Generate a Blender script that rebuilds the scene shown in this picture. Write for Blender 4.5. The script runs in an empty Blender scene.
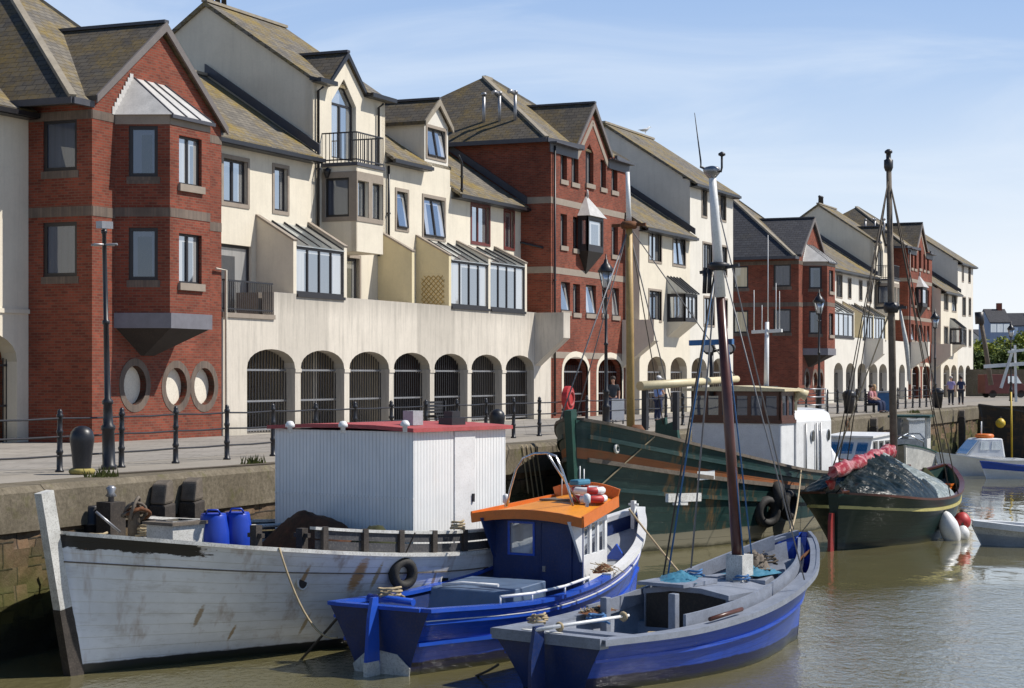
import bpy, bmesh, math, random
from mathutils import Vector, Matrix
from mathutils.geometry import tessellate_polygon
R = math.radians
rnd = random.Random(11)
scene = bpy.context.scene
C = scene.collection

# ---------------------------------------------------------------- measures
FPX, CX, HY, CAMZ, ZW = 1909.0, 512.0, 376.0, 1.81, -2.8
DX, DY = 0.398, 0.9174            # the quay and the house fronts run this way
OX, OY = -11.35, 51.6             # foot of the first brick corner
ROT = math.atan2(DY, DX)
P_RAIL, P_EDGE = 8.8, 11.2        # distance of railing and quay edge from the house fronts


def fw(s, p, z=0.0):
    "front coordinates (along, out from the wall, up) -> world"
    return Vector((OX + s * DX + p * DY, OY + s * DY - p * DX, z))


def at(x, y, Y):
    "point seen at pixel x, y at depth Y"
    return Vector(((x - CX) / FPX * Y, Y, CAMZ + (HY - y) / FPX * Y))


def on_z(x, y, z):
    Y = (CAMZ - z) * FPX / (y - HY)
    return Vector(((x - CX) / FPX * Y, Y, z))


class Fr:
    "a vertical wall plane from (s0,p0) to (s1,p1); outward is to the left of that direction"
    def __init__(self, s0, p0, s1, p1):
        l = math.hypot(s1 - s0, p1 - p0)
        self.s, self.p, self.ds, self.dp, self.len = s0, p0, (s1 - s0) / l, (p1 - p0) / l, l

    def pt(self, u, q, z):
        return (self.s + u * self.ds - q * self.dp, self.p + u * self.dp + q * self.ds, z)

    def u(self, x):
        k = (x - CX) / FPX
        o = fw(self.s, self.p)
        d = fw(self.s + self.ds, self.p + self.dp) - o
        return (k * o.y - o.x) / (d.x - k * d.y)

    def z(self, x, y):
        a = self.pt(self.u(x), 0, 0)
        return CAMZ + (HY - y) / FPX * fw(a[0], a[1]).y

    def rect(self, x0, x1, y0, y1):
        xm = (x0 + x1) / 2
        return (self.u(x0), self.u(x1), self.z(xm, y1), self.z(xm, y0))


FRONT = Fr(0, 0, 1, 0)


# ---------------------------------------------------------------- mesh builder
class MB:
    def __init__(self, T=None):
        self.v, self.f, self.m, self.sm, self.T = [], [], [], [], T

    def add(self, vs, fs, mi=0, smooth=False):
        b = len(self.v)
        T = self.T
        self.v += [Vector(T(*p)) if T else Vector(p) for p in vs]
        for f in fs:
            self.f.append([b + i for i in f]); self.m.append(mi); self.sm.append(smooth)
        return self

    def box(self, x0, x1, y0, y1, z0, z1, mi=0):
        return self.add([(x0, y0, z0), (x1, y0, z0), (x1, y1, z0), (x0, y1, z0), (x0, y0, z1), (x1, y0, z1), (x1, y1, z1), (x0, y1, z1)],
                        [(0, 3, 2, 1), (4, 5, 6, 7), (0, 1, 5, 4), (1, 2, 6, 5), (2, 3, 7, 6), (3, 0, 4, 7)], mi)

    def bar(self, a, b, w, h, mi=0, up=(0, 0, 1)):
        "a rectangular bar from a to b"
        a, b = Vector(a), Vector(b)
        d = (b - a).normalized()
        sd = d.cross(Vector(up))
        if sd.length < 1e-3:
            sd = d.cross(Vector((1, 0, 0)))
        sd = sd.normalized() * w / 2
        u2 = sd.cross(d).normalized() * h / 2
        vs = [a - sd - u2, a + sd - u2, a + sd + u2, a - sd + u2, b - sd - u2, b + sd - u2, b + sd + u2, b - sd + u2]
        return self.add(vs, [(0, 3, 2, 1), (4, 5, 6, 7), (0, 1, 5, 4), (1, 2, 6, 5), (2, 3, 7, 6), (3, 0, 4, 7)], mi)

    def extrude(self, pts, vec, mi=0, mside=None):
        "planar polygon pts, extruded by vec"
        pts = [Vector(p) for p in pts]; vec = Vector(vec); n = len(pts)
        vs = pts + [p + vec for p in pts]
        tri = tessellate_polygon([pts])
        self.add(vs, [tuple(t) for t in tri] + [tuple(n + i for i in reversed(t)) for t in tri], mi)
        return self.add(vs, [(i, (i + 1) % n, n + (i + 1) % n, n + i) for i in range(n)], mi if mside is None else mside)

    def panel(self, fr, outer, holes, t, mi=0, mrev=None, q0=0.0):
        "wall panel with holes in the plane fr (u,z), front at q0, thickness t"
        loops = [outer] + holes
        flat = [Vector((a, b, 0)) for lp in loops for a, b in lp]
        tri = tessellate_polygon([[Vector((a, b, 0)) for a, b in lp] for lp in loops])
        vs = [fr.pt(p.x, q0, p.y) for p in flat] + [fr.pt(p.x, q0 - t, p.y) for p in flat]
        n = len(flat)
        self.add(vs, [tuple(x) for x in tri] + [tuple(n + i for i in reversed(x)) for x in tri], mi)
        k = 0
        for li, lp in enumerate(loops):
            m = len(lp)
            self.add(vs, [(k + i, k + (i + 1) % m, n + k + (i + 1) % m, n + k + i) for i in range(m)],
                     mi if (li == 0 or mrev is None) else mrev)
            k += m
        return self

    def fbox(self, fr, u0, u1, q0, q1, z0, z1, mi=0):
        vs = [fr.pt(u, q, z) for z in (z0, z1) for (u, q) in ((u0, q0), (u1, q0), (u1, q1), (u0, q1))]
        return self.add(vs, [(0, 3, 2, 1), (4, 5, 6, 7), (0, 1, 5, 4), (1, 2, 6, 5), (2, 3, 7, 6), (3, 0, 4, 7)], mi)

    def tube(self, pts, r, n=6, mi=0, smooth=True, caps=True, sy=1.0):
        pts = [Vector(p) for p in pts]
        rs = r if isinstance(r, (list, tuple)) else [r] * len(pts)
        vs = []
        for i, p in enumerate(pts):
            d = (pts[min(i + 1, len(pts) - 1)] - pts[max(i - 1, 0)])
            d = d.normalized() if d.length > 1e-9 else Vector((0, 0, 1))
            ref = Vector((0, 0, 1)) if abs(d.z) < 0.9 else Vector((1, 0, 0))
            a = d.cross(ref).normalized(); b = a.cross(d)
            for k in range(n):
                t = 2 * math.pi * k / n
                vs.append(p + (a * math.cos(t) + b * math.sin(t) * sy) * rs[i])
        fs = [(i * n + k, i * n + (k + 1) % n, (i + 1) * n + (k + 1) % n, (i + 1) * n + k) for i in range(len(pts) - 1) for k in range(n)]
        self.add(vs, fs, mi, smooth)
        if caps:
            self.add(vs, [tuple(range(n))[::-1], tuple((len(pts) - 1) * n + k for k in range(n))], mi)
        return self

    def lathe(self, prof, c=(0, 0, 0), n=12, mi=0, smooth=True, sx=1, sy=1):
        vs, fs = [], []
        for r, z in prof:
            for k in range(n):
                t = 2 * math.pi * k / n
                vs.append((c[0] + r * math.cos(t) * sx, c[1] + r * math.sin(t) * sy, c[2] + z))
        for i in range(len(prof) - 1):
            for k in range(n):
                fs.append((i * n + k, i * n + (k + 1) % n, (i + 1) * n + (k + 1) % n, (i + 1) * n + k))
        self.add(vs, fs, mi, smooth)
        return self.add(vs, [tuple(range(n))[::-1], tuple((len(prof) - 1) * n + k for k in range(n))], mi)

    def torus(self, c, R0, r, n=18, m=8, mi=0, rot=None, marc=None, sz=1.0):
        rot = rot or Matrix.Identity(3)
        vs, fs = [], []
        for i in range(n):
            a = 2 * math.pi * i / n
            for j in range(m):
                b = 2 * math.pi * j / m
                q = Vector(((R0 + r * math.cos(b)) * math.cos(a), (R0 + r * math.cos(b)) * math.sin(a), r * sz * math.sin(b)))
                vs.append(Vector(c) + rot @ q)
        for i in range(n):
            for j in range(m):
                fs.append(((i * m + j), ((i + 1) % n) * m + j, ((i + 1) % n) * m + (j + 1) % m, i * m + (j + 1) % m))
        for k, f in enumerate(fs):
            self.add([], [], mi)
        b = len(self.v); T = self.T
        self.v += [Vector(T(*p)) if T else Vector(p) for p in vs]
        for k, f in enumerate(fs):
            i = k // m
            self.f.append([b + q for q in f]); self.m.append(marc(i / n) if marc else mi); self.sm.append(True)
        return self

    def build(self, name, mats, parent=None, loc=None, rz=0.0, bevel=0.0):
        me = bpy.data.meshes.new(name)
        bm = bmesh.new()
        bv = [bm.verts.new(p) for p in self.v]
        bm.verts.index_update()
        uvl = bm.loops.layers.uv.new('UVMap')
        for f, mi, sm in zip(self.f, self.m, self.sm):
            try:
                bf = bm.faces.new([bv[i] for i in f])
            except ValueError:
                continue
            bf.material_index = mi; bf.smooth = sm
        loose = [v for v in bm.verts if not v.link_faces]
        bmesh.ops.delete(bm, geom=loose, context='VERTS')
        bmesh.ops.remove_doubles(bm, verts=bm.verts, dist=1e-5)
        bmesh.ops.recalc_face_normals(bm, faces=bm.faces)
        for bf in bm.faces:
            n = bf.normal
            if abs(n.z) > 0.985 or n.length < 1e-6:
                u, v = Vector((1, 0, 0)), Vector((0, 1, 0))
            else:
                u = Vector((0, 0, 1)).cross(n).normalized(); v = n.cross(u)
            for lp in bf.loops:
                lp[uvl].uv = (lp.vert.co.dot(u), lp.vert.co.dot(v))
        bm.to_mesh(me); bm.free()
        for m in (mats if isinstance(mats, (list, tuple)) else [mats]):
            me.materials.append(m)
        o = bpy.data.objects.new(name, me)
        C.objects.link(o)
        if parent:
            o.parent = parent
        if loc is not None:
            o.location = loc
        o.rotation_euler.z = rz
        if bevel:
            b = o.modifiers.new('bevel', 'BEVEL'); b.width = bevel; b.segments = 2; b.limit_method = 'ANGLE'; b.angle_limit = R(40)
        return o


def tag(o, label=None, cat=None, group=None, kind=None):
    if label: o['label'] = label
    if cat: o['category'] = cat
    if group: o['group'] = group
    if kind: o['kind'] = kind
    return o


def thing(name, label, cat, loc=(0, 0, 0), rz=0.0, group=None):
    o = bpy.data.objects.new(name, None)
    o.empty_display_size = 0.3
    C.objects.link(o)
    o.location = loc; o.rotation_euler.z = rz
    return tag(o, label, cat, group)


def copy_tree(o, parent=None):
    c = o.copy(); C.objects.link(c)
    if parent: c.parent = parent
    for ch in list(o.children):
        copy_tree(ch, c)
    return c


# ---------------------------------------------------------------- materials
class NT:
    def __init__(self, name):
        self.m = bpy.data.materials.new(name); self.m.use_nodes = True
        self.t = self.m.node_tree; self.t.nodes.clear()
        self.out = self.t.nodes.new('ShaderNodeOutputMaterial')
        self.b = self.n('ShaderNodeBsdfPrincipled')
        self.t.links.new(self.b.outputs[0], self.out.inputs[0])

    def n(self, typ, **kw):
        nd = self.t.nodes.new(typ)
        for k, v in kw.items():
            setattr(nd, k, v)
        return nd

    def set(self, sock, val):
        if hasattr(val, 'is_output') or isinstance(val, bpy.types.NodeSocket):
            self.t.links.new(val, sock)
        else:
            sock.default_value = (*val, 1.0) if isinstance(val, tuple) and len(val) == 3 and sock.type == 'RGBA' else val

    def coord(self, kind='UV', scale=(1, 1, 1)):
        tc = self.n('ShaderNodeTexCoord'); mp = self.n('ShaderNodeMapping')
        mp.inputs['Scale'].default_value = scale
        self.t.links.new(tc.outputs[kind], mp.inputs[0])
        return mp.outputs[0]

    def noise(self, vec, scale=5, detail=4, rough=0.6, dist=0.0):
        nd = self.n('ShaderNodeTexNoise')
        self.set(nd.inputs['Vector'], vec)
        nd.inputs['Scale'].default_value = scale; nd.inputs['Detail'].default_value = detail
        nd.inputs['Roughness'].default_value = rough; nd.inputs['Distortion'].default_value = dist
        return nd.outputs['Fac']

    def ramp(self, fac, stops):
        nd = self.n('ShaderNodeValToRGB'); self.set(nd.inputs[0], fac)
        el = nd.color_ramp.elements
        while len(el) < len(stops): el.new(0.5)
        for e, (p, c) in zip(el, stops):
            e.position = p
            e.color = (c, c, c, 1) if isinstance(c, (int, float)) else (*c, 1)
        return nd.outputs[0]

    def mix(self, fac, a, b, mode='MIX'):
        nd = self.n('ShaderNodeMix', data_type='RGBA', blend_type=mode)
        self.set(nd.inputs[0], fac); self.set(nd.inputs[6], a); self.set(nd.inputs[7], b)
        return nd.outputs[2]

    def math(self, op, a, b=0.0):
        nd = self.n('ShaderNodeMath', operation=op); self.set(nd.inputs[0], a); self.set(nd.inputs[1], b)
        return nd.outputs[0]

    def sep(self, vec):
        nd = self.n('ShaderNodeSeparateXYZ'); self.set(nd.inputs[0], vec); return nd.outputs

    def bump(self, h, strength=0.3, dist=0.02):
        nd = self.n('ShaderNodeBump'); nd.inputs['Strength'].default_value = strength; nd.inputs['Distance'].default_value = dist
        self.set(nd.inputs['Height'], h); self.t.links.new(nd.outputs[0], self.b.inputs['Normal'])

    def done(self, col, rough=0.6, metal=0.0, spec=0.5):
        self.set(self.b.inputs['Base Color'], col); self.set(self.b.inputs['Roughness'], rough)
        self.b.inputs['Metallic'].default_value = metal; self.b.inputs['Specular IOR Level'].default_value = spec
        return self.m


def paint(name, col, rough=0.45, var=0.25, dirt=(0.12, 0.09, 0.06), dirt_amt=0.25, scale=3.0, metal=0.0, bump=0.0, spec=0.5):
    "painted or plain surface with blotches, grime and fine variation"
    t = NT(name); v = t.coord('Object')
    a = t.noise(v, scale, 6, 0.65); b = t.noise(v, scale * 9, 3, 0.6)
    c = t.mix(t.ramp(a, [(0.3, 0.0), (0.75, 1.0)]), tuple(x * (1 - var) for x in col), tuple(min(1, x * (1 + var * 0.6)) for x in col))
    c = t.mix(t.math('MULTIPLY', t.ramp(b, [(0.48, 0.0), (0.75, 1.0)]), dirt_amt), c, dirt)
    if bump: t.bump(a, bump, 0.02)
    return t.done(c, rough, metal, spec)


def brick(name, c1, c2, mortar, w=0.225, h=0.075, ms=0.009):
    t = NT(name); v = t.coord('UV')
    br = t.n('ShaderNodeTexBrick'); t.set(br.inputs['Vector'], v)
    br.inputs['Color1'].default_value = (*c1, 1); br.inputs['Color2'].default_value = (*c2, 1); br.inputs['Mortar'].default_value = (*mortar, 1)
    br.inputs['Scale'].default_value = 1; br.inputs['Mortar Size'].default_value = ms
    br.inputs['Brick Width'].default_value = w; br.inputs['Row Height'].default_value = h; br.inputs['Bias'].default_value = -0.1
    big = t.noise(v, 0.5, 5, 0.7); fine = t.noise(v, 6, 4, 0.7)
    c = t.mix(0.9, br.outputs[0], t.ramp(big, [(0.3, 0.6), (0.7, 1.25)]), 'MULTIPLY')
    c = t.mix(t.ramp(fine, [(0.55, 0.0), (0.8, 0.2)]), c, (0.2, 0.13, 0.09))
    t.bump(br.outputs[1], -0.5, 0.01)
    return t.done(c, 0.85, 0, 0.2)


Z_PAR_ = 4.47


def render_wall(name, col, streak=0.35, panels=0.0):
    "painted render with rain streaks and weathering"
    t = NT(name); v = t.coord('UV'); vs = t.coord('UV', (2.2, 0.16, 1))
    a = t.noise(vs, 1.6, 5, 0.7); b = t.noise(v, 0.7, 6, 0.7); f = t.noise(v, 12, 3, 0.7)
    c = t.mix(t.ramp(b, [(0.3, 0.0), (0.7, 1.0)]), tuple(x * 0.86 for x in col), col)
    c = t.mix(t.math('MULTIPLY', t.ramp(a, [(0.5, 0.0), (0.78, 1.0)]), streak), c, tuple(x * 0.55 for x in col))
    d = t.noise(t.coord('UV', (5.0, 0.35, 1)), 1.1, 6, 0.75)
    c = t.mix(t.math('MULTIPLY', t.ramp(d, [(0.52, 0.0), (0.72, 1.0)]), streak * 0.8), c, tuple(x * q for x, q in zip(col, (.5, .5, .5))))
    c = t.mix(t.math('MULTIPLY', t.ramp(f, [(0.4, 0.0), (0.8, 1.0)]), 0.18), c, tuple(x * 0.6 for x in col))
    damp = t.math('ADD', t.sep(v)[1], t.math('MULTIPLY', b, 0.9))
    c = t.mix(t.ramp(damp, [(0.35, 0.5), (0.95, 0.0)]), c, tuple(x * q for x, q in zip(col, (.45, .45, .4))))
    if panels:
        top = t.math('ADD', t.math('SUBTRACT', Z_PAR_, t.sep(v)[1]), t.math('MULTIPLY', t.math('SUBTRACT', 0.5, a), 1.6))
        c = t.mix(t.ramp(top, [(0.0, 0.55), (0.75, 0.0)]), c, tuple(x * 0.5 for x in col))
        wn = t.n('ShaderNodeTexWhiteNoise', noise_dimensions='1D'); t.set(wn.inputs['W'], t.math('FLOOR', t.math('DIVIDE', t.sep(v)[0], 3.31)))
        c = t.mix(1.0, c, t.ramp(wn.outputs['Value'], [(0.0, 1 - panels), (1.0, 1.0 + panels * 0.3)]), 'MULTIPLY')
    t.bump(f, 0.25, 0.01)
    return t.done(c, 0.9, 0, 0.15)


def slate(name, c1, c2, moss=(0.20, 0.14, 0.02), amt=0.6, thr=0.52):
    t = NT(name); v = t.coord('UV')
    br = t.n('ShaderNodeTexBrick'); t.set(br.inputs['Vector'], v)
    br.inputs['Color1'].default_value = (*c1, 1); br.inputs['Color2'].default_value = (*c2, 1); br.inputs['Mortar'].default_value = (*[x * 0.3 for x in c1], 1)
    br.inputs['Scale'].default_value = 1; br.inputs['Mortar Size'].default_value = 0.014
    br.inputs['Brick Width'].default_value = 0.34; br.inputs['Row Height'].default_value = 0.22; br.inputs['Mortar Smooth'].default_value = 0.3
    big = t.noise(v, 0.45, 6, 0.75); f = t.noise(v, 9, 4, 0.7)
    msk = t.math('MULTIPLY', t.ramp(big, [(thr - 0.06, 0.0), (thr + 0.14, 1.0)]), t.ramp(f, [(0.35, 0.2), (0.6, 1.0)]))
    c = t.mix(t.math('MULTIPLY', msk, amt), br.outputs[0], moss)
    c = t.mix(t.ramp(f, [(0.55, 0.0), (0.85, 0.5)]), c, (0.19, 0.17, 0.13))
    # every course is a step: the height falls from its lower edge up
    y = t.sep(v)[1]
    saw = t.math('FRACT', t.math('DIVIDE', y, 0.22))
    t.bump(t.math('SUBTRACT', t.math('ADD', t.math('MULTIPLY', saw, -0.8), t.math('MULTIPLY', f, 0.3)), br.outputs[1]), 0.7, 0.03)
    return t.done(c, 0.75, 0, 0.3)


def glass(name, base=(0.02, 0.025, 0.03), refl=0.32, curtain=None):
    "a pane: mirror of the sky over a dark room, or over a net curtain hung behind it"
    t = NT(name); v = t.coord('UV')
    c = base
    if curtain:
        fold = t.noise(t.coord('UV', (9, 0.2, 1)), 1.0, 2, 0.5)
        c = t.mix(fold, tuple(x * 0.55 for x in curtain), curtain)
        oi = t.n('ShaderNodeObjectInfo'); gx = t.sep(t.coord('Generated'))
        side = t.math('ABSOLUTE', t.math('SUBTRACT', gx[0], t.math('ADD', 0.35, t.math('MULTIPLY', oi.outputs['Random'], 0.4))))
        drawn = t.math('GREATER_THAN', t.math('ADD', side, t.math('MULTIPLY', t.math('GREATER_THAN', gx[2], 0.86), 0.6)), t.math('SUBTRACT', 0.42, t.math('MULTIPLY', oi.outputs['Random'], 0.34)))
        c = t.mix(drawn, base, c)
    t.b.inputs['IOR'].default_value = 1.5
    t.done(c, 0.5, 0, 0.2)
    gl = t.n('ShaderNodeBsdfGlossy'); gl.inputs['Roughness'].default_value = 0.02; gl.inputs['Color'].default_value = (0.85, 0.92, 1.0, 1)
    wob = t.n('ShaderNodeBump'); wob.inputs['Strength'].default_value = 0.06; wob.inputs['Distance'].default_value = 0.05
    t.set(wob.inputs['Height'], t.noise(v, 1.3, 1, 0.4)); t.t.links.new(wob.outputs[0], gl.inputs['Normal'])
    fr = t.n('ShaderNodeFresnel'); fr.inputs['IOR'].default_value = 1.9
    mx = t.n('ShaderNodeMixShader')
    t.set(mx.inputs[0], t.math('MINIMUM', t.math('ADD', fr.outputs[0], refl - 0.1), 1.0))
    t.t.links.new(t.b.outputs[0], mx.inputs[1]); t.t.links.new(gl.outputs[0], mx.inputs[2]); t.t.links.new(mx.outputs[0], t.out.inputs[0])
    return t.m


M = {}
M['brick'] = brick('red_brick', (0.255, 0.062, 0.036), (0.14, 0.036, 0.024), (0.17, 0.10, 0.07))
M['soldier'] = brick('grey_soldier_brick', (0.18, 0.138, 0.11), (0.125, 0.098, 0.083), (0.14, 0.115, 0.095), w=0.08, h=0.6)
M['cream'] = render_wall('cream_render', (0.76, 0.69, 0.56), 0.25)
M['terrace'] = render_wall('weathered_cream_render', (0.68, 0.62, 0.53), 0.75, 0.16)
M['white_r'] = render_wall('pale_render', (0.74, 0.70, 0.62), 0.25)
M['yellow_r'] = render_wall('yellow_cream_render', (0.72, 0.62, 0.40), 0.15)  # cream render with warm bounced light put into its colour
M['pink_r'] = render_wall('pinkish_render', (0.52, 0.36, 0.27), 0.2)
M['slate'] = slate('mossy_slate', (0.10, 0.086, 0.068), (0.06, 0.053, 0.046), (0.17, 0.11, 0.016), 0.85, 0.5)
M['slate_pale'] = slate('pale_weathered_slate', (0.195, 0.172, 0.138), (0.115, 0.103, 0.088), (0.27, 0.175, 0.008), 1.0, 0.51)  # paler slate on front slopes; gables and side slopes take a darker one
M['slate_dark'] = slate('dark_slate', (0.065, 0.065, 0.072), (0.045, 0.045, 0.052), (0.09, 0.07, 0.03), 0.4, 0.6)
M['verge'] = paint('verge_mortar', (0.3, 0.26, 0.2), 0.85)
M['barge'] = paint('grey_painted_board', (0.16, 0.14, 0.13), 0.6, 0.15)
M['black'] = paint('black_paint', (0.014, 0.014, 0.017), 0.4, 0.2, (0.06, 0.05, 0.05), 0.2)
M['frame'] = paint('dark_window_frame', (0.02, 0.018, 0.02), 0.5, 0.2, dirt_amt=0.05)
M['frame_red'] = paint('maroon_window_frame', (0.14, 0.03, 0.025), 0.5, 0.2)
M['surround'] = paint('grey_brown_stone_trim', (0.30, 0.25, 0.2), 0.85, 0.15)
M['lead'] = paint('pale_lead_sheet', (0.55, 0.53, 0.5), 0.45, 0.2, (0.25, 0.25, 0.25), 0.4, spec=0.6)
M['slab'] = paint('pale_oriel_slab', (0.17, 0.165, 0.185), 0.6, 0.2, (0.15, 0.15, 0.15), 0.3)
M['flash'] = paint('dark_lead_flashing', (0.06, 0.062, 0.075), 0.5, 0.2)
M['glass'] = glass('window_glass', (0.03, 0.035, 0.045), refl=0.5, curtain=(0.4, 0.39, 0.37))
M['glass_c'] = glass('curtained_window_glass', (0.05, 0.055, 0.065), refl=0.36, curtain=(0.55, 0.54, 0.52))  # pale curtain tone; in tilted panes it stands in for reflected sky
M['glass_n'] = glass('window_glass_with_dim_net', refl=0.12, curtain=(0.07, 0.085, 0.125))
M['glass_y'] = glass('window_glass_with_cream_blind', refl=0.15, curtain=(0.8, 0.66, 0.4))
M['roofglass'] = glass('conservatory_roof_glass', (0.22, 0.23, 0.22), 0.2, curtain=(0.42, 0.41, 0.37))
M['panel_w'] = paint('off_white_panel', (0.72, 0.66, 0.55), 0.7, 0.1)
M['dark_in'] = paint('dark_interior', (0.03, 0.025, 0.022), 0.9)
M['iron'] = paint('blackened_iron', (0.022, 0.022, 0.026), 0.45, 0.3, (0.1, 0.06, 0.04), 0.2)
M['galv'] = paint('galvanised_steel', (0.34, 0.34, 0.35), 0.4, 0.25, metal=0.6)
M['wood_y'] = paint('yellow_trellis_wood', (0.5, 0.33, 0.1), 0.7)
# ================================================================ buildings


class Bld:
    def __init__(self, name, label, cat, s0, group=None, base=None):
        self.s0 = s0 if base is None else base
        self.root = thing(name, label, cat, fw(s0, 0), ROT, group)

    def T(self, s, p, z):
        return (s - self.s0, -p, z)

    def mb(self):
        return MB(self.T)

    def part(self, name, mb, mats, parent=None, label=None, **k):
        o = mb.build(name, mats, parent or self.root, **k)
        if label: o['label'] = label
        return o

    def window(self, fr, rect, cols=1, frame='frame', pane='glass', tilt=0.0, sur=0.0, sill='surround', name='window', dep=0.13, fwid=0.055, sur_mat='surround', sill_d=0.09, transom=None, point=0.0):
        u0, u1, z0, z1 = rect
        m = self.mb(); w = fwid
        for a, b, c, d in ((u0, u1, z0, z0 + w), (u0, u1, z1 - w, z1), (u0, u0 + w, z0 + w, z1 - w), (u1 - w, u1, z0 + w, z1 - w)):
            m.fbox(fr, a, b, -dep - 0.06, -dep + 0.03, c, d)
        for i in range(1, cols):
            c = u0 + (u1 - u0) * i / cols
            m.fbox(fr, c - w * 0.75, c + w * 0.75, -dep - 0.06, -dep + 0.028, z0 + w, z1 - w)
        if transom:
            m.fbox(fr, u0 + w, u1 - w, -dep - 0.06, -dep + 0.026, transom - w / 2, transom + w / 2)
        if point:
            um = (u0 + u1) / 2
            for ua, ub in ((u0, um), (u1, um)):
                m.bar(fr.pt(ua, -dep, z1), fr.pt(ub, -dep, z1 + point - 0.03), 0.07, 0.07)
        o = self.part(name, m, M[frame])
        g = self.mb()
        for i in range(cols):
            a = u0 + (u1 - u0) * i / cols + w * 0.7; b = u0 + (u1 - u0) * (i + 1) / cols - w * 0.7
            vs = [fr.pt(a, -dep - 0.01 + tilt, z0 + w * 0.6), fr.pt(b, -dep - 0.01 + tilt, z0 + w * 0.6), fr.pt(b, -dep - 0.01, z1 - w * 0.6), fr.pt(a, -dep - 0.01, z1 - w * 0.6)]
            q = fr.pt(0, -0.018, 0); q0 = fr.pt(0, 0, 0)
            g.extrude(vs, (q[0] - q0[0], q[1] - q0[1], 0)) if False else None
            vb = [fr.pt(a, -dep - 0.028 + tilt, z0 + w * 0.6), fr.pt(b, -dep - 0.028 + tilt, z0 + w * 0.6), fr.pt(b, -dep - 0.028, z1 - w * 0.6), fr.pt(a, -dep - 0.028, z1 - w * 0.6)]
            g.add(vs + vb, [(0, 1, 2, 3), (7, 6, 5, 4), (0, 4, 5, 1), (1, 5, 6, 2), (2, 6, 7, 3), (3, 7, 4, 0)])
        if point:
            um = (u0 + u1) / 2
            vs = [fr.pt(u0 + 0.03, -dep, z1), fr.pt(u1 - 0.03, -dep, z1), fr.pt(um, -dep, z1 + point - 0.06)]
            vb = [fr.pt(u0 + 0.03, -dep - 0.02, z1), fr.pt(u1 - 0.03, -dep - 0.02, z1), fr.pt(um, -dep - 0.02, z1 + point - 0.06)]
            g.add(vs + vb, [(0, 1, 2), (5, 4, 3), (0, 3, 4, 1), (1, 4, 5, 2), (2, 5, 3, 0)])
        self.part('pane', g, M[pane], o)
        if tilt:
            k = self.mb()
            for i in range(cols):
                a = u0 + (u1 - u0) * i / cols + w * 0.5; b = u0 + (u1 - u0) * (i + 1) / cols - w * 0.5
                for e in (a, b):
                    k.bar(fr.pt(e, -dep + tilt, z0 + w * 0.6), fr.pt(e, -dep + 0.005, z1 - w * 0.6), 0.045, 0.05)
                k.bar(fr.pt(a, -dep + tilt, z0 + w * 0.6), fr.pt(b, -dep + tilt, z0 + w * 0.6), 0.05, 0.05)
            self.part('sash', k, M[frame], o)
        if sur:
            k = self.mb()
            for a, b, c, d in ((u0 - sur, u1 + sur, z1, z1 + sur), (u0 - sur, u1 + sur, z0 - sur, z0), (u0 - sur, u0, z0, z1), (u1, u1 + sur, z0, z1)):
                k.fbox(fr, a, b, -0.08, 0.03, c, d)
            self.part('stone_surround', k, M[sur_mat], o)
        elif sill:
            k = self.mb(); k.fbox(fr, u0 - 0.06, u1 + 0.06, -0.1, sill_d, z0 - 0.2, z0)
            self.part('sill', k, M[sill], o)
        return o


def rhole(r):
    u0, u1, z0, z1 = r
    return [(u0, z0), (u1, z0), (u1, z1), (u0, z1)]


def arch_hole(u0, u1, z0, zs, zt, n=12):
    c, a = (u0 + u1) / 2, (u1 - u0) / 2
    return [(u0, z0), (u1, z0)] + [(c + a * math.cos(math.pi * i / n), zs + (zt - zs) * math.sin(math.pi * i / n) ** 0.9) for i in range(n + 1)]


def circ(u, z, r, n=24):
    return [(u + r * math.cos(2 * math.pi * i / n), z + r * math.sin(2 * math.pi * i / n)) for i in range(n)]


def gable_roof(b, s_l, s_a, s_r, z_f, z_a, p0, p1, mat, t=0.14, zr=None, barge='barge', name='gable_roof', verge_t=0.2):
    "roof whose ridge runs inward, gable facing the harbour"
    zr = z_f if zr is None else zr
    m = b.mb()
    prof = [(s_l, z_f), (s_a, z_a), (s_r, zr), (s_r, zr - t), (s_a, z_a - t * 1.5), (s_l, z_f - t)]
    m.extrude([(s, p0, z) for s, z in prof], (0, p1 - p0, 0))
    o = b.part(name, m, M[mat])
    k = b.mb()
    for (sa, za) in ((s_l, z_f), (s_r, zr)):
        v = Vector((s_a - sa, 0, z_a - za)).normalized()
        pts = [(sa, p0 + 0.035, za + 0.01), (s_a, p0 + 0.035, z_a + 0.01), (s_a, p0 + 0.035, z_a - verge_t * 1.3), (sa, p0 + 0.035, za - verge_t)]
        k.extrude(pts, (0, -0.06, 0))
    b.part('bargeboard', k, M[barge], o)
    r = b.mb(); r.bar((s_a, p0 + 0.03, z_a + 0.02), (s_a, p1, z_a + 0.02), 0.22, 0.09)
    b.part('ridge_tiles', r, M['flash'], o)
    return o


def bargebars(b, parent, pts):
    k = b.mb()
    for a, c in pts: k.bar(a, c, 0.12, 0.2)
    return b.part('fascia', k, M['flash'], parent)


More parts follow.
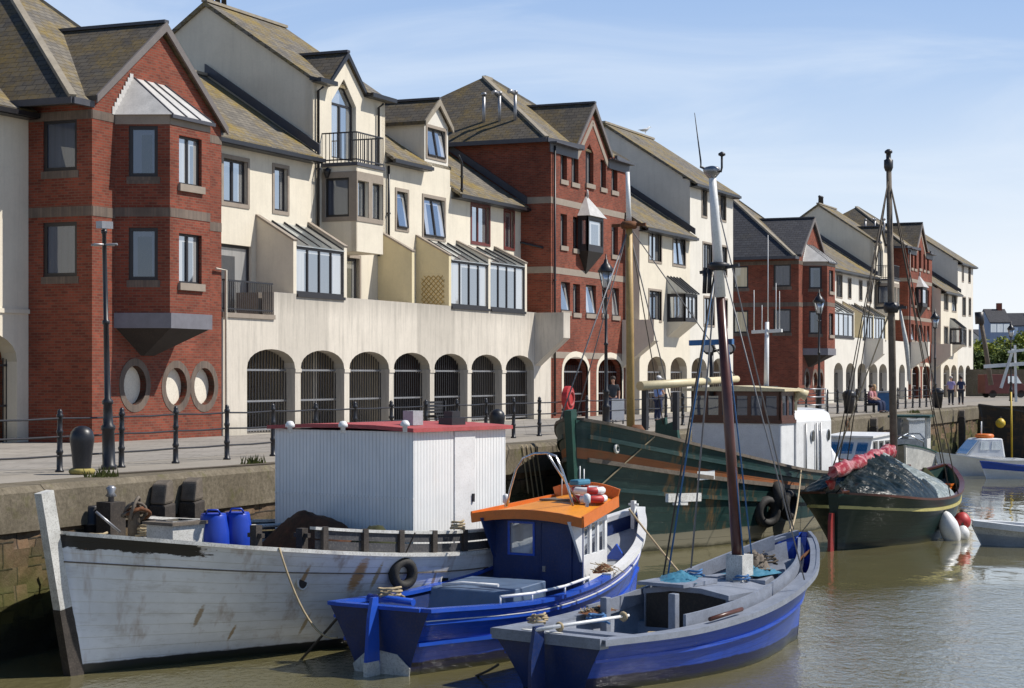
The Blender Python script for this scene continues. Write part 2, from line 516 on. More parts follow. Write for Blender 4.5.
# ---------------------------------------------------------------- brick gable-front house with canted oriel
def gable_brick_house(label, long_side, s0=0.0, cat='house', group=None, roofmat='slate'):
    b = Bld('brick_gable_house', label, cat, s0, group, base=0.0)
    W, D = 6.5, 10.4
    ze, za, sa = 9.27, 11.72, 3.3
    fr = Fr(0, 0, 1, 0)
    lf = Fr(0, -D, 0, 0)                        # left wall: u = p + D
    m = b.mb()
    holes = [circ(2.0, 1.55, 0.55), circ(4.07, 1.5, 0.55), circ(5.55, 1.5, 0.55)]
    m.panel(fr, [(0, 0), (W, 0), (W, ze), (sa, za - 0.12), (0, ze)], holes, 0.3)
    lrects = [(D - 1.62, D - 0.5, z0, z1) for z0, z1 in ((4.52, 6.0), (7.4, 8.8))]
    if long_side:
        lrects += [(D - 4.25, D - 3.25, z0, z1) for z0, z1 in ((4.52, 5.95), (7.35, 8.75))]
    m.panel(lf, [(0, 0), (D - 0.3, 0), (D - 0.3, ze), (0, ze)], [[(min(a, D - .31), c) for a, c in rhole(r)] for r in lrects], 0.3)
    m.box(W - 0.3, W, -(-D) - 0.3, -(-D), 0, ze) if False else None
    m.fbox(Fr(W, 0, W, -D), 0.3, D, -0.3, 0, 0, ze)
    m.fbox(Fr(W, -D, 0, -D), 0.3, W - 0.3, -0.3, 0, 0, ze)
    b.part('wall', m, M['brick'])
    # bands of grey upright bricks, 12 mm proud
    k = b.mb()
    for z0, z1 in ((6.15, 6.42), (8.78, 9.02)):
        k.fbox(fr, 0.012, W, -0.1, 0.012, z0, z1)
        k.fbox(lf, 0, D, -0.1, 0.012, z0, z1)
    b.part('brick_band', k, M['soldier'])
    for i, r in enumerate(lrects):
        up = r[2] > 6
        b.window(lf, r, 1, pane='glass_y' if i > 1 else 'glass_n', sill='soldier', sill_d=0.015, fwid=0.1, dep=0.08)
    # round blind openings
    for u, z in ((2.0, 1.55), (4.07, 1.5), (5.55, 1.5)):
        ring = b.mb(); ring.panel(fr, circ(u, z, 0.76), [circ(u, z, 0.55)], 0.24, q0=0.014)
        o = b.part('round_brick_ring', ring, M['soldier'])
        d = b.mb(); d.panel(fr, circ(u, z, 0.555), [], 0.05, q0=-0.2)
        b.part('blind_panel', d, M['panel_w'], o)
    # canted oriel
    c0, c1, c2, c3 = (1.05, 0.0), (1.65, 1.39), (3.68, 1.39), (4.28, 0.0)
    zb, zt = 3.55, 9.0
    faces = [Fr(*c0, *c1), Fr(*c1, *c2), Fr(*c2, *c3)]
    m = b.mb(); wins = []
    lrs = [(0.38, 1.18, 4.45, 5.9), (0.38, 1.18, 7.3, 8.7)]
    frs = [(0.45, 1.6, 4.4, 5.78), (0.45, 1.6, 7.15, 8.5)]
    for f, rs in zip(faces, (lrs, frs, [])):
        m.panel(f, [(0, zb), (f.len, zb), (f.len, zt), (0, zt)], [rhole(r) for r in rs], 0.18)
    oriel = b.part('oriel', m, M['brick'])
    k = b.mb()
    for f in faces:
        k.fbox(f, 0.0, f.len, -0.1, 0.014, 6.2, 6.45)
    b.part('brick_band', k, M['soldier'], oriel)
    k = b.mb()
    for f in faces:
        k.fbox(f, 0.0, f.len, -0.1, 0.016, 8.74, zt)
    b.part('oriel_cornice', k, M['surround'], oriel)
    for r in lrs: b.window(faces[0], r, 1, pane='glass_n', sill='soldier', sill_d=0.015, fwid=0.1, dep=0.08)
    for r in frs: b.window(faces[1], r, 2, pane='glass_c', sill='surround', fwid=0.06)
    # slab and dark hopper below the oriel
    k = b.mb(); e = 0.06
    out = [(1.0, 0.0), (1.62, 1.39 + e), (3.71, 1.39 + e), (4.33, 0.0)]
    k.extrude([(s, p, zb - 0.42) for s, p in out], (0, 0, 0.42))
    b.part('oriel_slab', k, M['slab'], oriel)
    k = b.mb()
    top = [(s * 0.94 + 0.16, p * 0.95, zb - 0.423) for s, p in out]; bot = [(2.3, 0, 2.38), (2.35, 0.06, 2.38), (2.85, 0.06, 2.38), (2.9, 0, 2.38)]
    k.add(top + bot, [(0, 1, 2, 3), (7, 6, 5, 4), (0, 4, 5, 1), (1, 5, 6, 2), (2, 6, 7, 3)])
    b.part('oriel_hopper', k, M['dark_in'], oriel)
    # lead and glass roof of the oriel
    k = b.mb(); e = 0.12
    ro = [(0.98, 0.0), (1.58, 1.39 + e), (3.75, 1.39 + e), (4.36, 0.0)]
    tops = [(1.9, 0.0, zt + 1.15), (3.5, 0.0, zt + 1.15)]
    vs = [(s, p, zt + 0.003) for s, p in ro] + tops
    k.add(vs, [(0, 1, 4), (1, 2, 5, 4), (2, 3, 5), (0, 3, 2, 1), (0, 4, 5, 3)])
    for i in range(4):
        a = 1.62 + i * 0.69
        k.bar((a, 1.39 + e, zt + 0.01), (1.93 + i * 0.51, 0.02, zt + 1.15), 0.045, 0.05, mi=1)
    for i in range(9):
        f_ = i / 9; k.box(0.98 + .92 * f_ - .03, 0.98 + .92 * f_ + .14, -.02, .03, 0, 0) if 0 else k.extrude([(.9 + .92 * f_, .014, zt + 1.15 * f_), (1.06 + .92 * f_, .014, zt + 1.15 * f_), (1.06 + .92 * f_, .014, zt + .22 + 1.15 * f_), (.9 + .92 * f_, .014, zt + .22 + 1.15 * f_)], (0, .012 + .001 * i, 0))
    k.bar((1.58, 1.39 + e, zt - .04), (3.75, 1.39 + e, zt - .04), 0.06, 0.1, mi=1)
    b.part('oriel_roof', k, [M['lead'], M['flash']])
    # main hipped roof
    m = b.mb()
    pr = -D / 2; zr = ze + (0.25 - pr) * 0.74
    L0, R0, F0, B0 = -0.8, W + 0.1, -0.05, -D - 0.3
    e4 = [(L0, F0, ze), (R0, F0, ze), (R0, B0, ze), (L0, B0, ze)]
    rd = [(3.0, pr, zr), (4.2, pr, zr)]
    m.add(e4 + rd + [(a, c, d - 0.09) for a, c, d in e4], [(0, 1, 5, 4), (1, 2, 5), (2, 3, 4, 5), (3, 0, 4), (0, 6, 7, 1), (1, 7, 8, 2), (2, 8, 9, 3), (3, 9, 6, 0), (6, 9, 8, 7)])
    m.m[0] = 1
    roof = b.part('roof', m, [M[roofmat], M['slate_pale']])
    k = b.mb()
    k.bar(e4[0], rd[0], 0.2, 0.12); k.bar(rd[0], rd[1], 0.22, 0.14); k.bar(rd[1], e4[1], 0.2, 0.12)
    b.part('hip_tiles', k, M['verge'], roof)
    k = b.mb()
    for a, c in ((e4[3], e4[0]), (e4[0], (0.1, F0, ze)), ((W - 0.05, F0, ze), e4[1])):
        k.bar((a[0], a[1], ze - 0.1), (c[0], c[1], ze - 0.1), 0.13, 0.17)
    k.box(L0, -0.0, -F0, D, ze - 0.2, ze - 0.12) if False else None
    b.part('gutter', k, M['flash'], roof)
    gable_roof(b, -0.02, sa, W + 0.1, ze + 0.12, za + 0.2, 0.16, -4.2, roofmat, zr=ze + 0.02)
    return b


red1 = gable_brick_house('red brick gabled house with an oriel and three round blind openings, nearest at the left', False)
S_PER = 73.83
red1b = gable_brick_house('red brick gabled house with four windows in its side wall, behind the trawler wheelhouse', True, 73.4, roofmat='slate_dark')
# ---------------------------------------------------------------- cream terrace, near half
PM = -1.4
MAIN = Fr(0, PM, 1, PM)
sA = FRONT.u(222)                       # where the brick house ends
sT0, sT1 = MAIN.u(313), MAIN.u(385)     # tall house
sM1 = MAIN.u(450)                       # end of the dormer house
sR = FRONT.u(551)                       # start of the tall brick house
D2 = 8.6                                # depth of the cream houses


def plain_wall(b, fr, u0, u1, z0, z1, wins, mat, t=0.3, top=None, name='wall', parent=None, mb=None):
    "front wall with window holes; wins = list of (rect, kwargs)"
    m = mb or b.mb()
    outer = [(u0, z0), (u1, z0)] + (top or [(u1, z1), (u0, z1)])
    m.panel(fr, outer, [rhole(r) if not k.get('point') else [(r[0], r[2]), (r[1], r[2]), (r[1], r[3]), ((r[0] + r[1]) / 2, r[3] + k['point']), (r[0], r[3])] for r, k in wins], t)
    o = None
    if mb is None:
        o = b.part(name, m, M[mat], parent)
    for r, k in wins:
        b.window(fr, r, **k)
    return o


def pitched(b, s0, s1, pf, depth, ze, slope, mat, over=0.35, t=0.13, name='roof', gut=True, ends=(0.0, 0.0), back=True):
    "ridge runs along the row"
    pr = pf - depth / 2; zr = ze + slope * (depth / 2 + 0.0)
    m = b.mb()
    prof = [(pf + over, ze - slope * over + 0.02), (pr, zr), (pf - depth - over, ze - slope * over), (pf - depth - over, ze - slope * over - t), (pr, zr - t * 1.3), (pf + over, ze - slope * over + 0.02 - t)]
    a, c = s0 - ends[0], s1 + ends[1]
    m.extrude([(a, p, z) for p, z in prof], (c - a, 0, 0))
    o = b.part(name, m, M[mat])
    k = b.mb(); k.bar((a, pr, zr + 0.03), (c, pr, zr + 0.03), 0.24, 0.1); b.part('ridge_tiles', k, M['verge'], o)
    if gut:
        k = b.mb(); z = ze - slope * over - 0.1
        k.bar((a, pf + over + 0.03, z), (c, pf + over + 0.03, z), 0.12, 0.13)
        k.bar((a, pf + over / 2, z - 0.075), (c, pf + over / 2, z - 0.075), over, 0.03)
        b.part('gutter', k, M['black'], o)
    return o


def down_pipe(b, s, p, z0, z1, mat='black', name='drainpipe', bend=None):
    m = b.mb(); pts = [(s, p, z0), (s, p, z1)] + ([bend] if bend else [])
    m.tube(pts, 0.05, 8)
    for z in (z0 + 0.1, (z0 + z1) / 2): m.box(s - 0.07, s + 0.07, p - 0.05, p + 0.05, z, z + 0.06)
    return b.part(name, m, M[mat])


Z_BAL = FRONT.z(260, 315); Z_PAR = 4.47
# --- low house between the brick house and the tall house
low = Bld('cream_house', 'low cream house with mossy roof between brick house and tall cream gable', 'house', sA)
ze = MAIN.z(268, 141)
KW = dict(sur=0.14, cols=2)
wl = [(MAIN.rect(223, 247, 160, 203), dict(cols=2, sur=0.13, fwid=0.07)), (MAIN.rect(274, 287, 168, 211), dict(cols=1, sur=0.12, fwid=0.07)),
      ((sA + 0.15, MAIN.u(251.5), Z_BAL, MAIN.z(237, 245)), dict(cols=2, sill=None, pane='glass_c', fwid=0.09, name='balcony_door'))]
m = low.mb()
plain_wall(low, MAIN, sA, sT0 - 0.01, 3.3, ze, wl, 'cream', mb=m)
m.fbox(Fr(sA, PM - D2, sA, PM), 0, D2 - 0.3, -0.3, 0, 3.3, ze)
m.fbox(Fr(sT0 - 0.01, PM - D2, sA, PM - D2), 0.3, sT0 - sA - 0.3, 0, 0.3, 3.3, ze)
low.part('wall', m, M['cream'])
pitched(low, sA - 0.6, sT0 - 0.012, PM, D2, ze, 0.66, 'slate_pale', over=0.4)
k = low.mb()
k.bar((sA, 0.02, Z_BAL + 1.0), (FRONT.u(272), 0.02, Z_BAL + 1.0), 0.05, 0.05); k.bar((sA, 0.02, Z_BAL + 0.14), (FRONT.u(272), 0.02, Z_BAL + 0.14), 0.04, 0.04)
n = 24
for i in range(n + 1):
    a = sA + 0.05 + (FRONT.u(272) - sA - 0.1) * i / n
    k.bar((a, 0.02, Z_BAL + 0.06), (a, 0.02, Z_BAL + 1.0), 0.022, 0.022)
low.part('balcony_railing', k, M['iron'])
k = low.mb(); k.tube([(sA + .08, 0.09, 0.1), (sA + .08, 0.09, FRONT.z(221, 270)), (sA - 0.5, 0.09, FRONT.z(221, 270) + .02)], 0.04, 8)
low.part('waste_pipe', k, M['panel_w'])


def tall_gable_house(name, label, s0, s1, pf, ze, depth, slope, mat, wins_fn, zbase=3.3, group=None):
    b = Bld(name, label, 'house', s0, group)
    pr = pf - depth / 2; zr = ze + slope * depth / 2
    fr = Fr(0, pf, 1, pf)
    m = b.mb()
    wins = wins_fn(b, fr) if wins_fn else []
    m.panel(fr, [(s0, zbase), (s1, zbase), (s1, ze), (s0, ze)], [rhole(r) for r, k in wins] , 0.3)
    for f in (Fr(s0, pf - depth, s0, pf), Fr(s1, pf, s1, pf - depth)):
        m.panel(f, [(0.0, 0.0), (depth, 0.0), (depth, ze), (depth / 2, zr), (0, ze)], [], 0.28, q0=0.0)
    m.fbox(Fr(s1, pf - depth, s0, pf - depth), 0.28, s1 - s0 - 0.28, -0.3, -0.002, 0, ze)
    b.part('wall', m, M[mat])
    for r, k in wins: b.window(fr, r, **k)
    return b, fr, zr


# --- tall cream house with wall dormer, balcony and bay
ZT = MAIN.z(313, 77)
def tall_A():
    s0, s1, pf = sT0, sT1, PM
    b = Bld('cream_house', 'tall cream gabled house with a balcony above a projecting bay, nearest', 'house', s0)
    fr = MAIN; depth = D2; pr = pf - depth / 2; slope = 0.68; ze = ZT; zr = ze + slope * depth / 2
    aw = (fr.u(331.5), fr.u(356), fr.z(344, 160), fr.z(344, 104)); pt = fr.z(344, 79) - aw[3]
    ga, gl, gr = fr.u(345.5), fr.u(329.5), fr.u(362)
    zg = fr.z(345.5, 55)
    dr = (fr.u(346), fr.u(359), Z_BAL, fr.z(352, 258))
    zL = ze
    m = b.mb()
    m.panel(fr, [(s0, 3.3), (s1, 3.3), (s1, ze), (gr, ze), (ga, zg - 0.12), (gl, ze), (s0, ze)],
            [[(aw[0], aw[2]), (aw[1], aw[2]), (aw[1], aw[3]), ((aw[0] + aw[1]) / 2, aw[3] + pt), (aw[0], aw[3])], rhole(dr)], 0.3)
    for f in (Fr(s0, pf - depth, s0, pf), Fr(s1, pf, s1, pf - depth)):
        m.panel(f, [(0.0, 0.0), (depth, 0.0), (depth, ze), (depth / 2, zr), (0, ze)], [], 0.28)
    m.fbox(Fr(s1, pf - depth, s0, pf - depth), 0.28, s1 - s0 - 0.28, -0.3, -0.002, 0, ze)
    b.part('wall', m, M['cream'])
    b.window(fr, aw, cols=2, point=pt, sill=None, name='arched_french_window', fwid=0.08, dep=0.2, transom=None)
    b.window(fr, dr, cols=1, sill=None, sur=0.12, name='door', fwid=0.1)
    # roof, wall dormer roof
    o = pitched(b, s0, s1, pf, depth, ze, slope, 'slate_pale', over=-0.05, ends=(0.12, 0.12), gut=False)
    z = ze - 0.12
    for a, c in ((s0 - 0.15, gl - 0.12), (gr + 0.12, s1 + 0.2)):
        k = b.mb()
        k.extrude([(a, pf - .06, ze + .03), (a, pf + .36, ze - .08), (a, pf + .36, ze - .14), (a, pf - .06, ze - .12)], (c - a, 0, 0))
        k.bar((a, pf + 0.34, z), (c, pf + 0.34, z), 0.13, 0.15)
        k.bar((a, pf + 0.17, z - 0.05), (c, pf + 0.17, z - 0.05), 0.3, 0.03)
        b.part('gutter', k, M['black'], o)
    gable_roof(b, gl - 0.2, ga, gr + 0.2, ze - 0.05, zg + 0.1, pf + 0.1, pf - 3.2, 'slate', barge='black', verge_t=.16)
    for i in range(3):
        q = b.mb(); a = s0 + 0.3 + i * 0.42
        q.lathe([(0.1, 0), (0.085, 0.45), (0.11, 0.47), (0.11, 0.55), (0.05, 0.62)], (a, pr + 0.02, zr + 0.05), 8)
        b.part('vent_pot', q, M['black'], o)
    for x in (316, 376.5):
        a = fr.u(x); down_pipe(b, a, pf + 0.09, 6.2, ze - 0.45, bend=(a, pf + 0.3, ze - 0.32))
    # bay with balcony on top
    pb = -0.05
    b0, b1 = fr.u(322), Fr(0, pb, 1, pb).u(383)
    bl, bf = Fr(b0, pf, b0, pb), Fr(b0, pb, b1, pb)
    zb0, zb1 = bf.z(355, 251), bf.z(355, 165)
    r1 = bl.rect(321.5, 346, 178, 217); r1 = (0.14, bl.len - 0.28, r1[2], r1[3])
    fa = bf.u(357.3); fb = bf.u(382.5)
    zz = (bf.z(368, 218), bf.z(368, 182)); w = (fb - fa - 0.3) / 2
    r2 = (fa, fa + w, *zz); r3 = (fa + w + 0.3, fb, *zz)
    m = b.mb()
    m.panel(bl, [(0, zb0 - 0.0), (bl.len, zb0), (bl.len, zb1), (0, zb1)], [rhole(r1)], 0.08)
    m.panel(bf, [(0, zb0), (bf.len, zb0), (bf.len, zb1), (0, zb1)], [rhole(r2), rhole(r3)], 0.2)
    m.fbox(Fr(b1, pb, b1, pf), 0.2, pb - pf, -0.2, 0, zb0, zb1)
    m.box(b0 + 0.2, b1 - 0.2, pf, pb - 0.2, zb0 + .002, zb0 + 0.15) if False else m.extrude([(b0 + .2, pf, zb0 + .003), (b1 - .2, pf, zb0 + .003), (b1 - .2, pb - .2, zb0 + .003), (b0 + .2, pb - .2, zb0 + .003)], (0, 0, 0.15))
    bay = b.part('bay', m, M['cream'])
    k = b.mb()
    z0, z1 = zz[0] - 0.16, zz[1] + 0.3
    k.panel(bl, [(0.02, z0), (bl.len + .03, z0), (bl.len + .03, z1), (0.02, z1)], [rhole(r1)], 0.04, q0=0.03)
    k.panel(bf, [(0.0, z0), (bf.len - 0.02, z0), (bf.len - 0.02, z1), (0.0, z1)], [rhole(r2), rhole(r3)], 0.04, q0=0.03)
    b.part('grey_window_band', k, M['surround'], bay)
    b.window(bl, r1, 1, sill=None, fwid=0.08, dep=0.06, pane='glass_n')
    b.window(bf, r2, 1, sill=None, fwid=0.06, dep=0.16); b.window(bf, r3, 1, sill=None, fwid=0.06, dep=0.16)
    k = b.mb(); k.extrude([(b0 - 0.06, pf, zb1 + .002), (b1 + 0.06, pf, zb1 + .002), (b1 + 0.06, pb + 0.06, zb1 + .002), (b0 - 0.06, pb + 0.06, zb1 + .002)], (0, 0, 0.12))
    b.part('balcony_floor', k, M['flash'], bay)
    k = b.mb(); zt = zb1 + 1.15
    path = [(b0, pf, 0), (b0, pb, 0), (b1, pb, 0), (b1, pf, 0)]
    for (a, c) in zip(path, path[1:]):
        for z in (zt, zb1 + 0.22):
            k.bar((a[0], a[1], z), (c[0], c[1], z), 0.045, 0.045)
        L = math.hypot(c[0] - a[0], c[1] - a[1]); n = max(2, int(L / 0.15))
        for i in range(n + 1):
            t = i / n; k.bar((a[0] + (c[0] - a[0]) * t, a[1] + (c[1] - a[1]) * t, zb1 + 0.12), (a[0] + (c[0] - a[0]) * t, a[1] + (c[1] - a[1]) * t, zt), 0.022, 0.022)
    b.part('balcony_railing', k, M['iron'])
    k = b.mb(); k.lathe([(0.05, 0), (0.13, 0.2), (0.15, 0.3)], (b0 - 0.1, pf + 0.25, zb1 - 0.4), 8); k.tube([(b0 - 0.1, pf + 0.25, zb1 - 0.1), (b0 + 0.3, pf + 0.2, zb1 + 0.05)], 0.05, 6)
    b.part('rain_hopper', k, M['black'])
    return b


tallA = tall_A()

# --- house with the dormer
ze = MAIN.z(424, 161)
mid = Bld('cream_house', 'cream house with a pitched roof dormer beside the tall gabled cream house', 'house', sT1)
wl = [(MAIN.rect(396.5, 407, 192, 228), dict(cols=1, tilt=0.2, pane='glass_c', sur=0.13, fwid=0.06)), (MAIN.rect(423.5, 444, 199, 237), dict(cols=2, tilt=0.2, pane='glass_c', sur=0.13, fwid=0.06))]  # pale pane colour stands in for bright sky reflected by the tilted sashes
m = mid.mb()
plain_wall(mid, MAIN, sT1 + 0.01, sM1, 3.3, ze, wl, 'cream', mb=m)
m.fbox(Fr(sM1, PM - D2, sT1 + 0.01, PM - D2), 0.0, sM1 - sT1 - 0.01, 0.0, 0.3, 3.3, ze)
gw = mid.mb(); gw.panel(Fr(sM1, PM, sM1, PM - D2), [(0.3, 3.3), (D2, 3.3), (D2, ze), (D2 / 2, ze + 0.66 * D2 / 2), (0.3, ze + .15)], [], 0.28)
mid.part('gable_wall', gw, M['cream'])
mid.part('wall', m, M['cream'])
pitched(mid, sT1 + 0.012, MAIN.u(424), PM, D2, ze, 0.66, 'slate_pale', over=0.35)
o = pitched(mid, MAIN.u(424), sM1, PM - 0.02, D2 - 0.04, ze, 0.66, 'slate_pale', over=0.02, ends=(-0.01, 0.1), gut=False, name='roof_behind_dormer')
# dormer: gable front flush with the wall
g0, g1 = MAIN.u(424.5), MAIN.u(448); ga = MAIN.u(432.5); ga = (g0 + g1) / 2
zd, zgt = MAIN.z(436, 124), MAIN.z(434, 101)
r = MAIN.rect(424.5, 444.5, 129, 157); r = (g0 + 0.22, g1 - 0.3, r[2], r[3])
m = mid.mb()
m.panel(MAIN, [(g0, ze + .002), (g1, ze + .002), (g1, zd), (ga, zgt - 0.08), (g0, zd)], [rhole(r)], 0.25)
for s_ in (g0, g1 - 0.15): m.box(s_, s_ + 0.15, PM - 2.9, PM - 0.25, ze + 0.05, zd)
do = mid.part('dormer', m, M['white_r'])
mid.window(MAIN, r, 2, tilt=0.18, pane='glass_c', sur=0.12, fwid=0.06, name='window')  # tilted dormer panes: sky reflection put into the pale pane colour
gable_roof(mid, g0 - 0.22, ga, g1 + 0.2, zd - 0.02, zgt + 0.1, PM + 0.14, PM - 4.0, 'slate', barge='verge', name='dormer_roof')
down_pipe(mid, MAIN.u(386.8), PM + 0.08, 6.0, ze - 0.5)

# --- lower end house with the maroon windows
ze = MAIN.z(470, 191)
endh = Bld('cream_house', 'lower cream house with two maroon framed windows, against the tall brick house', 'house', sM1)
wl = [(MAIN.rect(471.5, 489, 206, 243), dict(cols=2, sur=0.1, frame='frame_red', sur_mat='frame_red', fwid=0.06)), (MAIN.rect(504.5, 513.5, 211, 248), dict(cols=1, sur=0.1, frame='frame_red', sur_mat='frame_red', fwid=0.06))]
m = endh.mb()
plain_wall(endh, MAIN, sM1, sR - 0.01, 3.3, ze, wl, 'cream', mb=m)
m.fbox(Fr(sR - .01, PM - D2, sM1, PM - D2), 0.0, sR - sM1 - 0.01, 0.0, 0.3, 3.3, ze)
endh.part('wall', m, M['cream'])
pitched(endh, sM1 + 0.102, sR - 0.012, PM, D2, ze, 0.66, 'slate_pale', over=0.4)
down_pipe(endh, MAIN.u(455), PM + 0.3, ze - 0.2, ze + 1.0, bend=(MAIN.u(451), PM + 0.32, ze + 1.25))

# --- arcaded terrace in front of the cream houses
M['dark_brick'] = brick('sooty_brick', (.06, .035, .025), (.04, .025, .02), (.05, .04, .035))  # shade inside the arcade is put into this brick's colour
ter = Bld('arcade_terrace', 'long cream terrace wall standing on seven dark arches below the cream houses', 'terrace', sA)
s7, s1_ = FRONT.u(534), FRONT.u(247)
per = (s7 - s1_ + 0.36) / 7; ow = per - 0.36
zs, ztop = 2.05, 2.66
sB = FRONT.u(274)
arches = [(s1_ + i * per, s1_ + i * per + ow) for i in range(7)]
m = ter.mb()
m.panel(FRONT, [(sA + 0.01, 0), (sR - 0.01, 0), (sR - 0.01, Z_PAR), (sB, Z_PAR), (sB, Z_BAL), (sA + 0.01, Z_BAL)], [arch_hole(a, c, 0.001, zs, ztop) for a, c in arches], 0.42)
m.box(sA + .01, sR - .01, -4.2, -0.43, 3.0, 3.28)                      # terrace floor / arcade ceiling
m.box(sA + .01, sA + .3, -4.2, -0.56, 0, 3.0); m.box(sR - .3, sR - .01, -4.2, -0.56, 0, 3.0)
ter.part('arcade_wall', m, M['terrace'])
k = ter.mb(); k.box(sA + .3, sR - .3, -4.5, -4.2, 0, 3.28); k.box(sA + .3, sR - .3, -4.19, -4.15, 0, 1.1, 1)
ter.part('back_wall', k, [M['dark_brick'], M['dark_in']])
k = ter.mb(); k.box(sA - .0, sB + 0.0, -0.1, 0.06, Z_BAL - 0.12, Z_BAL + 0.02); k.box(sA, sB, -1.38, -0.1, 3.29, Z_BAL - 0.01); k.box(sB, sB + .25, -1.38, -0.56, 3.29, Z_PAR)
ter.part('balcony_slab', k, M['surround'])
for a, c in arches:
    k = ter.mb()
    n = 17
    for i in range(n + 1):
        u = a + (c - a) * i / n
        hh = zs + (ztop - zs) * math.sqrt(max(0, 1 - ((u - (a + c) / 2) / ((c - a) / 2)) ** 2)) - 0.03
        k.bar((u, -0.34, 0.05), (u, -0.34, hh), 0.03, 0.03)
    for z in (0.12, 1.02, 2.0): k.bar((a, -0.34, z), (c, -0.34, z), 0.045, 0.06, mi=1)
    ter.part('iron_gate', k, [M['iron'], M['galv']])
for i in range(6):
    k = ter.mb(); s_ = arches[i][1] + 0.18
    k.box(s_ - 0.2, s_ + 0.2, -0.57, 0.03, zs - 0.12, zs + 0.0)
    ter.part('pier_cap', k, M['terrace'])
# end bracket: a fin that juts out at the end of the terrace
def fin(b, s0, s1, p0, p1, zt, zb, zc, mat):
    k = b.mb(); k.extrude([(s0, p0, zt), (s0, p1, zt), (s0, p1, zb), (s0, p0, zc)], (s1 - s0, 0, 0))
    return b.part('end_bracket', k, M[mat])
f1 = Fr(0, 1.31, 1, 1.31)
fin(ter, FRONT.u(534.5), f1.u(570), 0.002, 1.31, Z_PAR - 0.01, FRONT.z(534, 338), FRONT.z(545, 366), 'terrace')


def conservatory(b, sa, sb, zl, zt, left=True, right=True, roofmat='roofglass', n=4, mat='yellow_r', zg=Z_PAR, wt=0.2, trellis=False):
    "lean-to glass room on the terrace: side walls, glazing and roof"
    o = None
    if n:
        g0, g1 = sa + wt, sb - wt
        k = b.mb()
        for z in (zg + 0.05, zl - 0.06): k.bar((g0, -0.08, z), (g1, -0.08, z), 0.1, 0.1)
        for i in range(n + 1):
            u = g0 + 0.03 + (g1 - g0 - 0.06) * i / n; k.bar((u, -0.08, zg), (u, -0.08, zl), 0.07, 0.07)
            k.bar((u, -0.05, zl + 0.03), (u, PM, zt + 0.03), 0.06, 0.07)
        k.box(g0, g1, -0.1, 0.06, zg - 0.1, zg - 0.002)
        o = b.part('conservatory', k, M['frame'])
        g = b.mb(); g.box(g0 + 0.01, g1 - 0.01, -0.1, -0.08, zg + 0.01, zl); b.part('glazing', g, M['glass_c'], o)
        g = b.mb(); g.extrude([(g0, 0.02, zl), (g1, 0.02, zl), (g1, PM, zt), (g0, PM, zt)], (0, 0, -0.03)); b.part('glass_roof', g, M[roofmat], o)
    for ok, s_ in ((left, sa), (right, sb - wt)):
        if not ok: continue
        k = b.mb(); k.extrude([(s_, PM + .005, 3.3), (s_, -0.004, 3.3), (s_, -0.004, zl + 0.12), (s_, PM + .005, zt + 0.12)], (wt, 0, 0))
        w_ = b.part('side_wall', k, M[mat], o)
        c = b.mb(); c.bar((s_ + wt / 2, 0.02, zl + 0.15), (s_ + wt / 2, PM, zt + 0.15), wt + 0.08, 0.06)
        b.part('wall_coping', c, M['surround'], o or w_)
        if o is None: o = w_
    if trellis:
        f = Fr(sa, PM, sa, 0); k = b.mb()
        z0, z1 = Z_PAR + 0.05, Z_PAR + 1.15
        for i in range(-4, 8):
            for sgn in (1, -1):
                x0 = 0.25 + i * 0.2; pts = []
                a = (x0, z0) ; c = (x0 + 1.1 * sgn, z1)
                # clip to the 0.25..1.25 field
                def clip(a, c):
                    (xa, za), (xc, zc) = a, c
                    t0, t1 = 0, 1
                    dx = xc - xa
                    for lim, s_ in ((0.25, 1), (1.2, -1)):
                        t = (lim - xa) / dx
                        if s_ * dx > 0: t0 = max(t0, t)
                        else: t1 = min(t1, t)
                    if t0 >= t1: return None
                    return (xa + dx * t0, za + (zc - za) * t0), (xa + dx * t1, za + (zc - za) * t1)
                if sgn < 0: a = (x0 + 0.4, z0); c = (x0 - 0.7, z1)
                q = clip(a, c)
                if q: k.bar(f.pt(q[0][0], 0.015 + 0.01 * (sgn > 0), q[0][1]), f.pt(q[1][0], 0.015 + 0.01 * (sgn > 0), q[1][1]), 0.035, 0.012)
        b.part('trellis', k, M['wood_y'], o)
    return o


zl, zt = FRONT.z(296, 245), MAIN.z(252, 219)
conservatory(low, FRONT.u(293.5), FRONT.u(347), zl, zt, mat='cream')
conservatory(mid, FRONT.u(412), FRONT.u(424), FRONT.z(417, 256), MAIN.z(386, 236), right=False, n=0)
conservatory(mid, FRONT.u(449), FRONT.u(491), FRONT.z(449, 259), MAIN.z(414, 239), right=False, trellis=True)
conservatory(endh, FRONT.u(488.5), FRONT.u(527), FRONT.z(491, 262), MAIN.z(458, 245), mat='cream')


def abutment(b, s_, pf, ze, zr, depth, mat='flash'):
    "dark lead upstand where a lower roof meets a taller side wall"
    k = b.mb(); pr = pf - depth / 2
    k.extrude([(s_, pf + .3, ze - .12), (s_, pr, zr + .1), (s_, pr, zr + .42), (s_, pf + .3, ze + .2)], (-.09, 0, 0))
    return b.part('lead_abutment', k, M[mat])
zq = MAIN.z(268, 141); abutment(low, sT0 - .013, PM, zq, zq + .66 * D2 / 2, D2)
zq = MAIN.z(470, 191); abutment(endh, sR - .013, PM, zq, zq + .66 * D2 / 2, D2)
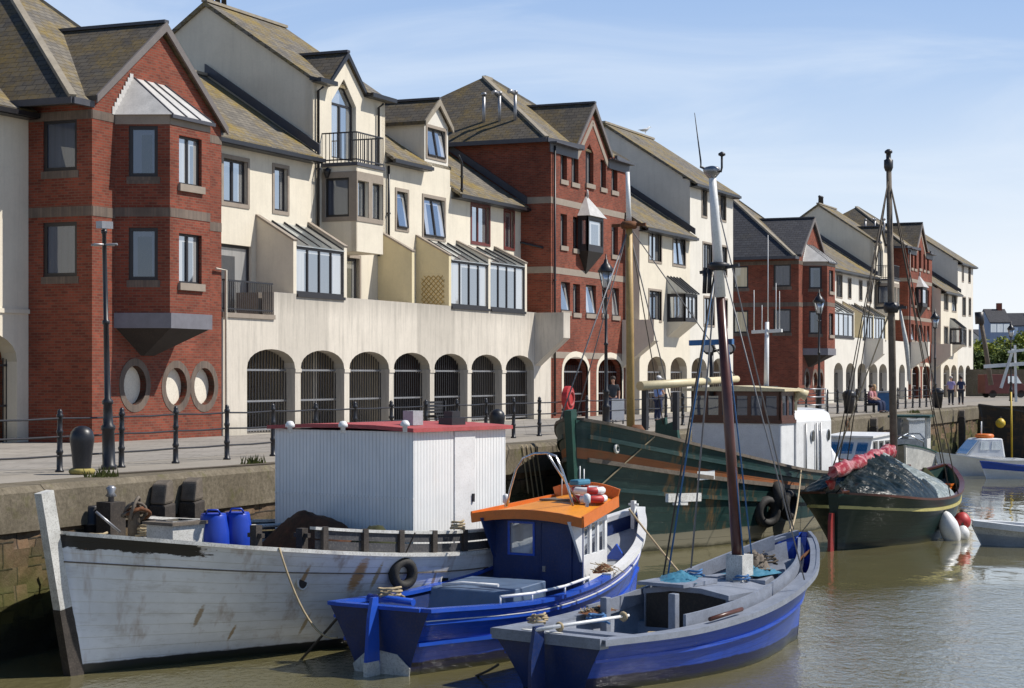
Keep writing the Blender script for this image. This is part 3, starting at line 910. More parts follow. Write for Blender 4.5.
# ---------------------------------------------------------------- tall brick house with pyramid roof
P2 = Fr(0, 0, 1, 0)
t0, t1 = sR, FRONT.u(627)
def pyramid_brick():
    b = Bld('brick_tower_house', 'tall red brick house with a pyramid roof and a dark oriel, beside the terrace end', 'house', t0)
    W, D = t1 - t0, 10.3
    ze = FRONT.z(551, 138); fr = FRONT
    ga, gl, gr = fr.u(592.5), fr.u(577), fr.u(608); zg = fr.z(593, 112)
    top = [(x0, x1, 148, 181) for x0, x1 in ((560.5, 567), (571.5, 578.5), (600.5, 606), (611.5, 617.5))]
    rects = []
    for x0, x1, y0, y1 in ((560.5, 567, 150, 180), (571.5, 578.5, 152, 183), (600.5, 606, 160, 188), (611.5, 617.5, 163, 191),
                           (560.5, 567, 214, 246), (573, 580, 217, 249), (611.5, 618, 225, 255)):
        rects.append((fr.rect(x0, x1, y0, y1), {}))
    low_ = [(fr.rect(x0, x1, y0, y1), dict(tilt=tl * .6)) for x0, x1, y0, y1, tl in ((561, 570, 282, 311, .3), (573, 580, 284, 313, 0), (586, 596, 285, 314, .3), (602, 607, 287, 314, .2), (612, 619, 288, 316, .3))]
    rects += low_
    cz = fr.rect(585.5, 593.5, 152, 184); pt = fr.z(590, 144) - cz[3]
    arch = [(fr.u(563.5), fr.u(588)), (fr.u(598), fr.u(622))]
    m = b.mb()
    W0, W1 = t0, t1
    holes = [rhole(r) for r, k in rects] + [[(cz[0], cz[2]), (cz[1], cz[2]), (cz[1], cz[3]), ((cz[0] + cz[1]) / 2, cz[3] + pt), (cz[0], cz[3])]]
    holes += [arch_hole(a, c, 0.001, 2.0, 2.66) for a, c in arch]
    m.panel(fr, [(W0, 0), (W1, 0), (W1, ze), (gr, ze), (ga, zg), (gl, ze), (W0, ze)], holes, 0.32)
    m.fbox(Fr(W0, -D, W0, 0), 0, D - 0.32, -0.3, 0, 0, ze)
    m.fbox(Fr(W1, 0, W1, -D), 0.32, D, -0.3, 0, 0, ze)
    m.fbox(Fr(W1, -D, W0, -D), 0.3, W - 0.3, -0.3, 0, 0, ze)
    m.box(W0 + 0.3, W1 - 0.3, -3.2, -0.32, 3.0, 3.2); m.box(W0 + .3, W1 - .3, -3.4, -3.2, 0, 3.0)
    b.part('wall', m, M['brick'])
    for r, k in rects: b.window(fr, r, 1, sill='surround', fwid=0.05, sill_d=0.06, dep=0.2, pane='glass_c', **k)  # tilted panes: pale curtain tone in place of the sky's reflection
    b.window(fr, cz, 2, point=pt, fwid=0.05, dep=0.2, pane='glass_c')
    k = b.mb()
    for z in (fr.z(606, 212), fr.z(606, 277), fr.z(592, 358) + .1):
        k.fbox(fr, W0, W1, -0.1, 0.012, z - 0.14, z + 0.14); k.fbox(Fr(W0, -D, W0, 0), 0, D, -0.1, 0.012, z - 0.14, z + 0.14)
    zz = fr.z(606, 277)
    # stone border of the gable
    for a, c in (((gl, ze - 0.5), (ga, zg - 0.45)), ((gr, ze - 0.5), (ga, zg - 0.45))):
        k.bar((a[0], 0.0, a[1]), (c[0], 0.0, c[1]), 0.06, 0.24)
    b.part('stone_band', k, M['surround'])
    k = b.mb()
    for a, c in arch:
        o = arch_hole(a - 0.22, c + 0.22, 0.0, 2.0, 2.9); h = arch_hole(a, c, 0.0, 2.0, 2.66)
        k.panel(fr, o, [[(u, max(z, 0.002)) for u, z in h]], 0.1, q0=0.016)
    b.part('arch_surround', k, M['cream'])
    for a, c in arch:
        k = b.mb()
        for i in range(13): k.bar((a + (c - a) * i / 12, -0.3, 0.05), (a + (c - a) * i / 12, -0.3, 2.3), 0.03, 0.03)
        for z in (1.02, 2.0): k.bar((a, -0.3, z), (c, -0.3, z), 0.05, 0.06, mi=1)
        b.part('iron_gate', k, [M['iron'], M['galv']])
    # oriel: dark box with a pale pyramid roof
    po = 0.5; of = Fr(0, po, 1, po)
    a0, a1 = of.u(588.5), of.u(603.5); z0, z1 = of.z(596, 252), of.z(596, 217)
    ol = Fr(a0, 0.002, a0, po)
    m = b.mb(); r = (a0 + 0.1, a1 - 0.12, z0 + 0.25, z1 - 0.15); rl = (0.12, po - 0.1, z0 + 0.25, z1 - 0.15)
    m.panel(of, [(a0, z0), (a1, z0), (a1, z1), (a0, z1)], [rhole(r)], 0.1)
    m.panel(ol, [(0, z0), (po, z0), (po, z1), (0, z1)], [rhole(rl)], 0.1)
    m.fbox(Fr(a1, po, a1, 0.002), 0.1, po, -0.1, 0, z0, z1)
    orl = b.part('oriel', m, M['frame'])
    b.window(of, r, 1, sill=None, pane='glass_c', dep=0.06); b.window(ol, rl, 1, sill=None, dep=0.05)
    k = b.mb(); am = (a0 + a1) / 2
    tp = [(a0, 0.002, z0), (a0, po, z0), (a1, po, z0), (a1, 0.002, z0)]
    k.add(tp + [(am, 0.002, z0 - 1.0)], [(0, 1, 4), (1, 2, 4), (2, 3, 4), (0, 4, 3), (0, 3, 2, 1)])
    b.part('oriel_hopper', k, M['dark_in'], orl)
    k = b.mb(); e = 0.12
    tp = [(a0 - e, 0.015, z1), (a0 - e, po + e, z1), (a1 + e, po + e, z1), (a1 + e, 0.015, z1)]
    k.add(tp + [(am, 0.015, z1 + 1.0)], [(0, 1, 4), (1, 2, 4), (2, 3, 4), (0, 4, 3), (0, 3, 2, 1)])
    k.lathe([(0.08, 0), (0.05, 0.3), (0.02, 0.34)], (am, 0.08, z1 + 0.9), 8)
    b.part('oriel_roof', k, M['lead'], orl)
    # pyramid roof with a short ridge, and the front gable
    e = 0.35; zr = FRONT.z(551, 138) + (W / 2 + e) * 0.70
    m = b.mb(); cs = (W0 + W1) / 2
    e4 = [(W0 - e, -0.05, ze), (W1 + e, -0.05, ze), (W1 + e, -D - e, ze), (W0 - e, -D - e, ze)]
    rd = [(cs - 0.3, -D / 2, zr), (cs + 0.5, -D / 2, zr)]
    m.add(e4 + rd + [(a, c, d - 0.1) for a, c, d in e4], [(0, 1, 5, 4), (1, 2, 5), (2, 3, 4, 5), (3, 0, 4), (0, 6, 7, 1), (1, 7, 8, 2), (2, 8, 9, 3), (3, 9, 6, 0), (6, 9, 8, 7)])
    m.m[0] = 1
    roof = b.part('roof', m, [M['slate'], M['slate_pale']])
    k = b.mb(); k.bar(e4[0], rd[0], 0.2, 0.12); k.bar(rd[0], rd[1], 0.2, 0.14); k.bar(rd[1], e4[1], 0.2, 0.12)
    b.part('hip_tiles', k, M['verge'], roof)
    k = b.mb()
    for a, c in ((e4[3], e4[0]), (e4[0], (gl - 0.1, e, ze)), ((gr + 0.1, e, ze), e4[1])):
        k.bar((a[0], a[1], ze - 0.1), (c[0], c[1], ze - 0.1), 0.14, 0.18)
    for a, c in ((W0 - .2, gl), (gr, W1 + .2)):
        k.box(a, c, 0.0, e, ze - 0.22, ze - 0.16); k.box(a, c, 0.02, 0.06, ze - 0.6, ze - 0.22)
    b.part('gutter', k, M['flash'], roof)
    gable_roof(b, gl - 0.25, ga, gr + 0.25, ze + 0.05, zg + 0.4, 0.12, -5.0, 'slate')
    # three steel flues on the left slope
    for i, x in enumerate((490, 501, 515)):
        q = b.mb(); p_ = -3.6 + i * 0.75; sl = W0 + 1.0
        zb = ze + (sl - W0 + e) * 0.70
        q.tube([(sl, p_, zb - 0.2), (sl, p_, zb + 1.25)], 0.075, 8)
        if i: q.tube([(sl, p_, zb + 1.2), (sl - 0.25, p_ - .1, zb + 1.3), (sl - 0.4, p_ - .15, zb + 1.25)], 0.09, 8)
        q.lathe([(0.12, 0), (0.13, 0.1), (0.03, 0.14)], (sl, p_, zb + 1.22), 8)
        b.part('steel_flue', q, M['galv'], roof)
    down_pipe(b, W0 + 0.25, 0.08, 0.1, ze - 0.3)
    k = b.mb(); k.tube([(W0 - 0.06, -0.35, 7.3), (W0 - 0.06, -3.2, 8.0)], 0.05, 6); b.part('side_pipe', k, M['black'])
    return b


red2 = pyramid_brick()

# ---------------------------------------------------------------- far cream house of the group (low wing + tall gable)
PB = 0.7
FB = Fr(0, PB, 1, PB)
sBB = FRONT.u(625.5)
u0, u1, u2 = sBB, FB.u(690), FB.u(733)
def end_cream():
    b = Bld('cream_house', 'cream house with low wing, tall plain gable and small glazed bay, behind the ochre mast', 'house', u0)
    fr = FB
    ze1, ze2 = fr.z(660, 226), fr.z(692, 179)
    r = lambda *a: fr.rect(*a)
    wl = [(r(649, 661, 232, 261), dict(cols=2, sur=0.1)), (r(673, 685, 238, 265), dict(cols=2, sur=0.1, tilt=0.1)), (r(649, 661, 291, 320), dict(cols=2, sur=0.1))]
    wt = [(r(702, 706.5, 188, 216), dict(sur=0.1)), (r(720, 725.5, 194, 220), dict(sur=0.1)), (r(703, 712, 244, 274), dict(cols=2, sur=0.1)), (r(721, 726.5, 247, 275), dict(sur=0.1)),
          (r(704, 714, 298, 325), dict(cols=2, sur=0.1)), (r(721, 727, 300, 326), dict(sur=0.1))]
    ar = [(fr.u(647.5), fr.u(666)), (fr.u(670.5), fr.u(687)), (fr.u(691.5), fr.u(707)), (fr.u(712), fr.u(726))]
    zs, za = 2.1, 2.75
    ah = [arch_hole(a, c, 0.001, zs, za) for a, c in ar]
    D = 9.3
    m = b.mb()
    m.panel(fr, [(u0, 0), (u1, 0), (u1, ze1), (u0, ze1)], [rhole(x) for x, k in wl] + ah[:2], 0.4)
    m.panel(Fr(u0, PB - D, u0, PB), [(0, 0), (D - 0.4, 0), (D - .4, ze1), (D / 2, ze1 + .66 * D / 2), (0, ze1)], [], 0.3)
    m.fbox(Fr(u2, PB - D, u0, PB - D), 0, u2 - u0, 0, 0.3, 0, ze1)
    b.part('wall', m, M['cream'])
    pr = PB - D / 2; zr = ze2 + 0.66 * D / 2
    m = b.mb()
    m.panel(fr, [(u1, 0), (u2, 0), (u2, ze2), (u1, ze2)], [rhole(x) for x, k in wt] + ah[2:], 0.4)
    for f in (Fr(u1, PB - D, u1, PB), Fr(u2, PB, u2, PB - D)):
        o = D if f.ds * 0 + f.dp > 0 else 0
        m.panel(f, [(0 if o else 0.4, 0), (D - 0.4 if o else D, 0), (D - 0.4 if o else D, ze2 + (0.12)), (D / 2, zr), (0 if o else 0.4, ze2 + .12)], [], 0.28)
    b.part('gable_wall', m, M['white_r'])
    m = b.mb(); m.box(u0 + .3, u2 - .3, -1.9, -1.7, 0, 3.2); m.box(u0 + .3, u2 - .3, -1.7, PB - 0.4, 3.0, 3.2)
    b.part('back_wall', m, M['pink_r'])
    for x, k in wl + wt: b.window(fr, x, fwid=0.055, **k)
    pitched(b, u0 - 0.02, u1 - 0.01, PB, D, ze1, 0.66, 'slate_pale', over=0.4, ends=(0.1, 0))
    pitched(b, u1, u2, PB, D, ze2, 0.66, 'slate_pale', over=0.35, ends=(0.12, 0.15), name='gable_roof')
    for a, c in ar:
        k = b.mb()
        for z in (1.02, 2.0): k.bar((a, PB - 0.3, z), (c, PB - 0.3, z), 0.05, 0.06, mi=1)
        for i in range(8): k.bar((a + (c - a) * i / 7, PB - 0.3, 0.05), (a + (c - a) * i / 7, PB - 0.3, 2.0), 0.03, 0.03)
        b.part('iron_gate', k, [M['iron'], M['galv']])
    k = b.mb(); pr = PB - D / 2; zq = ze1 + .66 * D / 2
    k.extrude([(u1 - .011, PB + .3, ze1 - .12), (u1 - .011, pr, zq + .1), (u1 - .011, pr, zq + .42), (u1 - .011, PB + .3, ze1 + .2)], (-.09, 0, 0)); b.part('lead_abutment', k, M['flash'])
    # glazed bay
    po = PB + 0.95; of = Fr(0, po, 1, po)
    a0, a1 = of.u(685.5), of.u(697.5); z0, z1 = of.z(690, 322), of.z(690, 294)
    ol = Fr(a0, PB + .002, a0, po); L = ol.len
    m = b.mb(); rf = (a0 + 0.08, a1 - 0.08, z0 + 0.15, z1 - 0.1); rl = (0.08, L - 0.08, z0 + 0.15, z1 - 0.1)
    m.panel(of, [(a0, z0), (a1, z0), (a1, z1), (a0, z1)], [rhole(rf)], 0.1)
    m.panel(ol, [(0, z0), (L, z0), (L, z1), (0, z1)], [rhole(rl)], 0.1)
    m.fbox(Fr(a1, po, a1, PB + .002), 0.1, L, -0.1, 0, z0, z1)
    orl = b.part('oriel', m, M['frame'])
    b.window(of, rf, 3, sill=None, pane='glass_c', dep=0.06); b.window(ol, rl, 1, sill=None, dep=0.06)
    k = b.mb(); k.extrude([(a0, PB + .002, z0), (a0, po, z0), (a0, PB + .002, z0 - 0.75)], (a1 - a0, 0, 0)); b.part('oriel_base', k, M['cream'], orl)
    k = b.mb(); zt = z1 + 0.85
    k.extrude([(a0 - .08, PB + .002, z1), (a0 - .08, po + .1, z1), (a0 - .08, PB + .002, zt)], (a1 - a0 + .16, 0, 0))
    for i in range(5): k.bar((a0 + (a1 - a0) * i / 4, po + .1, z1 + .03), (a0 + (a1 - a0) * i / 4, PB + .02, zt + .03), 0.05, 0.06, mi=1)
    b.part('oriel_roof', k, [M['roofglass'], M['frame']], orl)
    f2 = Fr(0, 1.45, 1, 1.45)
    s_ = FRONT.u(623.5)
    fin(b, s_ - 0.25, s_ + 0.45, 0.02, 1.6, FRONT.z(624, 319) - .05, FRONT.z(624, 341), FRONT.z(636, 368), 'cream')
    return b


endB = end_cream()

# ---------------------------------------------------------------- cream house at the left edge of the picture
c1 = -0.01; pc = -2.1
FC = Fr(0, pc, 1, pc)
leftc = Bld('cream_house', 'cream house cut by the left edge, left of the first brick house', 'house', -14)
m = leftc.mb(); ze = 9.25
ax1 = FC.u(17)
hl = [arch_hole(ax1 - 2.9, ax1, 0.001, 2.2, 3.0), arch_hole(ax1 - 6.6, ax1 - 3.7, 0.001, 2.2, 3.0)]
m.panel(FC, [(-14, 0), (c1, 0), (c1, ze), (-14, ze)], hl, 0.5)
m.box(-14, c1, pc - 3.2, pc - 3.0, 0, 3.2); m.box(-14, c1, pc - 3, pc - 0.5, 3.1, 3.2)
m.fbox(Fr(c1, pc - 8, -14, pc - 8), 0, 13.9, 0, 0.3, 0, ze); m.fbox(Fr(-14, pc - 8, -14, pc), 0, 7.4, -0.3, 0, 0, ze)
leftc.part('wall', m, M['cream'])
k = leftc.mb(); k.fbox(FC, -14, c1, -0.1, 0.05, FC.z(14, 311) - 0.06, FC.z(14, 311) + 0.06); leftc.part('ledge', k, M['cream'])
k = leftc.mb()
for i in range(20): k.bar((ax1 - 2.9 + 2.9 * i / 19, pc - 0.35, 0), (ax1 - 2.9 + 2.9 * i / 19, pc - 0.35, 2.3), 0.03, 0.03)
for z in (1.0, 2.1): k.bar((ax1 - 2.9, pc - .35, z), (ax1, pc - .35, z), 0.05, 0.06)
leftc.part('iron_gate', k, M['iron'])
pitched(leftc, -14, c1 + 0.9 - 0.95, pc, 8, ze, 0.66, 'slate_pale', over=0.35)

# ---------------------------------------------------------------- the second half of the row, farther off
def shifted(b, ds, label):
    o = copy_tree(b.root)
    o.location = fw(b.s0 + ds, 0)
    return tag(o, label)


red2b = shifted(red2, 73.55, 'distant red brick house with a pyramid roof, right of the tall ketch mast')
endBb = shifted(endB, 73.9, 'farthest cream house of the row, at its right end')
tallAb_s = MAIN.u(874)
tallAb = shifted(tallA, tallAb_s - sT0, 'distant cream gabled house just left of the tall ketch mast')
d0 = 73.4 + 6.5
d1 = tallAb_s
d2 = d1 + (sT1 - sT0)
d3 = sR + 73.55
far = Bld('cream_house', 'distant low cream house with four upper windows, between brick house and cream gable', 'house', d0)
ze = MAIN.z(850, 269)
wl = [(MAIN.rect(836.5, 842, 275, 297), dict(cols=2, sur=0.08)), (MAIN.rect(848, 851, 279, 298), dict(sur=0.08)), (MAIN.rect(859, 862, 281, 300), dict(sur=0.08)), (MAIN.rect(867, 871.5, 282, 302), dict(cols=2, sur=0.08))]
m = far.mb()
plain_wall(far, MAIN, d0, d1 - .01, 3.3, ze, wl, 'white_r', mb=m)
m.fbox(Fr(d1 - .01, PM - D2, d0, PM - D2), 0, d1 - d0 - .01, 0, 0.3, 3.3, ze)
far.part('wall', m, M['white_r'])
pitched(far, d0 - 0.5, d1 - 0.012, PM, D2, ze, 0.66, 'slate_pale', over=0.4)
zl, zt = 6.1, 6.95
conservatory(far, FRONT.u(834), FRONT.u(854.5), zl, zt, mat='cream')
conservatory(far, FRONT.u(862), FRONT.u(874), zl, zt, right=False)
conservatory(far, FRONT.u(873.3), FRONT.u(886), zl, zt)
ter2 = Bld('arcade_terrace', 'distant cream terrace wall on narrow looking dark arches, behind the couple on the bench', 'terrace', d0)
m = ter2.mb()
ars = [(FRONT.u(a), FRONT.u(c)) for a, c in ((834, 843), (846, 855), (857.5, 866.5), (869, 877.5), (879, 887), (889.5, 896), (899, 905))]
m.panel(FRONT, [(d0 + .01, 0), (d3 - .01, 0), (d3 - .01, Z_PAR), (d0 + .01, Z_PAR)], [arch_hole(a, c, 0.001, 2.05, 2.7) for a, c in ars], 0.55)
m.box(d0 + .01, d3 - .01, -4.2, -.56, 3.0, 3.28)
ter2.part('arcade_wall', m, M['white_r'])
k = ter2.mb(); k.box(d0 + .3, d3 - .3, -4.5, -4.2, 0, 3.28); ter2.part('back_wall', k, M['brick'])
for a, c in ars:
    k = ter2.mb()
    for i in range(8): k.bar((a + (c - a) * i / 7, -0.4, 0.05), (a + (c - a) * i / 7, -0.4, 2.0), 0.04, 0.04)
    for z in (1.0, 2.0): k.bar((a, -.4, z), (c, -.4, z), 0.06, 0.06)
    ter2.part('iron_gate', k, M['iron'])
fin(ter2, FRONT.u(865), FRONT.u(867), 0.002, 1.3, Z_PAR - .01, Z_PAR - 1.1, Z_PAR - 2.2, 'white_r')
fin(ter2, FRONT.u(909), FRONT.u(910.5), 0.002, 1.5, Z_PAR - .01, Z_PAR - 1.1, Z_PAR - 2.2, 'white_r')
if d3 - d2 > 1:
    lnk = Bld('cream_house', 'distant strip of cream house between the cream gable and the pyramid roof', 'house', d2)
    m = lnk.mb(); m.fbox(MAIN, d2 + .01, d3 - .01, -D2, 0, 3.3, ze); lnk.part('wall', m, M['white_r'])
    pitched(lnk, d2 + .15, d3 - .012, PM, D2, ze, 0.66, 'slate_pale', over=0.3)

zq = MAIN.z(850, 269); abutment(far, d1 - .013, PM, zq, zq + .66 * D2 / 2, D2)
# ================================================================ ground, quay, water, camera, light (setting)
def concrete():
    t = NT('quay_concrete'); v = t.coord('Object')
    sx = t.sep(v)
    a = t.noise(v, 0.35, 6, 0.7); f = t.noise(v, 18, 4, 0.7); g = t.noise(v, 2.5, 5, 0.7)
    c = t.mix(t.ramp(a, [(0.3, 0.0), (0.7, 1.0)]), (0.26, 0.235, 0.2), (0.36, 0.325, 0.28))
    c = t.mix(t.math('MULTIPLY', t.ramp(f, [(0.4, 0.0), (0.75, 1.0)]), 0.5), c, (0.2, 0.17, 0.13))
    c = t.mix(t.math('MULTIPLY', t.ramp(g, [(0.55, 0.0), (0.75, 1.0)]), 0.35), c, (0.16, 0.14, 0.10))
    t.bump(f, 0.4, 0.01)
    return t.done(c, 0.9, 0, 0.2)


def paving():
    t = NT('paved_walk'); v = t.coord('Object')
    br = t.n('ShaderNodeTexBrick'); t.set(br.inputs['Vector'], v)
    br.inputs['Color1'].default_value = (0.30, 0.275, 0.245, 1); br.inputs['Color2'].default_value = (0.255, 0.235, 0.21, 1); br.inputs['Mortar'].default_value = (0.17, 0.15, 0.13, 1)
    br.inputs['Scale'].default_value = 1; br.inputs['Brick Width'].default_value = 0.9; br.inputs['Row Height'].default_value = 0.6; br.inputs['Mortar Size'].default_value = 0.012
    a = t.noise(v, 0.6, 6, 0.7)
    c = t.mix(0.8, br.outputs[0], t.ramp(a, [(0.3, 0.75), (0.7, 1.2)]), 'MULTIPLY')
    st = t.noise(v, 1.7, 6, 0.75, 0.8)
    c = t.mix(t.math('MULTIPLY', t.ramp(st, [(0.55, 0.0), (0.7, 1.0)]), 0.45), c, (0.12, 0.105, 0.09))
    f = t.noise(v, 25, 3, 0.7); t.bump(f, 0.3, 0.005)
    return t.done(c, 0.9, 0, 0.2)


def stone_wall():
    t = NT('quay_sandstone'); v = t.coord('UV')
    wob = t.noise(v, 1.5, 3, 0.6)
    wv = t.n('ShaderNodeVectorMath', operation='ADD'); t.set(wv.inputs[0], v)
    cb = t.n('ShaderNodeCombineXYZ'); t.set(cb.inputs[0], t.math('MULTIPLY', wob, 0.12)); t.set(cb.inputs[1], t.math('MULTIPLY', wob, 0.08)); t.set(wv.inputs[1], cb.outputs[0])
    br = t.n('ShaderNodeTexBrick'); t.set(br.inputs['Vector'], wv.outputs[0])
    br.inputs['Color1'].default_value = (0.165, 0.1, 0.055, 1); br.inputs['Color2'].default_value = (0.09, 0.065, 0.045, 1); br.inputs['Mortar'].default_value = (0.035, 0.028, 0.022, 1)
    br.inputs['Scale'].default_value = 1; br.inputs['Brick Width'].default_value = 0.85; br.inputs['Row Height'].default_value = 0.43; br.inputs['Mortar Size'].default_value = 0.018; br.inputs['Mortar Smooth'].default_value = 0.4
    a = t.noise(v, 1.1, 6, 0.75); f = t.noise(v, 7, 5, 0.75)
    c = t.mix(0.85, br.outputs[0], t.ramp(a, [(0.25, 0.45), (0.7, 1.45)]), 'MULTIPLY')
    c = t.mix(t.math('MULTIPLY', t.ramp(f, [(0.5, 0.0), (0.75, 1.0)]), 0.5), c, (0.22, 0.17, 0.11))
    y = t.sep(v)[1]
    # weed belt left by the tide
    alg = t.math('ADD', y, t.math('MULTIPLY', a, 1.6))
    mr = t.n('ShaderNodeMapRange'); t.set(mr.inputs[0], alg)
    mr.inputs[1].default_value = 0.0; mr.inputs[2].default_value = -1.0; mr.inputs[3].default_value = 0.0; mr.inputs[4].default_value = 0.85
    c = t.mix(mr.outputs[0], c, (0.06, 0.065, 0.012))
    mr2 = t.n('ShaderNodeMapRange'); t.set(mr2.inputs[0], alg)
    mr2.inputs[1].default_value = -1.1; mr2.inputs[2].default_value = -1.7; mr2.inputs[3].default_value = 0.0; mr2.inputs[4].default_value = 0.9
    c = t.mix(mr2.outputs[0], c, (0.018, 0.018, 0.012))
    t.bump(t.math('SUBTRACT', t.math('MULTIPLY', f, 0.5), br.outputs[1]), 0.9, 0.05)
    return t.done(c, 0.85, 0, 0.3)


def coping_mat():
    t = NT('quay_coping_concrete'); v = t.coord('Object'); u = t.coord('UV', (1, 1, 1))
    a = t.noise(v, 0.8, 6, 0.75); f = t.noise(v, 11, 5, 0.75); s_ = t.noise(t.coord('UV', (3, 0.5, 1)), 1.3, 5, 0.7)
    c = t.mix(t.ramp(a, [(0.3, 0.0), (0.7, 1.0)]), (0.115, 0.095, 0.066), (0.25, 0.212, 0.155))
    c = t.mix(t.math('MULTIPLY', t.ramp(f, [(0.4, 0.0), (0.7, 1.0)]), 0.8), c, (0.07, 0.058, 0.04))
    c = t.mix(t.math('MULTIPLY', t.ramp(s_, [(0.5, 0.0), (0.75, 1.0)]), 0.6), c, (0.09, 0.075, 0.05))
    c = t.mix(t.math('MULTIPLY', t.ramp(t.noise(v, 1.7, 4, 0.7), [(0.55, 0.0), (0.72, 1.0)]), 0.6), c, (0.1, 0.1, 0.025))
    t.bump(f, 0.7, 0.02)
    return t.done(c, 0.9, 0, 0.2)


def water_mat():
    t = NT('harbour_water'); v = t.coord('Object')
    x, y, z = t.sep(v)[0], t.sep(v)[1], t.sep(v)[2]
    # wind patch: ruffled in the open basin to the right front, calm under the quay
    edge = t.noise(t.coord('Object', (0.12, 0.05, 1)), 1.0, 4, 0.6)
    d = t.math('SUBTRACT', t.math('SUBTRACT', t.math('MULTIPLY', x, 0.55), t.math('MULTIPLY', y, 1.0)), t.math('MULTIPLY', edge, 10.0))
    mr = t.n('ShaderNodeMapRange', interpolation_type='SMOOTHSTEP'); t.set(mr.inputs[0], d)
    mr.inputs[1].default_value = -44.5; mr.inputs[2].default_value = -40.5; mr.inputs[3].default_value = 0.0; mr.inputs[4].default_value = 1.0
    ruf = mr.outputs[0]
    r1 = t.noise(t.coord('Object', (1.0, 0.6, 1)), 8.0, 3, 0.6, 0.4)
    r2 = t.noise(t.coord('Object', (1.0, 0.5, 1)), 1.6, 3, 0.5)
    r3 = t.noise(t.coord('Object', (1.0, 0.6, 1)), 0.55, 2, 0.5)
    h = t.math('ADD', t.math('MULTIPLY', r1, t.math('ADD', t.math('MULTIPLY', ruf, 0.015), 0.001)), t.math('ADD', t.math('MULTIPLY', r2, t.math('ADD', t.math('MULTIPLY', ruf, 0.010), 0.012)), t.math('MULTIPLY', r3, 0.03)))
    nd = t.n('ShaderNodeBump'); nd.inputs['Strength'].default_value = 1.0; nd.inputs['Distance'].default_value = 1.0
    t.set(nd.inputs['Height'], h); t.t.links.new(nd.outputs[0], t.b.inputs['Normal'])
    mud = t.noise(v, 0.09, 4, 0.6)
    c = t.mix(t.ramp(mud, [(0.3, 0.0), (0.7, 1.0)]), (0.125, 0.112, 0.05), (0.15, 0.132, 0.066))
    t.b.inputs['IOR'].default_value = 1.85
    return t.done(c, t.math('ADD', t.math('MULTIPLY', ruf, 0.05), 0.03), 0, 0.5)


M['concrete'] = concrete(); M['paving'] = paving(); M['stone'] = stone_wall(); M['coping'] = coping_mat(); M['water'] = water_mat()
M['earth'] = paint('rough_ground', (0.12, 0.12, 0.06), 0.95, 0.4, scale=0.05)

S_END = (Fr(0, P_EDGE, 1, P_EDGE)).u(979)
m = MB(); m.add([(-900, -300, ZW), (900, -300, ZW), (900, 900, ZW), (-900, 900, ZW)], [(0, 1, 2, 3)])
o = m.build('water', M['water']); tag(o, 'green brown harbour water, calm by the quay and ruffled at the right front', 'water', kind='structure')
# land behind the quay (one sheet to the horizon, a finger of it ends at the basin)
LT = lambda s, p, z: fw(s, p, z)
m = MB(LT)
m.extrude([(-160, P_EDGE - 0.9, -0.004), (-160, -400, -0.004), (900, -400, -0.004), (900, 500, -0.004), (S_END + 1.0, 500, -0.004), (S_END + 1.0, P_EDGE - 0.9, -0.004)][::-1], (0, 0, -4.5))
o = m.build('ground', M['concrete']); tag(o, 'pale concrete quay top and land behind the houses', 'ground', kind='structure')
m = MB(LT); m.add([(-160, 7.6, 0.0), (S_END + 60, 7.6, 0.0), (S_END + 60, -2.0, 0.0), (-160, -2.0, 0.0)], [(0, 1, 2, 3)])
o = m.build('pavement', M['paving']); tag(o, 'grey paved walk between houses and railing', 'pavement', kind='structure')
# quay wall
qw = thing('quay_wall', 'old sandstone quay wall with a thick concrete coping and green weed', 'quay wall', fw(0, P_EDGE), ROT)
TQ = lambda s, p, z: (s, -(p - P_EDGE), z)
m = MB(TQ)
def rough_front(m, s0, s1, p, z0, z1, step, amp, mi=0, depth=0.9):
    n = int((s1 - s0) / step); rows = max(1, int((z1 - z0) / 0.28)); g = random.Random(5)
    vs, fs = [], []
    for i in range(n + 1):
        for j in range(rows + 1):
            vs.append((s0 + (s1 - s0) * i / n, p + g.uniform(-amp, amp * 0.3), z0 + (z1 - z0) * j / rows))
    for i in range(n):
        for j in range(rows):
            a = i * (rows + 1) + j; fs.append((a, a + rows + 1, a + rows + 2, a + 1))
    m.add(vs, fs, mi)
rough_front(m, -60, S_END, P_EDGE - 0.06, ZW - 1.5, -0.72, 0.4, 0.09)
m.add([(S_END, P_EDGE, ZW - 1.5), (S_END + .95, P_EDGE - .9, ZW - 1.5), (S_END + .95, P_EDGE - .9, -0.73), (S_END, P_EDGE - .06, -0.73)], [(0, 1, 2, 3)])
qw_o = m.build('stone_face', M['stone'], qw)
for i in range(47):                                   # coping: cast blocks about 3.6 m long, edges worn
    g = random.Random(i); a = -60 + i * 3.6; c = min(a + 3.585, S_END)
    if a >= S_END - 0.3: break
    m = MB(TQ); dp = g.uniform(-0.03, 0.03); dz = g.uniform(-0.02, 0.012)
    prof = [(P_EDGE - 0.9, -0.74), (P_EDGE + dp, -0.74), (P_EDGE + dp + 0.01, -0.1 + dz), (P_EDGE - 0.09 + dp, 0.004 + dz), (P_EDGE - 0.9, 0.003)]
    m.extrude([(a, p, z) for p, z in prof], (c - a, 0, 0))
    m.build('coping_block', M['coping'], qw)
# far return wall across the end of the basin
rw = thing('quay_wall', 'shaded return wall across the far right end of the basin', 'quay wall', fw(S_END, P_EDGE), ROT)
m = MB(lambda s, p, z: (s - S_END, -(p - P_EDGE), z)); m.box(S_END + 0.96, S_END + 1.6, P_EDGE - 0.9, 200, ZW - 1.5, 0.02)
m.build('stone_face', M['stone'], rw)

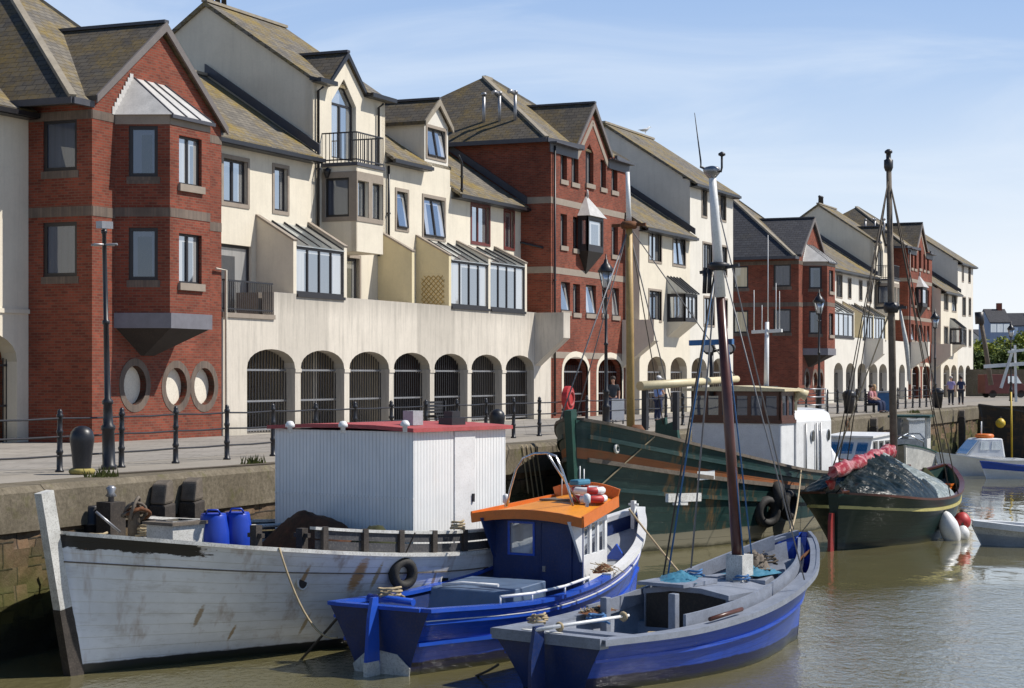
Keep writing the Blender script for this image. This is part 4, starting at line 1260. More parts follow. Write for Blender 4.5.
# camera
cam = bpy.data.cameras.new('camera'); co = bpy.data.objects.new('camera', cam); C.objects.link(co)
co.location = (0, 0, CAMZ); co.rotation_euler = (R(90), 0, 0)
cam.sensor_width = 36; cam.lens = FPX / 1024 * 36; cam.shift_y = (HY - 344) / 1024
cam.clip_end = 4000; cam.clip_start = 0.3
scene.camera = co
# light
SUN_AZ, SUN_EL = math.atan2(0.9966, 0.0787), R(49)
sl = bpy.data.lights.new('sun', 'SUN'); sl.energy = 5.0; sl.angle = R(0.5); sl.color = (1.0, 0.955, 0.88)
so = bpy.data.objects.new('sun', sl); C.objects.link(so); so.location = (60, 0, 80)
sd = Vector((0.9966 * math.cos(SUN_EL), 0.0787 * math.cos(SUN_EL), math.sin(SUN_EL)))
so.rotation_euler = sd.to_track_quat('Z', 'Y').to_euler()
w = bpy.data.worlds.new('World'); scene.world = w; w.use_nodes = True
nt = w.node_tree; bg = nt.nodes['Background']
sky = nt.nodes.new('ShaderNodeTexSky'); sky.sky_type = 'NISHITA'; sky.sun_disc = False
sky.sun_elevation = SUN_EL; sky.sun_rotation = SUN_AZ; sky.air_density = 1.0; sky.dust_density = 0.6; sky.ozone_density = 2.5; sky.altitude = 10
# thin high cloud: wisps, thicker towards the horizon
def wn(t, **k):
    n = nt.nodes.new(t)
    for a, c in k.items(): setattr(n, a, c)
    return n
L = nt.links.new
def wm(op, a, b):
    n = wn('ShaderNodeMath', operation=op)
    for i, x in enumerate((a, b)):
        if isinstance(x, (int, float)): n.inputs[i].default_value = x
        else: L(x, n.inputs[i])
    return n.outputs[0]
tc = wn('ShaderNodeTexCoord'); mp = wn('ShaderNodeMapping'); mp.inputs['Scale'].default_value = (3.0, 3.0, 14.0); mp.inputs['Rotation'].default_value = (0, R(10), 0)
nz = wn('ShaderNodeTexNoise'); nz.inputs['Scale'].default_value = 1.6; nz.inputs['Detail'].default_value = 8; nz.inputs['Roughness'].default_value = 0.55; nz.inputs['Distortion'].default_value = 0.8
sp = wn('ShaderNodeSeparateXYZ'); L(tc.outputs['Generated'], sp.inputs[0]); L(tc.outputs['Generated'], mp.inputs[0]); L(mp.outputs[0], nz.inputs['Vector'])
rp = wn('ShaderNodeMapRange', interpolation_type='SMOOTHSTEP'); L(nz.outputs['Fac'], rp.inputs[0]); rp.inputs[1].default_value = 0.42; rp.inputs[2].default_value = 0.72; rp.inputs[3].default_value = 0.0; rp.inputs[4].default_value = 0.45
hz = wn('ShaderNodeValToRGB'); L(sp.outputs[2], hz.inputs[0])       # how much haze veils the blue
el = hz.color_ramp.elements
for q in range(3): el.new(.5)
for e, (po, v) in zip(el, ((0.0, .96), (.06, .92), (.2, .74), (.35, .3), (.55, .02))): e.position = po; e.color = (v, v, v, 1)
vc = wn('ShaderNodeValToRGB'); L(sp.outputs[2], vc.inputs[0])       # haze colour: near white low down, blue higher up
el = vc.color_ramp.elements; el.new(.5)
for e, (po, v) in zip(el, ((0.0, (.9, .96, 1.0)), (.09, (.66, .80, 1.0)), (.22, (.44, .61, .96)))): e.position = po; e.color = (*v, 1)
lo = wn('ShaderNodeMapRange', interpolation_type='SMOOTHSTEP'); L(sp.outputs[2], lo.inputs[0]); lo.inputs[1].default_value = 0.15; lo.inputs[2].default_value = 0.45; lo.inputs[3].default_value = 0.8; lo.inputs[4].default_value = 0.05
hs = wn('ShaderNodeHueSaturation'); hs.inputs['Saturation'].default_value = 1.8; hs.inputs['Value'].default_value = 1.15; L(sky.outputs[0], hs.inputs['Color'])
sc_ = wn('ShaderNodeVectorMath', operation='SCALE'); L(vc.outputs[0], sc_.inputs[0]); sc_.inputs[3].default_value = 15.4
mx0 = wn('ShaderNodeMix', data_type='RGBA'); L(hz.outputs[0], mx0.inputs[0]); L(hs.outputs[0], mx0.inputs[6]); L(sc_.outputs[0], mx0.inputs[7])
mx = wn('ShaderNodeMix', data_type='RGBA'); mx.inputs[7].default_value = (13.0, 14.2, 15.6, 1)
L(wm('MULTIPLY', rp.outputs[0], lo.outputs[0]), mx.inputs[0]); L(mx0.outputs[2], mx.inputs[6]); L(mx.outputs[2], bg.inputs[0])
wr_ = wn('ShaderNodeMapRange', interpolation_type='SMOOTHSTEP'); L(sp.outputs[0], wr_.inputs[0]); wr_.inputs[1].default_value = -.05; wr_.inputs[2].default_value = .34; wr_.inputs[3].default_value = 0; wr_.inputs[4].default_value = .8
wz_ = wn('ShaderNodeMapRange', interpolation_type='SMOOTHSTEP'); L(sp.outputs[2], wz_.inputs[0]); wz_.inputs[1].default_value = .0; wz_.inputs[2].default_value = .17; wz_.inputs[3].default_value = 1; wz_.inputs[4].default_value = 0
mw = wn('ShaderNodeMix', data_type='RGBA'); mw.inputs[7].default_value = (14.6, 15.0, 15.4, 1)
L(wm('MULTIPLY', wr_.outputs[0], wz_.outputs[0]), mw.inputs[0]); L(mx.outputs[2], mw.inputs[6]); L(mw.outputs[2], bg.inputs[0])
bg.inputs[1].default_value = 0.06
scene.view_settings.view_transform = 'Standard'; scene.view_settings.look = 'None'; scene.view_settings.gamma = 1.0; scene.view_settings.exposure = 0.14
scene.view_settings.use_curve_mapping = False
scene.cycles.max_bounces = 6
# ================================================================ boats
def curve(pts, t):
    "smooth curve through (t, value) points"
    if t <= pts[0][0]: return pts[0][1]
    for i in range(len(pts) - 1):
        (a, va), (c, vc) = pts[i], pts[i + 1]
        if t <= c:
            h = c - a; u = (t - a) / h
            sl = lambda j: 0.0 if j <= 0 or j >= len(pts) - 1 else (pts[j + 1][1] - pts[j - 1][1]) / (pts[j + 1][0] - pts[j - 1][0])
            m0 = sl(i) if i else (vc - va) / h
            m1 = sl(i + 1) if i + 1 < len(pts) - 1 else (vc - va) / h
            return (2 * u**3 - 3 * u**2 + 1) * va + (u**3 - 2 * u**2 + u) * h * m0 + (-2 * u**3 + 3 * u**2) * vc + (u**3 - u**2) * h * m1
    return pts[-1][1]


class Boat:
    "x forward from the stern, y to port, z up from the water"
    def __init__(self, name, label, stern, fdir, L, bg, bw, zg, draft=0.7, rake_b=0.5, rake_s=0.2, flare=1.2, cat='boat', group=None):
        self.rz = math.atan2(fdir[1], fdir[0])
        self.root = thing(name, label, cat, (stern[0], stern[1], ZW), self.rz, group)
        self.L, self.bg, self.bw, self.zg, self.draft, self.rb, self.rs, self.fl = L, bg, bw, zg, draft, rake_b, rake_s, flare
        self.M = Matrix.Translation((stern[0], stern[1], ZW)) @ Matrix.Rotation(self.rz, 4, 'Z')
        self.Mi = self.M.inverted()
        self.ts = [1 - (1 - i / 40) ** 1.25 for i in range(41)]

    def ray(self, x, y):
        o = self.Mi @ Vector((0, 0, CAMZ)); d = self.Mi.to_3x3() @ Vector(((x - CX) / FPX, 1, (HY - y) / FPX))
        return o, d

    def on_y(self, x, y, yl):
        o, d = self.ray(x, y); return o + d * ((yl - o.y) / d.y)

    def on_x(self, x, y, xl):
        o, d = self.ray(x, y); return o + d * ((xl - o.x) / d.x)

    def on_z(self, x, y, zl):
        o, d = self.ray(x, y); return o + d * ((zl - o.z) / d.z)

    def world(self, p): return self.M @ Vector(p)

    def z_s(self, t): return curve(self.zg, t)

    def pt(self, t, z, side=1, out=0.0):
        zg = self.z_s(t); bg, bw = max(0.0, curve(self.bg, t)), max(0.0, curve(self.bw, t))
        k = z / zg
        if z >= 0: hb = bw + (bg - bw) * min(1.6, k) ** self.fl if k >= 0 else bw
        else: hb = bw * math.sqrt(max(0.0, 1 - (-z / self.draft) ** 2.2))
        x = self.L * t + self.rb * k * t ** 8 - self.rs * k * (1 - t) ** 8
        return Vector((x, side * (hb + out), z))

    def skin(self, mats, zrows=None, name='hull', rowmat=None, label=None, transom_mi=0):
        rows = zrows or [-1, -0.7, -0.35, -0.0, 0.1, 0.2, 0.32, 0.45, 0.6, 0.75, 0.88, 1.0]
        me = bpy.data.meshes.new(name); vs, fs, uv, mi = [], [], [], []
        nr = len(rows)
        for sd in (1, -1):
            b = len(vs)
            for t in self.ts:
                for r in rows:
                    z = r * self.draft if r < 0 else r * self.z_s(t)
                    p = self.pt(t, z, sd); vs.append(p); uv.append((p.x, r * 1.5))
            for i in range(len(self.ts) - 1):
                for j in range(nr - 1):
                    q = (b + i * nr + j, b + (i + 1) * nr + j, b + (i + 1) * nr + j + 1, b + i * nr + j + 1)
                    fs.append(q if sd < 0 else q[::-1]); mi.append(rowmat(rows[j], self.ts[i]) if rowmat else 0)
        n1 = len(self.ts) * nr
        for j in range(nr - 1):                                  # transom and stem edge
            fs.append((j, j + 1, n1 + j + 1, n1 + j)); mi.append(transom_mi)
            e = (len(self.ts) - 1) * nr
            fs.append((e + j, n1 + e + j, n1 + e + j + 1, e + j + 1)); mi.append(0)
        me.from_pydata([tuple(v) for v in vs], [], fs)
        for m in (mats if isinstance(mats, list) else [mats]): me.materials.append(m)
        ul = me.uv_layers.new(name='UVMap')
        for p, m in zip(me.polygons, mi):
            p.material_index = m; p.use_smooth = len(p.vertices) == 4 and p.index < len(fs) - 2 * (nr - 1)
            for li in p.loop_indices: ul.data[li].uv = uv[me.loops[li].vertex_index]
        o = bpy.data.objects.new(name, me); C.objects.link(o); o.parent = self.root
        if label: o['label'] = label
        return o

    def sweep(self, mb, zf, y0, y1, h0, h1, t0=0.0, t1=1.0, sides=(1, -1), n=40, mi=0):
        "rectangular strake: zf(t) height on the hull, y0..y1 outboard, h0..h1 up"
        for sd in sides:
            vs, fs = [], []
            for i in range(n + 1):
                t = t0 + (t1 - t0) * i / n; z = zf(t)
                p = self.pt(t, z, sd)
                hb = abs(p.y)
                for a, h in ((y0, h0), (y1, h0), (y1, h1), (y0, h1)):
                    vs.append((p.x, sd * max(0.004, hb + a), z + h))
            for i in range(n):
                for k in range(4):
                    q = (i * 4 + k, i * 4 + (k + 1) % 4, (i + 1) * 4 + (k + 1) % 4, (i + 1) * 4 + k); fs.append(q)
            fs += [(3, 2, 1, 0), (n * 4, n * 4 + 1, n * 4 + 2, n * 4 + 3)]
            mb.add(vs, fs, mi)
        return mb

    def part(self, name, mb, mats, parent=None, label=None, **k):
        o = mb.build(name, mats, parent or self.root, **k)
        if label: o['label'] = label
        return o

    def inside(self, zdeck, mats, inset=0.08, t0=0.0, t1=0.985, name='inner_planking'):
        "inner skin down to a deck at zdeck(t)"
        m = MB(); n = 36
        for sd in (1, -1):
            vs, fs = [], []
            for i in range(n + 1):
                t = t0 + (t1 - t0) * i / n; zt = self.z_s(t); zd = min(zdeck(t), zt - 0.02)
                for f in (0, 0.5, 1):
                    z = zt - 0.012 + (zd - zt) * f; p = self.pt(t, z, sd); vs.append((p.x, sd * max(0.002, abs(p.y) - inset), z))
            for i in range(n):
                for k in range(2): fs.append((i * 3 + k, i * 3 + k + 1, (i + 1) * 3 + k + 1, (i + 1) * 3 + k))
            m.add(vs, fs, 0, True)
        vs, fs = [], []
        for i in range(n + 1):
            t = t0 + (t1 - t0) * i / n; zd = min(zdeck(t), self.z_s(t) - 0.02); p = self.pt(t, zd, 1); hb = max(0.002, p.y - inset)
            vs += [(p.x, hb, zd), (p.x, 0, zd + 0.02), (p.x, -hb, zd)]
        for i in range(n):
            for k in (0, 1): fs.append((i * 3 + k, (i + 1) * 3 + k, (i + 1) * 3 + k + 1, i * 3 + k + 1))
        m.add(vs, fs, 1)
        a, c = self.pt(t0, self.z_s(t0) - 0.012, 1), self.pt(t0, zdeck(t0), 1)
        x = a.x + inset * 0.8
        m.add([(x, a.y, a.z), (x, -a.y, a.z), (c.x + inset, -c.y, c.z), (c.x + inset, c.y, c.z)], [(0, 1, 2, 3)])
        return self.part(name, m, mats)

    def gunwale(self, mat, w=0.12, lip=0.03, h=0.05, name='gunwale', t0=0.0, t1=0.995, transom=True):
        m = MB(); self.sweep(m, lambda t: self.z_s(t), -w, lip, -0.01, h, t0, t1)
        if transom and t0 == 0:
            p = self.pt(0, self.z_s(0), 1); m.box(p.x - lip, p.x + w, -p.y + w, p.y - w, p.z - 0.008, p.z + h - 0.002)
        return self.part(name, m, mat)

    def lathe(self, name, prof, c, mat, n=12, parent=None, **k):
        m = MB(); m.lathe(prof, c, n); return self.part(name, m, mat, parent, **k)


def free(name, mb, mats, label, cat, group=None, **k):
    "a thing that is one mesh, in world coordinates: origin moved to its base"
    xs = [v.x for v in mb.v]; ys = [v.y for v in mb.v]; zs = [v.z for v in mb.v]
    c = Vector(((min(xs) + max(xs)) / 2, (min(ys) + max(ys)) / 2, min(zs)))
    mb.v = [v - c for v in mb.v]
    return tag(mb.build(name, mats, None, c, **k), label, cat, group)


def rope(name, a, c, sag, r, mat, label, cat='rope', group=None, n=14):
    a, c = Vector(a), Vector(c); m = MB()
    m.tube([a.lerp(c, i / n) + Vector((0, 0, -sag * 4 * (i / n) * (1 - i / n))) for i in range(n + 1)], r, 6)
    return free(name, m, M[mat], label, cat, group)


def hull_paint(name, col, low=None, zlow=0.12, worn=0.3, wear=(0.5, 0.5, 0.5), rust=0.0, rough=0.4, boot=None, plank=0.13, weed=True, spots=(), flake=None):
    "painted planks: seams, worn patches, rust runs and a dirty waterline"
    t = NT(name); v = t.coord('Object'); uv = t.coord('UV')
    z = t.sep(v)[2]
    a = t.noise(t.coord('UV', (0.7, 3.0, 1)), 2.2, 6, 0.7); f = t.noise(t.coord('UV', (2, 14, 1)), 3.0, 4, 0.7); g = t.noise(v, 1.1, 5, 0.65)
    c = t.mix(t.ramp(g, [(0.3, 0.0), (0.7, 1.0)]), tuple(x * 0.8 for x in col), col)
    c = t.mix(t.math('MULTIPLY', t.ramp(a, [(0.52, 0.0), (0.68, 1.0)]), worn), c, wear)
    c = t.mix(t.math('MULTIPLY', t.ramp(f, [(0.6, 0.0), (0.75, 1.0)]), worn * 0.8), c, tuple(x * 0.45 for x in col))
    # rust and dirt runs down the sides
    rn = t.noise(t.coord('Object', (1.7, 1.7, 0.22)), 1.5, 4, 0.65)
    c = t.mix(t.math('MULTIPLY', t.ramp(rn, [(0.56, 0.0), (0.72, 1.0)]), 0.25 + rust), c, (0.23, 0.11, 0.03) if rust else tuple(x * 0.4 for x in col))
    seam = t.math('FRACT', t.math('DIVIDE', t.sep(uv)[1], plank))
    sm = t.ramp(seam, [(0.0, 1.0), (0.06, 0.0)])
    c = t.mix(t.math('MULTIPLY', sm, t.ramp(g, [(0.35, 0.08), (0.7, 0.4)])), c, tuple(x * 0.35 for x in col))
    if low:
        wob = t.math('ADD', z, t.math('MULTIPLY', t.math('SUBTRACT', g, 0.5), 0.1))
        c = t.mix(t.ramp(t.math('ADD', t.math('SUBTRACT', zlow, wob), 0.5), [(0.49, 0.0), (0.51, 1.0)]), c, low)
    for sx, sz, rx, rz_, sc in spots:
        dx = t.math('DIVIDE', t.math('SUBTRACT', t.sep(v)[0], sx), rx); dz = t.math('DIVIDE', t.math('SUBTRACT', z, sz), rz_)
        dd = t.math('ADD', t.math('ADD', t.math('MULTIPLY', dx, dx), t.math('MULTIPLY', dz, dz)), t.math('MULTIPLY', t.math('SUBTRACT', f, 0.5), 2.2))
        c = t.mix(t.ramp(dd, [(0.35, 0.85), (1.0, 0.0)]), c, sc)
    if flake:
        x0, v0 = flake
        q = t.math('ADD', t.math('MINIMUM', t.math('SUBTRACT', t.sep(v)[0], x0), t.math('MULTIPLY', t.math('SUBTRACT', t.sep(uv)[1], v0), 9.0)), t.math('MULTIPLY', t.math('SUBTRACT', a, 0.5), 2.0))
        fl = t.mix(t.ramp(g, [(0.55, 0.0), (0.62, 1.0)]), (0.02, 0.018, 0.017), (0.16, 0.06, 0.02))
        c = t.mix(t.ramp(t.math('ADD', q, 0.5), [(0.48, 0.0), (0.56, 1.0)]), c, fl)
    if weed:
        wob = t.math('ADD', z, t.math('MULTIPLY', t.math('SUBTRACT', a, 0.5), 0.25))
        c = t.mix(t.ramp(t.math('ADD', t.math('SUBTRACT', 0.09, wob), 0.5), [(0.47, 0.0), (0.56, 0.95)]), c, (0.03, 0.03, 0.012))
    t.bump(t.math('SUBTRACT', t.math('MULTIPLY', f, 0.3), sm), 0.5, 0.012)
    return t.done(c, rough, 0, 0.5)


M['hull_white'] = hull_paint('worn_white_hull_paint', (0.80, 0.82, 0.85), (0.03, 0.028, 0.025), 0.16, 0.45, (0.40, 0.38, 0.34), 0.3, 0.5, spots=((7.72, 1.3, .15, .34, (.45, .21, .03)), (7.3, 1.25, .06, .26, (.40, .27, .1)), (5.9, 1.0, .05, .26, (.34, .2, .07)), (6.9, .6, .04, .22, (.3, .2, .08)), (8.3, .5, .045, .2, (.34, .24, .1)), (9.6, .45, .035, .16, (.3, .18, .06)), (8.8, 1.35, .05, .2, (.36, .2, .06)), (10.3, .8, .05, .2, (.3, .2, .1))), flake=(10.55, 1.36))
M['hull_black'] = hull_paint('flaking_black_hull_paint', (0.02, 0.02, 0.022), None, 0, 0.5, (0.2, 0.09, 0.03), 0.2, 0.5, weed=False)
M['hull_blue'] = hull_paint('blue_hull_paint', (0.02, 0.085, 0.55), (0.012, 0.014, 0.05), 0.22, 0.12, (0.25, 0.3, 0.5), 0.0, 0.16)
M['hull_blue2'] = hull_paint('scuffed_blue_hull_paint', (0.018, 0.075, 0.47), (0.010, 0.014, 0.06), 0.24, 0.18, (0.2, 0.24, 0.4), 0.0, 0.28)
M['hull_navy'] = paint('navy_paint', (0.013, 0.032, 0.125), 0.35, 0.25)
M['hull_green'] = hull_paint('dark_green_hull_paint', (0.010, 0.042, 0.038), (0.22, 0.2, 0.14), 0.44, 0.6, (0.045, 0.09, 0.075), 0.55, 0.5)
M['hull_rust'] = hull_paint('rust_primer_band', (0.33, 0.11, 0.035), None, 0, 0.5, (0.05, 0.1, 0.07), 0.3, 0.6, weed=False)
M['hull_ketch'] = hull_paint('bottle_green_hull_paint', (0.007, 0.026, 0.022), (0.005, 0.012, 0.011), 0.2, 0.12, (0.05, 0.1, 0.08), 0.0, 0.35)
M['white'] = paint('white_paint', (0.76, 0.76, 0.75), 0.4, 0.12, (0.3, 0.26, 0.2), 0.25)
M['white_worn'] = paint('worn_white_paint', (0.62, 0.61, 0.57), 0.6, 0.3, (0.14, 0.11, 0.08), 0.6, 4)
M['grey_paint'] = paint('grey_deck_paint', (0.38, 0.40, 0.42), 0.55, 0.2, (0.15, 0.13, 0.1), 0.35)
M['deck_grey'] = paint('blue_grey_deck_paint', (0.24, 0.265, 0.32), 0.5, 0.25, (0.1, 0.09, 0.08), 0.4, 4)
M['red_dark'] = paint('dark_red_paint', (0.25, 0.02, 0.018), 0.45, 0.2)
M['yellow_pale'] = paint('faded_yellow_paint', (0.48, 0.42, 0.14), 0.5, 0.25)
M['grey_blue'] = paint('blue_grey_paint', (0.10, 0.15, 0.24), 0.45, 0.2, (0.2, 0.2, 0.2), 0.3)
M['grey_dark'] = paint('dark_grey_weathered_boards', (0.05, 0.05, 0.055), 0.7, 0.4, (0.2, 0.18, 0.16), 0.4)
M['blue'] = paint('bright_blue_paint', (0.02, 0.085, 0.48), 0.25, 0.15, (0.1, 0.1, 0.15), 0.2)
M['orange'] = paint('orange_paint', (0.74, 0.27, 0.02), 0.4, 0.15, (0.25, 0.1, 0.03), 0.35)
M['orange_red'] = paint('orange_red_paint', (0.66, 0.16, 0.018), 0.45, 0.15, (0.25, 0.1, 0.03), 0.3)
M['red'] = paint('red_paint', (0.48, 0.03, 0.03), 0.5, 0.2)
M['roof_red'] = paint('faded_red_roofing', (0.42, 0.07, 0.07), 0.7, 0.25, (0.3, 0.2, 0.17), 0.4)
M['green_d'] = paint('dark_green_paint', (0.012, 0.06, 0.045), 0.5, 0.25)
M['yellow'] = paint('yellow_paint', (0.62, 0.42, 0.03), 0.5, 0.2)
M['ochre'] = paint('ochre_mast_paint', (0.42, 0.28, 0.10), 0.5, 0.25, (0.2, 0.1, 0.03), 0.5)
M['cream_p'] = paint('cream_spar_paint', (0.68, 0.58, 0.36), 0.5, 0.15)
M['varnish'] = paint('dark_varnished_wood', (0.10, 0.03, 0.014), 0.35, 0.4, (0.04, 0.015, 0.01), 0.4, 5)
M['mast_wood'] = paint('red_brown_mast_wood', (0.095, 0.032, 0.022), 0.3, 0.35, (0.05, 0.02, 0.015), 0.5, 2)
M['oldwood'] = paint('old_grey_timber', (0.16, 0.13, 0.1), 0.85, 0.4, (0.05, 0.04, 0.03), 0.6, 5, bump=0.4)
M['darkwood'] = paint('dark_wet_timber', (0.045, 0.036, 0.03), 0.8, 0.5, (0.15, 0.12, 0.09), 0.4, 4, bump=0.4)
M['rope'] = paint('tan_rope', (0.42, 0.33, 0.2), 0.9, 0.3, bump=0.5)
M['rope_d'] = paint('dark_rope', (0.08, 0.065, 0.05), 0.9, 0.3)
M['rope_b'] = paint('blue_rope', (0.05, 0.16, 0.36), 0.8, 0.3)
M['wire'] = paint('grey_rigging_wire', (0.2, 0.2, 0.21), 0.5, 0.2)
M['rubber'] = paint('worn_black_rubber', (0.02, 0.019, 0.018), 0.75, 0.3, (0.12, 0.1, 0.08), 0.4, 6)
M['rust'] = paint('rusty_iron', (0.16, 0.06, 0.02), 0.85, 0.5, (0.05, 0.02, 0.01), 0.5, 6, bump=0.4)
M['net'] = paint('brown_fishing_net', (0.10, 0.035, 0.015), 0.95, 0.6, (0.04, 0.05, 0.015), 0.8, 5, bump=1.0)
M['net_g'] = paint('green_fishing_net', (0.045, 0.05, 0.015), 0.95, 0.6, (0.02, 0.02, 0.01), 0.7, 6, bump=1.0)
M['tarp_b'] = paint('turquoise_tarp', (0.05, 0.2, 0.3), 0.5, 0.3, (0.03, 0.1, 0.2), 0.3)
M['barrel'] = paint('blue_plastic', (0.012, 0.05, 0.40), 0.35, 0.15, (0.02, 0.05, 0.3), 0.3)
M['steel'] = paint('stainless_steel', (0.6, 0.6, 0.6), 0.25, 0.1, metal=0.9)


def shed_panel():
    t = NT('ribbed_white_panels'); uv = t.coord('UV'); v = t.coord('Object')
    u = t.sep(uv)[0]
    rib = t.math('ABSOLUTE', t.math('SUBTRACT', t.math('FRACT', t.math('DIVIDE', u, 0.085)), 0.5))
    g = t.noise(v, 1.4, 4, 0.6); dr = t.noise(t.coord('UV', (2.5, 0.3, 1)), 1.5, 4, 0.6)
    c = t.mix(t.ramp(g, [(0.3, 0.0), (0.7, 1.0)]), (0.72, 0.73, 0.72), (0.82, 0.82, 0.80))
    c = t.mix(t.math('MULTIPLY', t.ramp(rib, [(0.0, 1.0), (0.09, 0.0)]), 0.5), c, (0.4, 0.4, 0.4))
    c = t.mix(t.math('MULTIPLY', t.ramp(dr, [(0.58, 0.0), (0.8, 1.0)]), 0.22), c, (0.4, 0.36, 0.28))
    t.bump(t.ramp(rib, [(0.0, 0.0), (0.12, 1.0)]), 0.6, 0.02)
    return t.done(c, 0.5, 0, 0.4)


M['shed'] = shed_panel()


def tarp_mat(name, c1, c2):
    t = NT(name); v = t.coord('Object')
    a = t.noise(v, 3.0, 4, 0.6, 1.5); f = t.noise(v, 9, 3, 0.6, 2.0)
    c = t.mix(t.ramp(a, [(0.45, 0.0), (0.72, 1.0)]), c1, c2)
    t.bump(t.math('ADD', a, t.math('MULTIPLY', f, 0.3)), 0.5, 0.05)
    return t.done(c, 0.3, 0, 0.22)


M['tarp'] = tarp_mat('dark_green_tarpaulin', (0.006, 0.012, 0.013), (0.03, 0.04, 0.039))
M['tarp_s'] = tarp_mat('silver_tarpaulin', (0.2, 0.23, 0.22), (0.45, 0.48, 0.46))
M['sail'] = tarp_mat('red_sailcloth', (0.30, 0.025, 0.035), (0.60, 0.36, 0.35))
M['cloth_w'] = paint('white_cloth', (0.75, 0.75, 0.76), 0.8, 0.1, bump=0.3)


def fender_tyre(c, R0, r, face, parent_label, group=None):
    "a car tyre hung as a fender; face = outward direction"
    q = Vector(face).normalized().to_track_quat('Z', 'Y').to_matrix()
    m = MB(); m.torus((0, 0, 0), R0, r, 20, 9, rot=q, sz=1.25)
    o = m.build('tyre_fender', M['rubber'], None, c)
    return tag(o, parent_label, 'tyre', group)


def loop_of_rope(name, c, R0, r, mat, label, turns=3, cat='rope', jitter=0.06, hgt=0.05):
    g = random.Random(len(label)); m = MB(); pts = []
    for i in range(turns * 14 + 1):
        a = 2 * math.pi * i / 14; rr = R0 * (1 - 0.08 * (i / 14)) + g.uniform(-jitter, jitter) * R0 * 3
        pts.append((c[0] + rr * math.cos(a), c[1] + rr * math.sin(a), c[2] + r + hgt * i / 14 + g.uniform(0, 0.02)))
    m.tube(pts, r, 6)
    return free(name, m, M[mat], label, cat)


def heap(name, c, sx, sy, h, mats, label, cat, rz=0.0, seed=1, amp=0.25, n=26, ragged=True):
    "a soft heap: bumpy mound with loose strands"
    g = random.Random(seed); m = MB(); vs, fs = [], []
    from mathutils import noise as mn
    for i in range(n + 1):
        for j in range(n + 1):
            u, v = i / n * 2 - 1, j / n * 2 - 1
            r = math.sqrt(u * u + v * v)
            z = max(0.0, 1 - r ** 1.8) * h
            z *= 1 + amp * mn.noise(Vector((u * 2.2 + seed, v * 2.2, 0))) + amp * 0.6 * mn.noise(Vector((u * 6, v * 6 + seed, 3)))
            vs.append((u * sx, v * sy, z + (0.03 * mn.noise(Vector((u * 14, v * 14, seed))) if r < 1 else 0)))
    for i in range(n):
        for j in range(n):
            a = i * (n + 1) + j; fs.append((a, a + n + 1, a + n + 2, a + 1))
    m.add(vs, fs, 0, True)
    if ragged:
        for k in range(45):
            u, v = g.uniform(-.8, .8), g.uniform(-.8, .8); r = math.hypot(u, v)
            if r > 0.9: continue
            z = (1 - r ** 1.8) * h
            pts = [(u * sx, v * sy, z * 0.95)]
            for q in range(4):
                x, y, zz = pts[-1]; pts.append((x + g.uniform(-.07, .07), y + g.uniform(-.07, .07), zz + g.uniform(-.04, .03)))
            m.tube(pts, 0.007, 4, mi=len(mats) - 1 if isinstance(mats, list) else 0)
    o = m.build(name, mats, None, c, rz)
    return tag(o, label, cat)
# ---------------------------------------------------------------- old white fishing boat with the shed
W = Boat('fishing_boat', 'old white wooden fishing boat with rust streaks, moored along the quay at the left front', (-6.72 + 12 * .6, 29.5 + 12 * .8), (-.6, -.8), 12.0,
         [(0, 1.5), (.3, 2.2), (.6, 2.25), (.8, 1.85), (.92, 1.05), (.98, .38), (1, .07)], [(0, 1.0), (.3, 1.8), (.5, 1.65), (.62, 1.2), (.8, .6), (.92, .2), (.98, .07), (1, .05)],
         [(0, 1.75), (.25, 1.5), (.42, 1.47), (.6, 1.6), (.8, 1.85), (.92, 2.05), (1, 2.2)], draft=0.8, rake_b=0.42, flare=0.95)
W.skin([M['hull_white'], M['hull_black'], M['darkwood']], zrows=[-1, -.6, -.25, 0, .12, .25, .4, .55, .7, .8, .9, .95, 1.0],
       rowmat=lambda r, t: 1 if r < -.01 else 0)
W.inside(lambda t: 1.25 if t < .9 else 1.7, [M['white_worn'], M['grey_dark']], 0.09)
W.gunwale(M['white_worn'], 0.2, 0.05, 0.05)
k = MB(); W.sweep(k, lambda t: W.z_s(t) * 0.80, -.02, 0.02, 0, .022); W.part('rubbing_strake', k, M['oldwood'])
# open plank bulwark on the after part
k = MB()
for h0, h1 in ((.06, .2), (.23, .37)): W.sweep(k, W.z_s, -.12, -.07, h0, h1, 0.05, 0.725)
W.part('bulwark_planks', k, M['grey_dark'])
k = MB(); W.sweep(k, W.z_s, -.16, -.03, .372, .42, 0.05, 0.73); W.part('bulwark_rail', k, M['white_worn'])
for i in range(10):
    t = .08 + i * .0705
    for sd in (1, -1):
        p = W.pt(t, W.z_s(t), sd); k = MB(); k.box(p.x - .06, p.x + .06, p.y - sd * .06 - .045, p.y - sd * .06 + .045, p.z - .25 if 0 else p.z + .051, p.z + .43)
        W.part('stanchion', k, M['darkwood'])
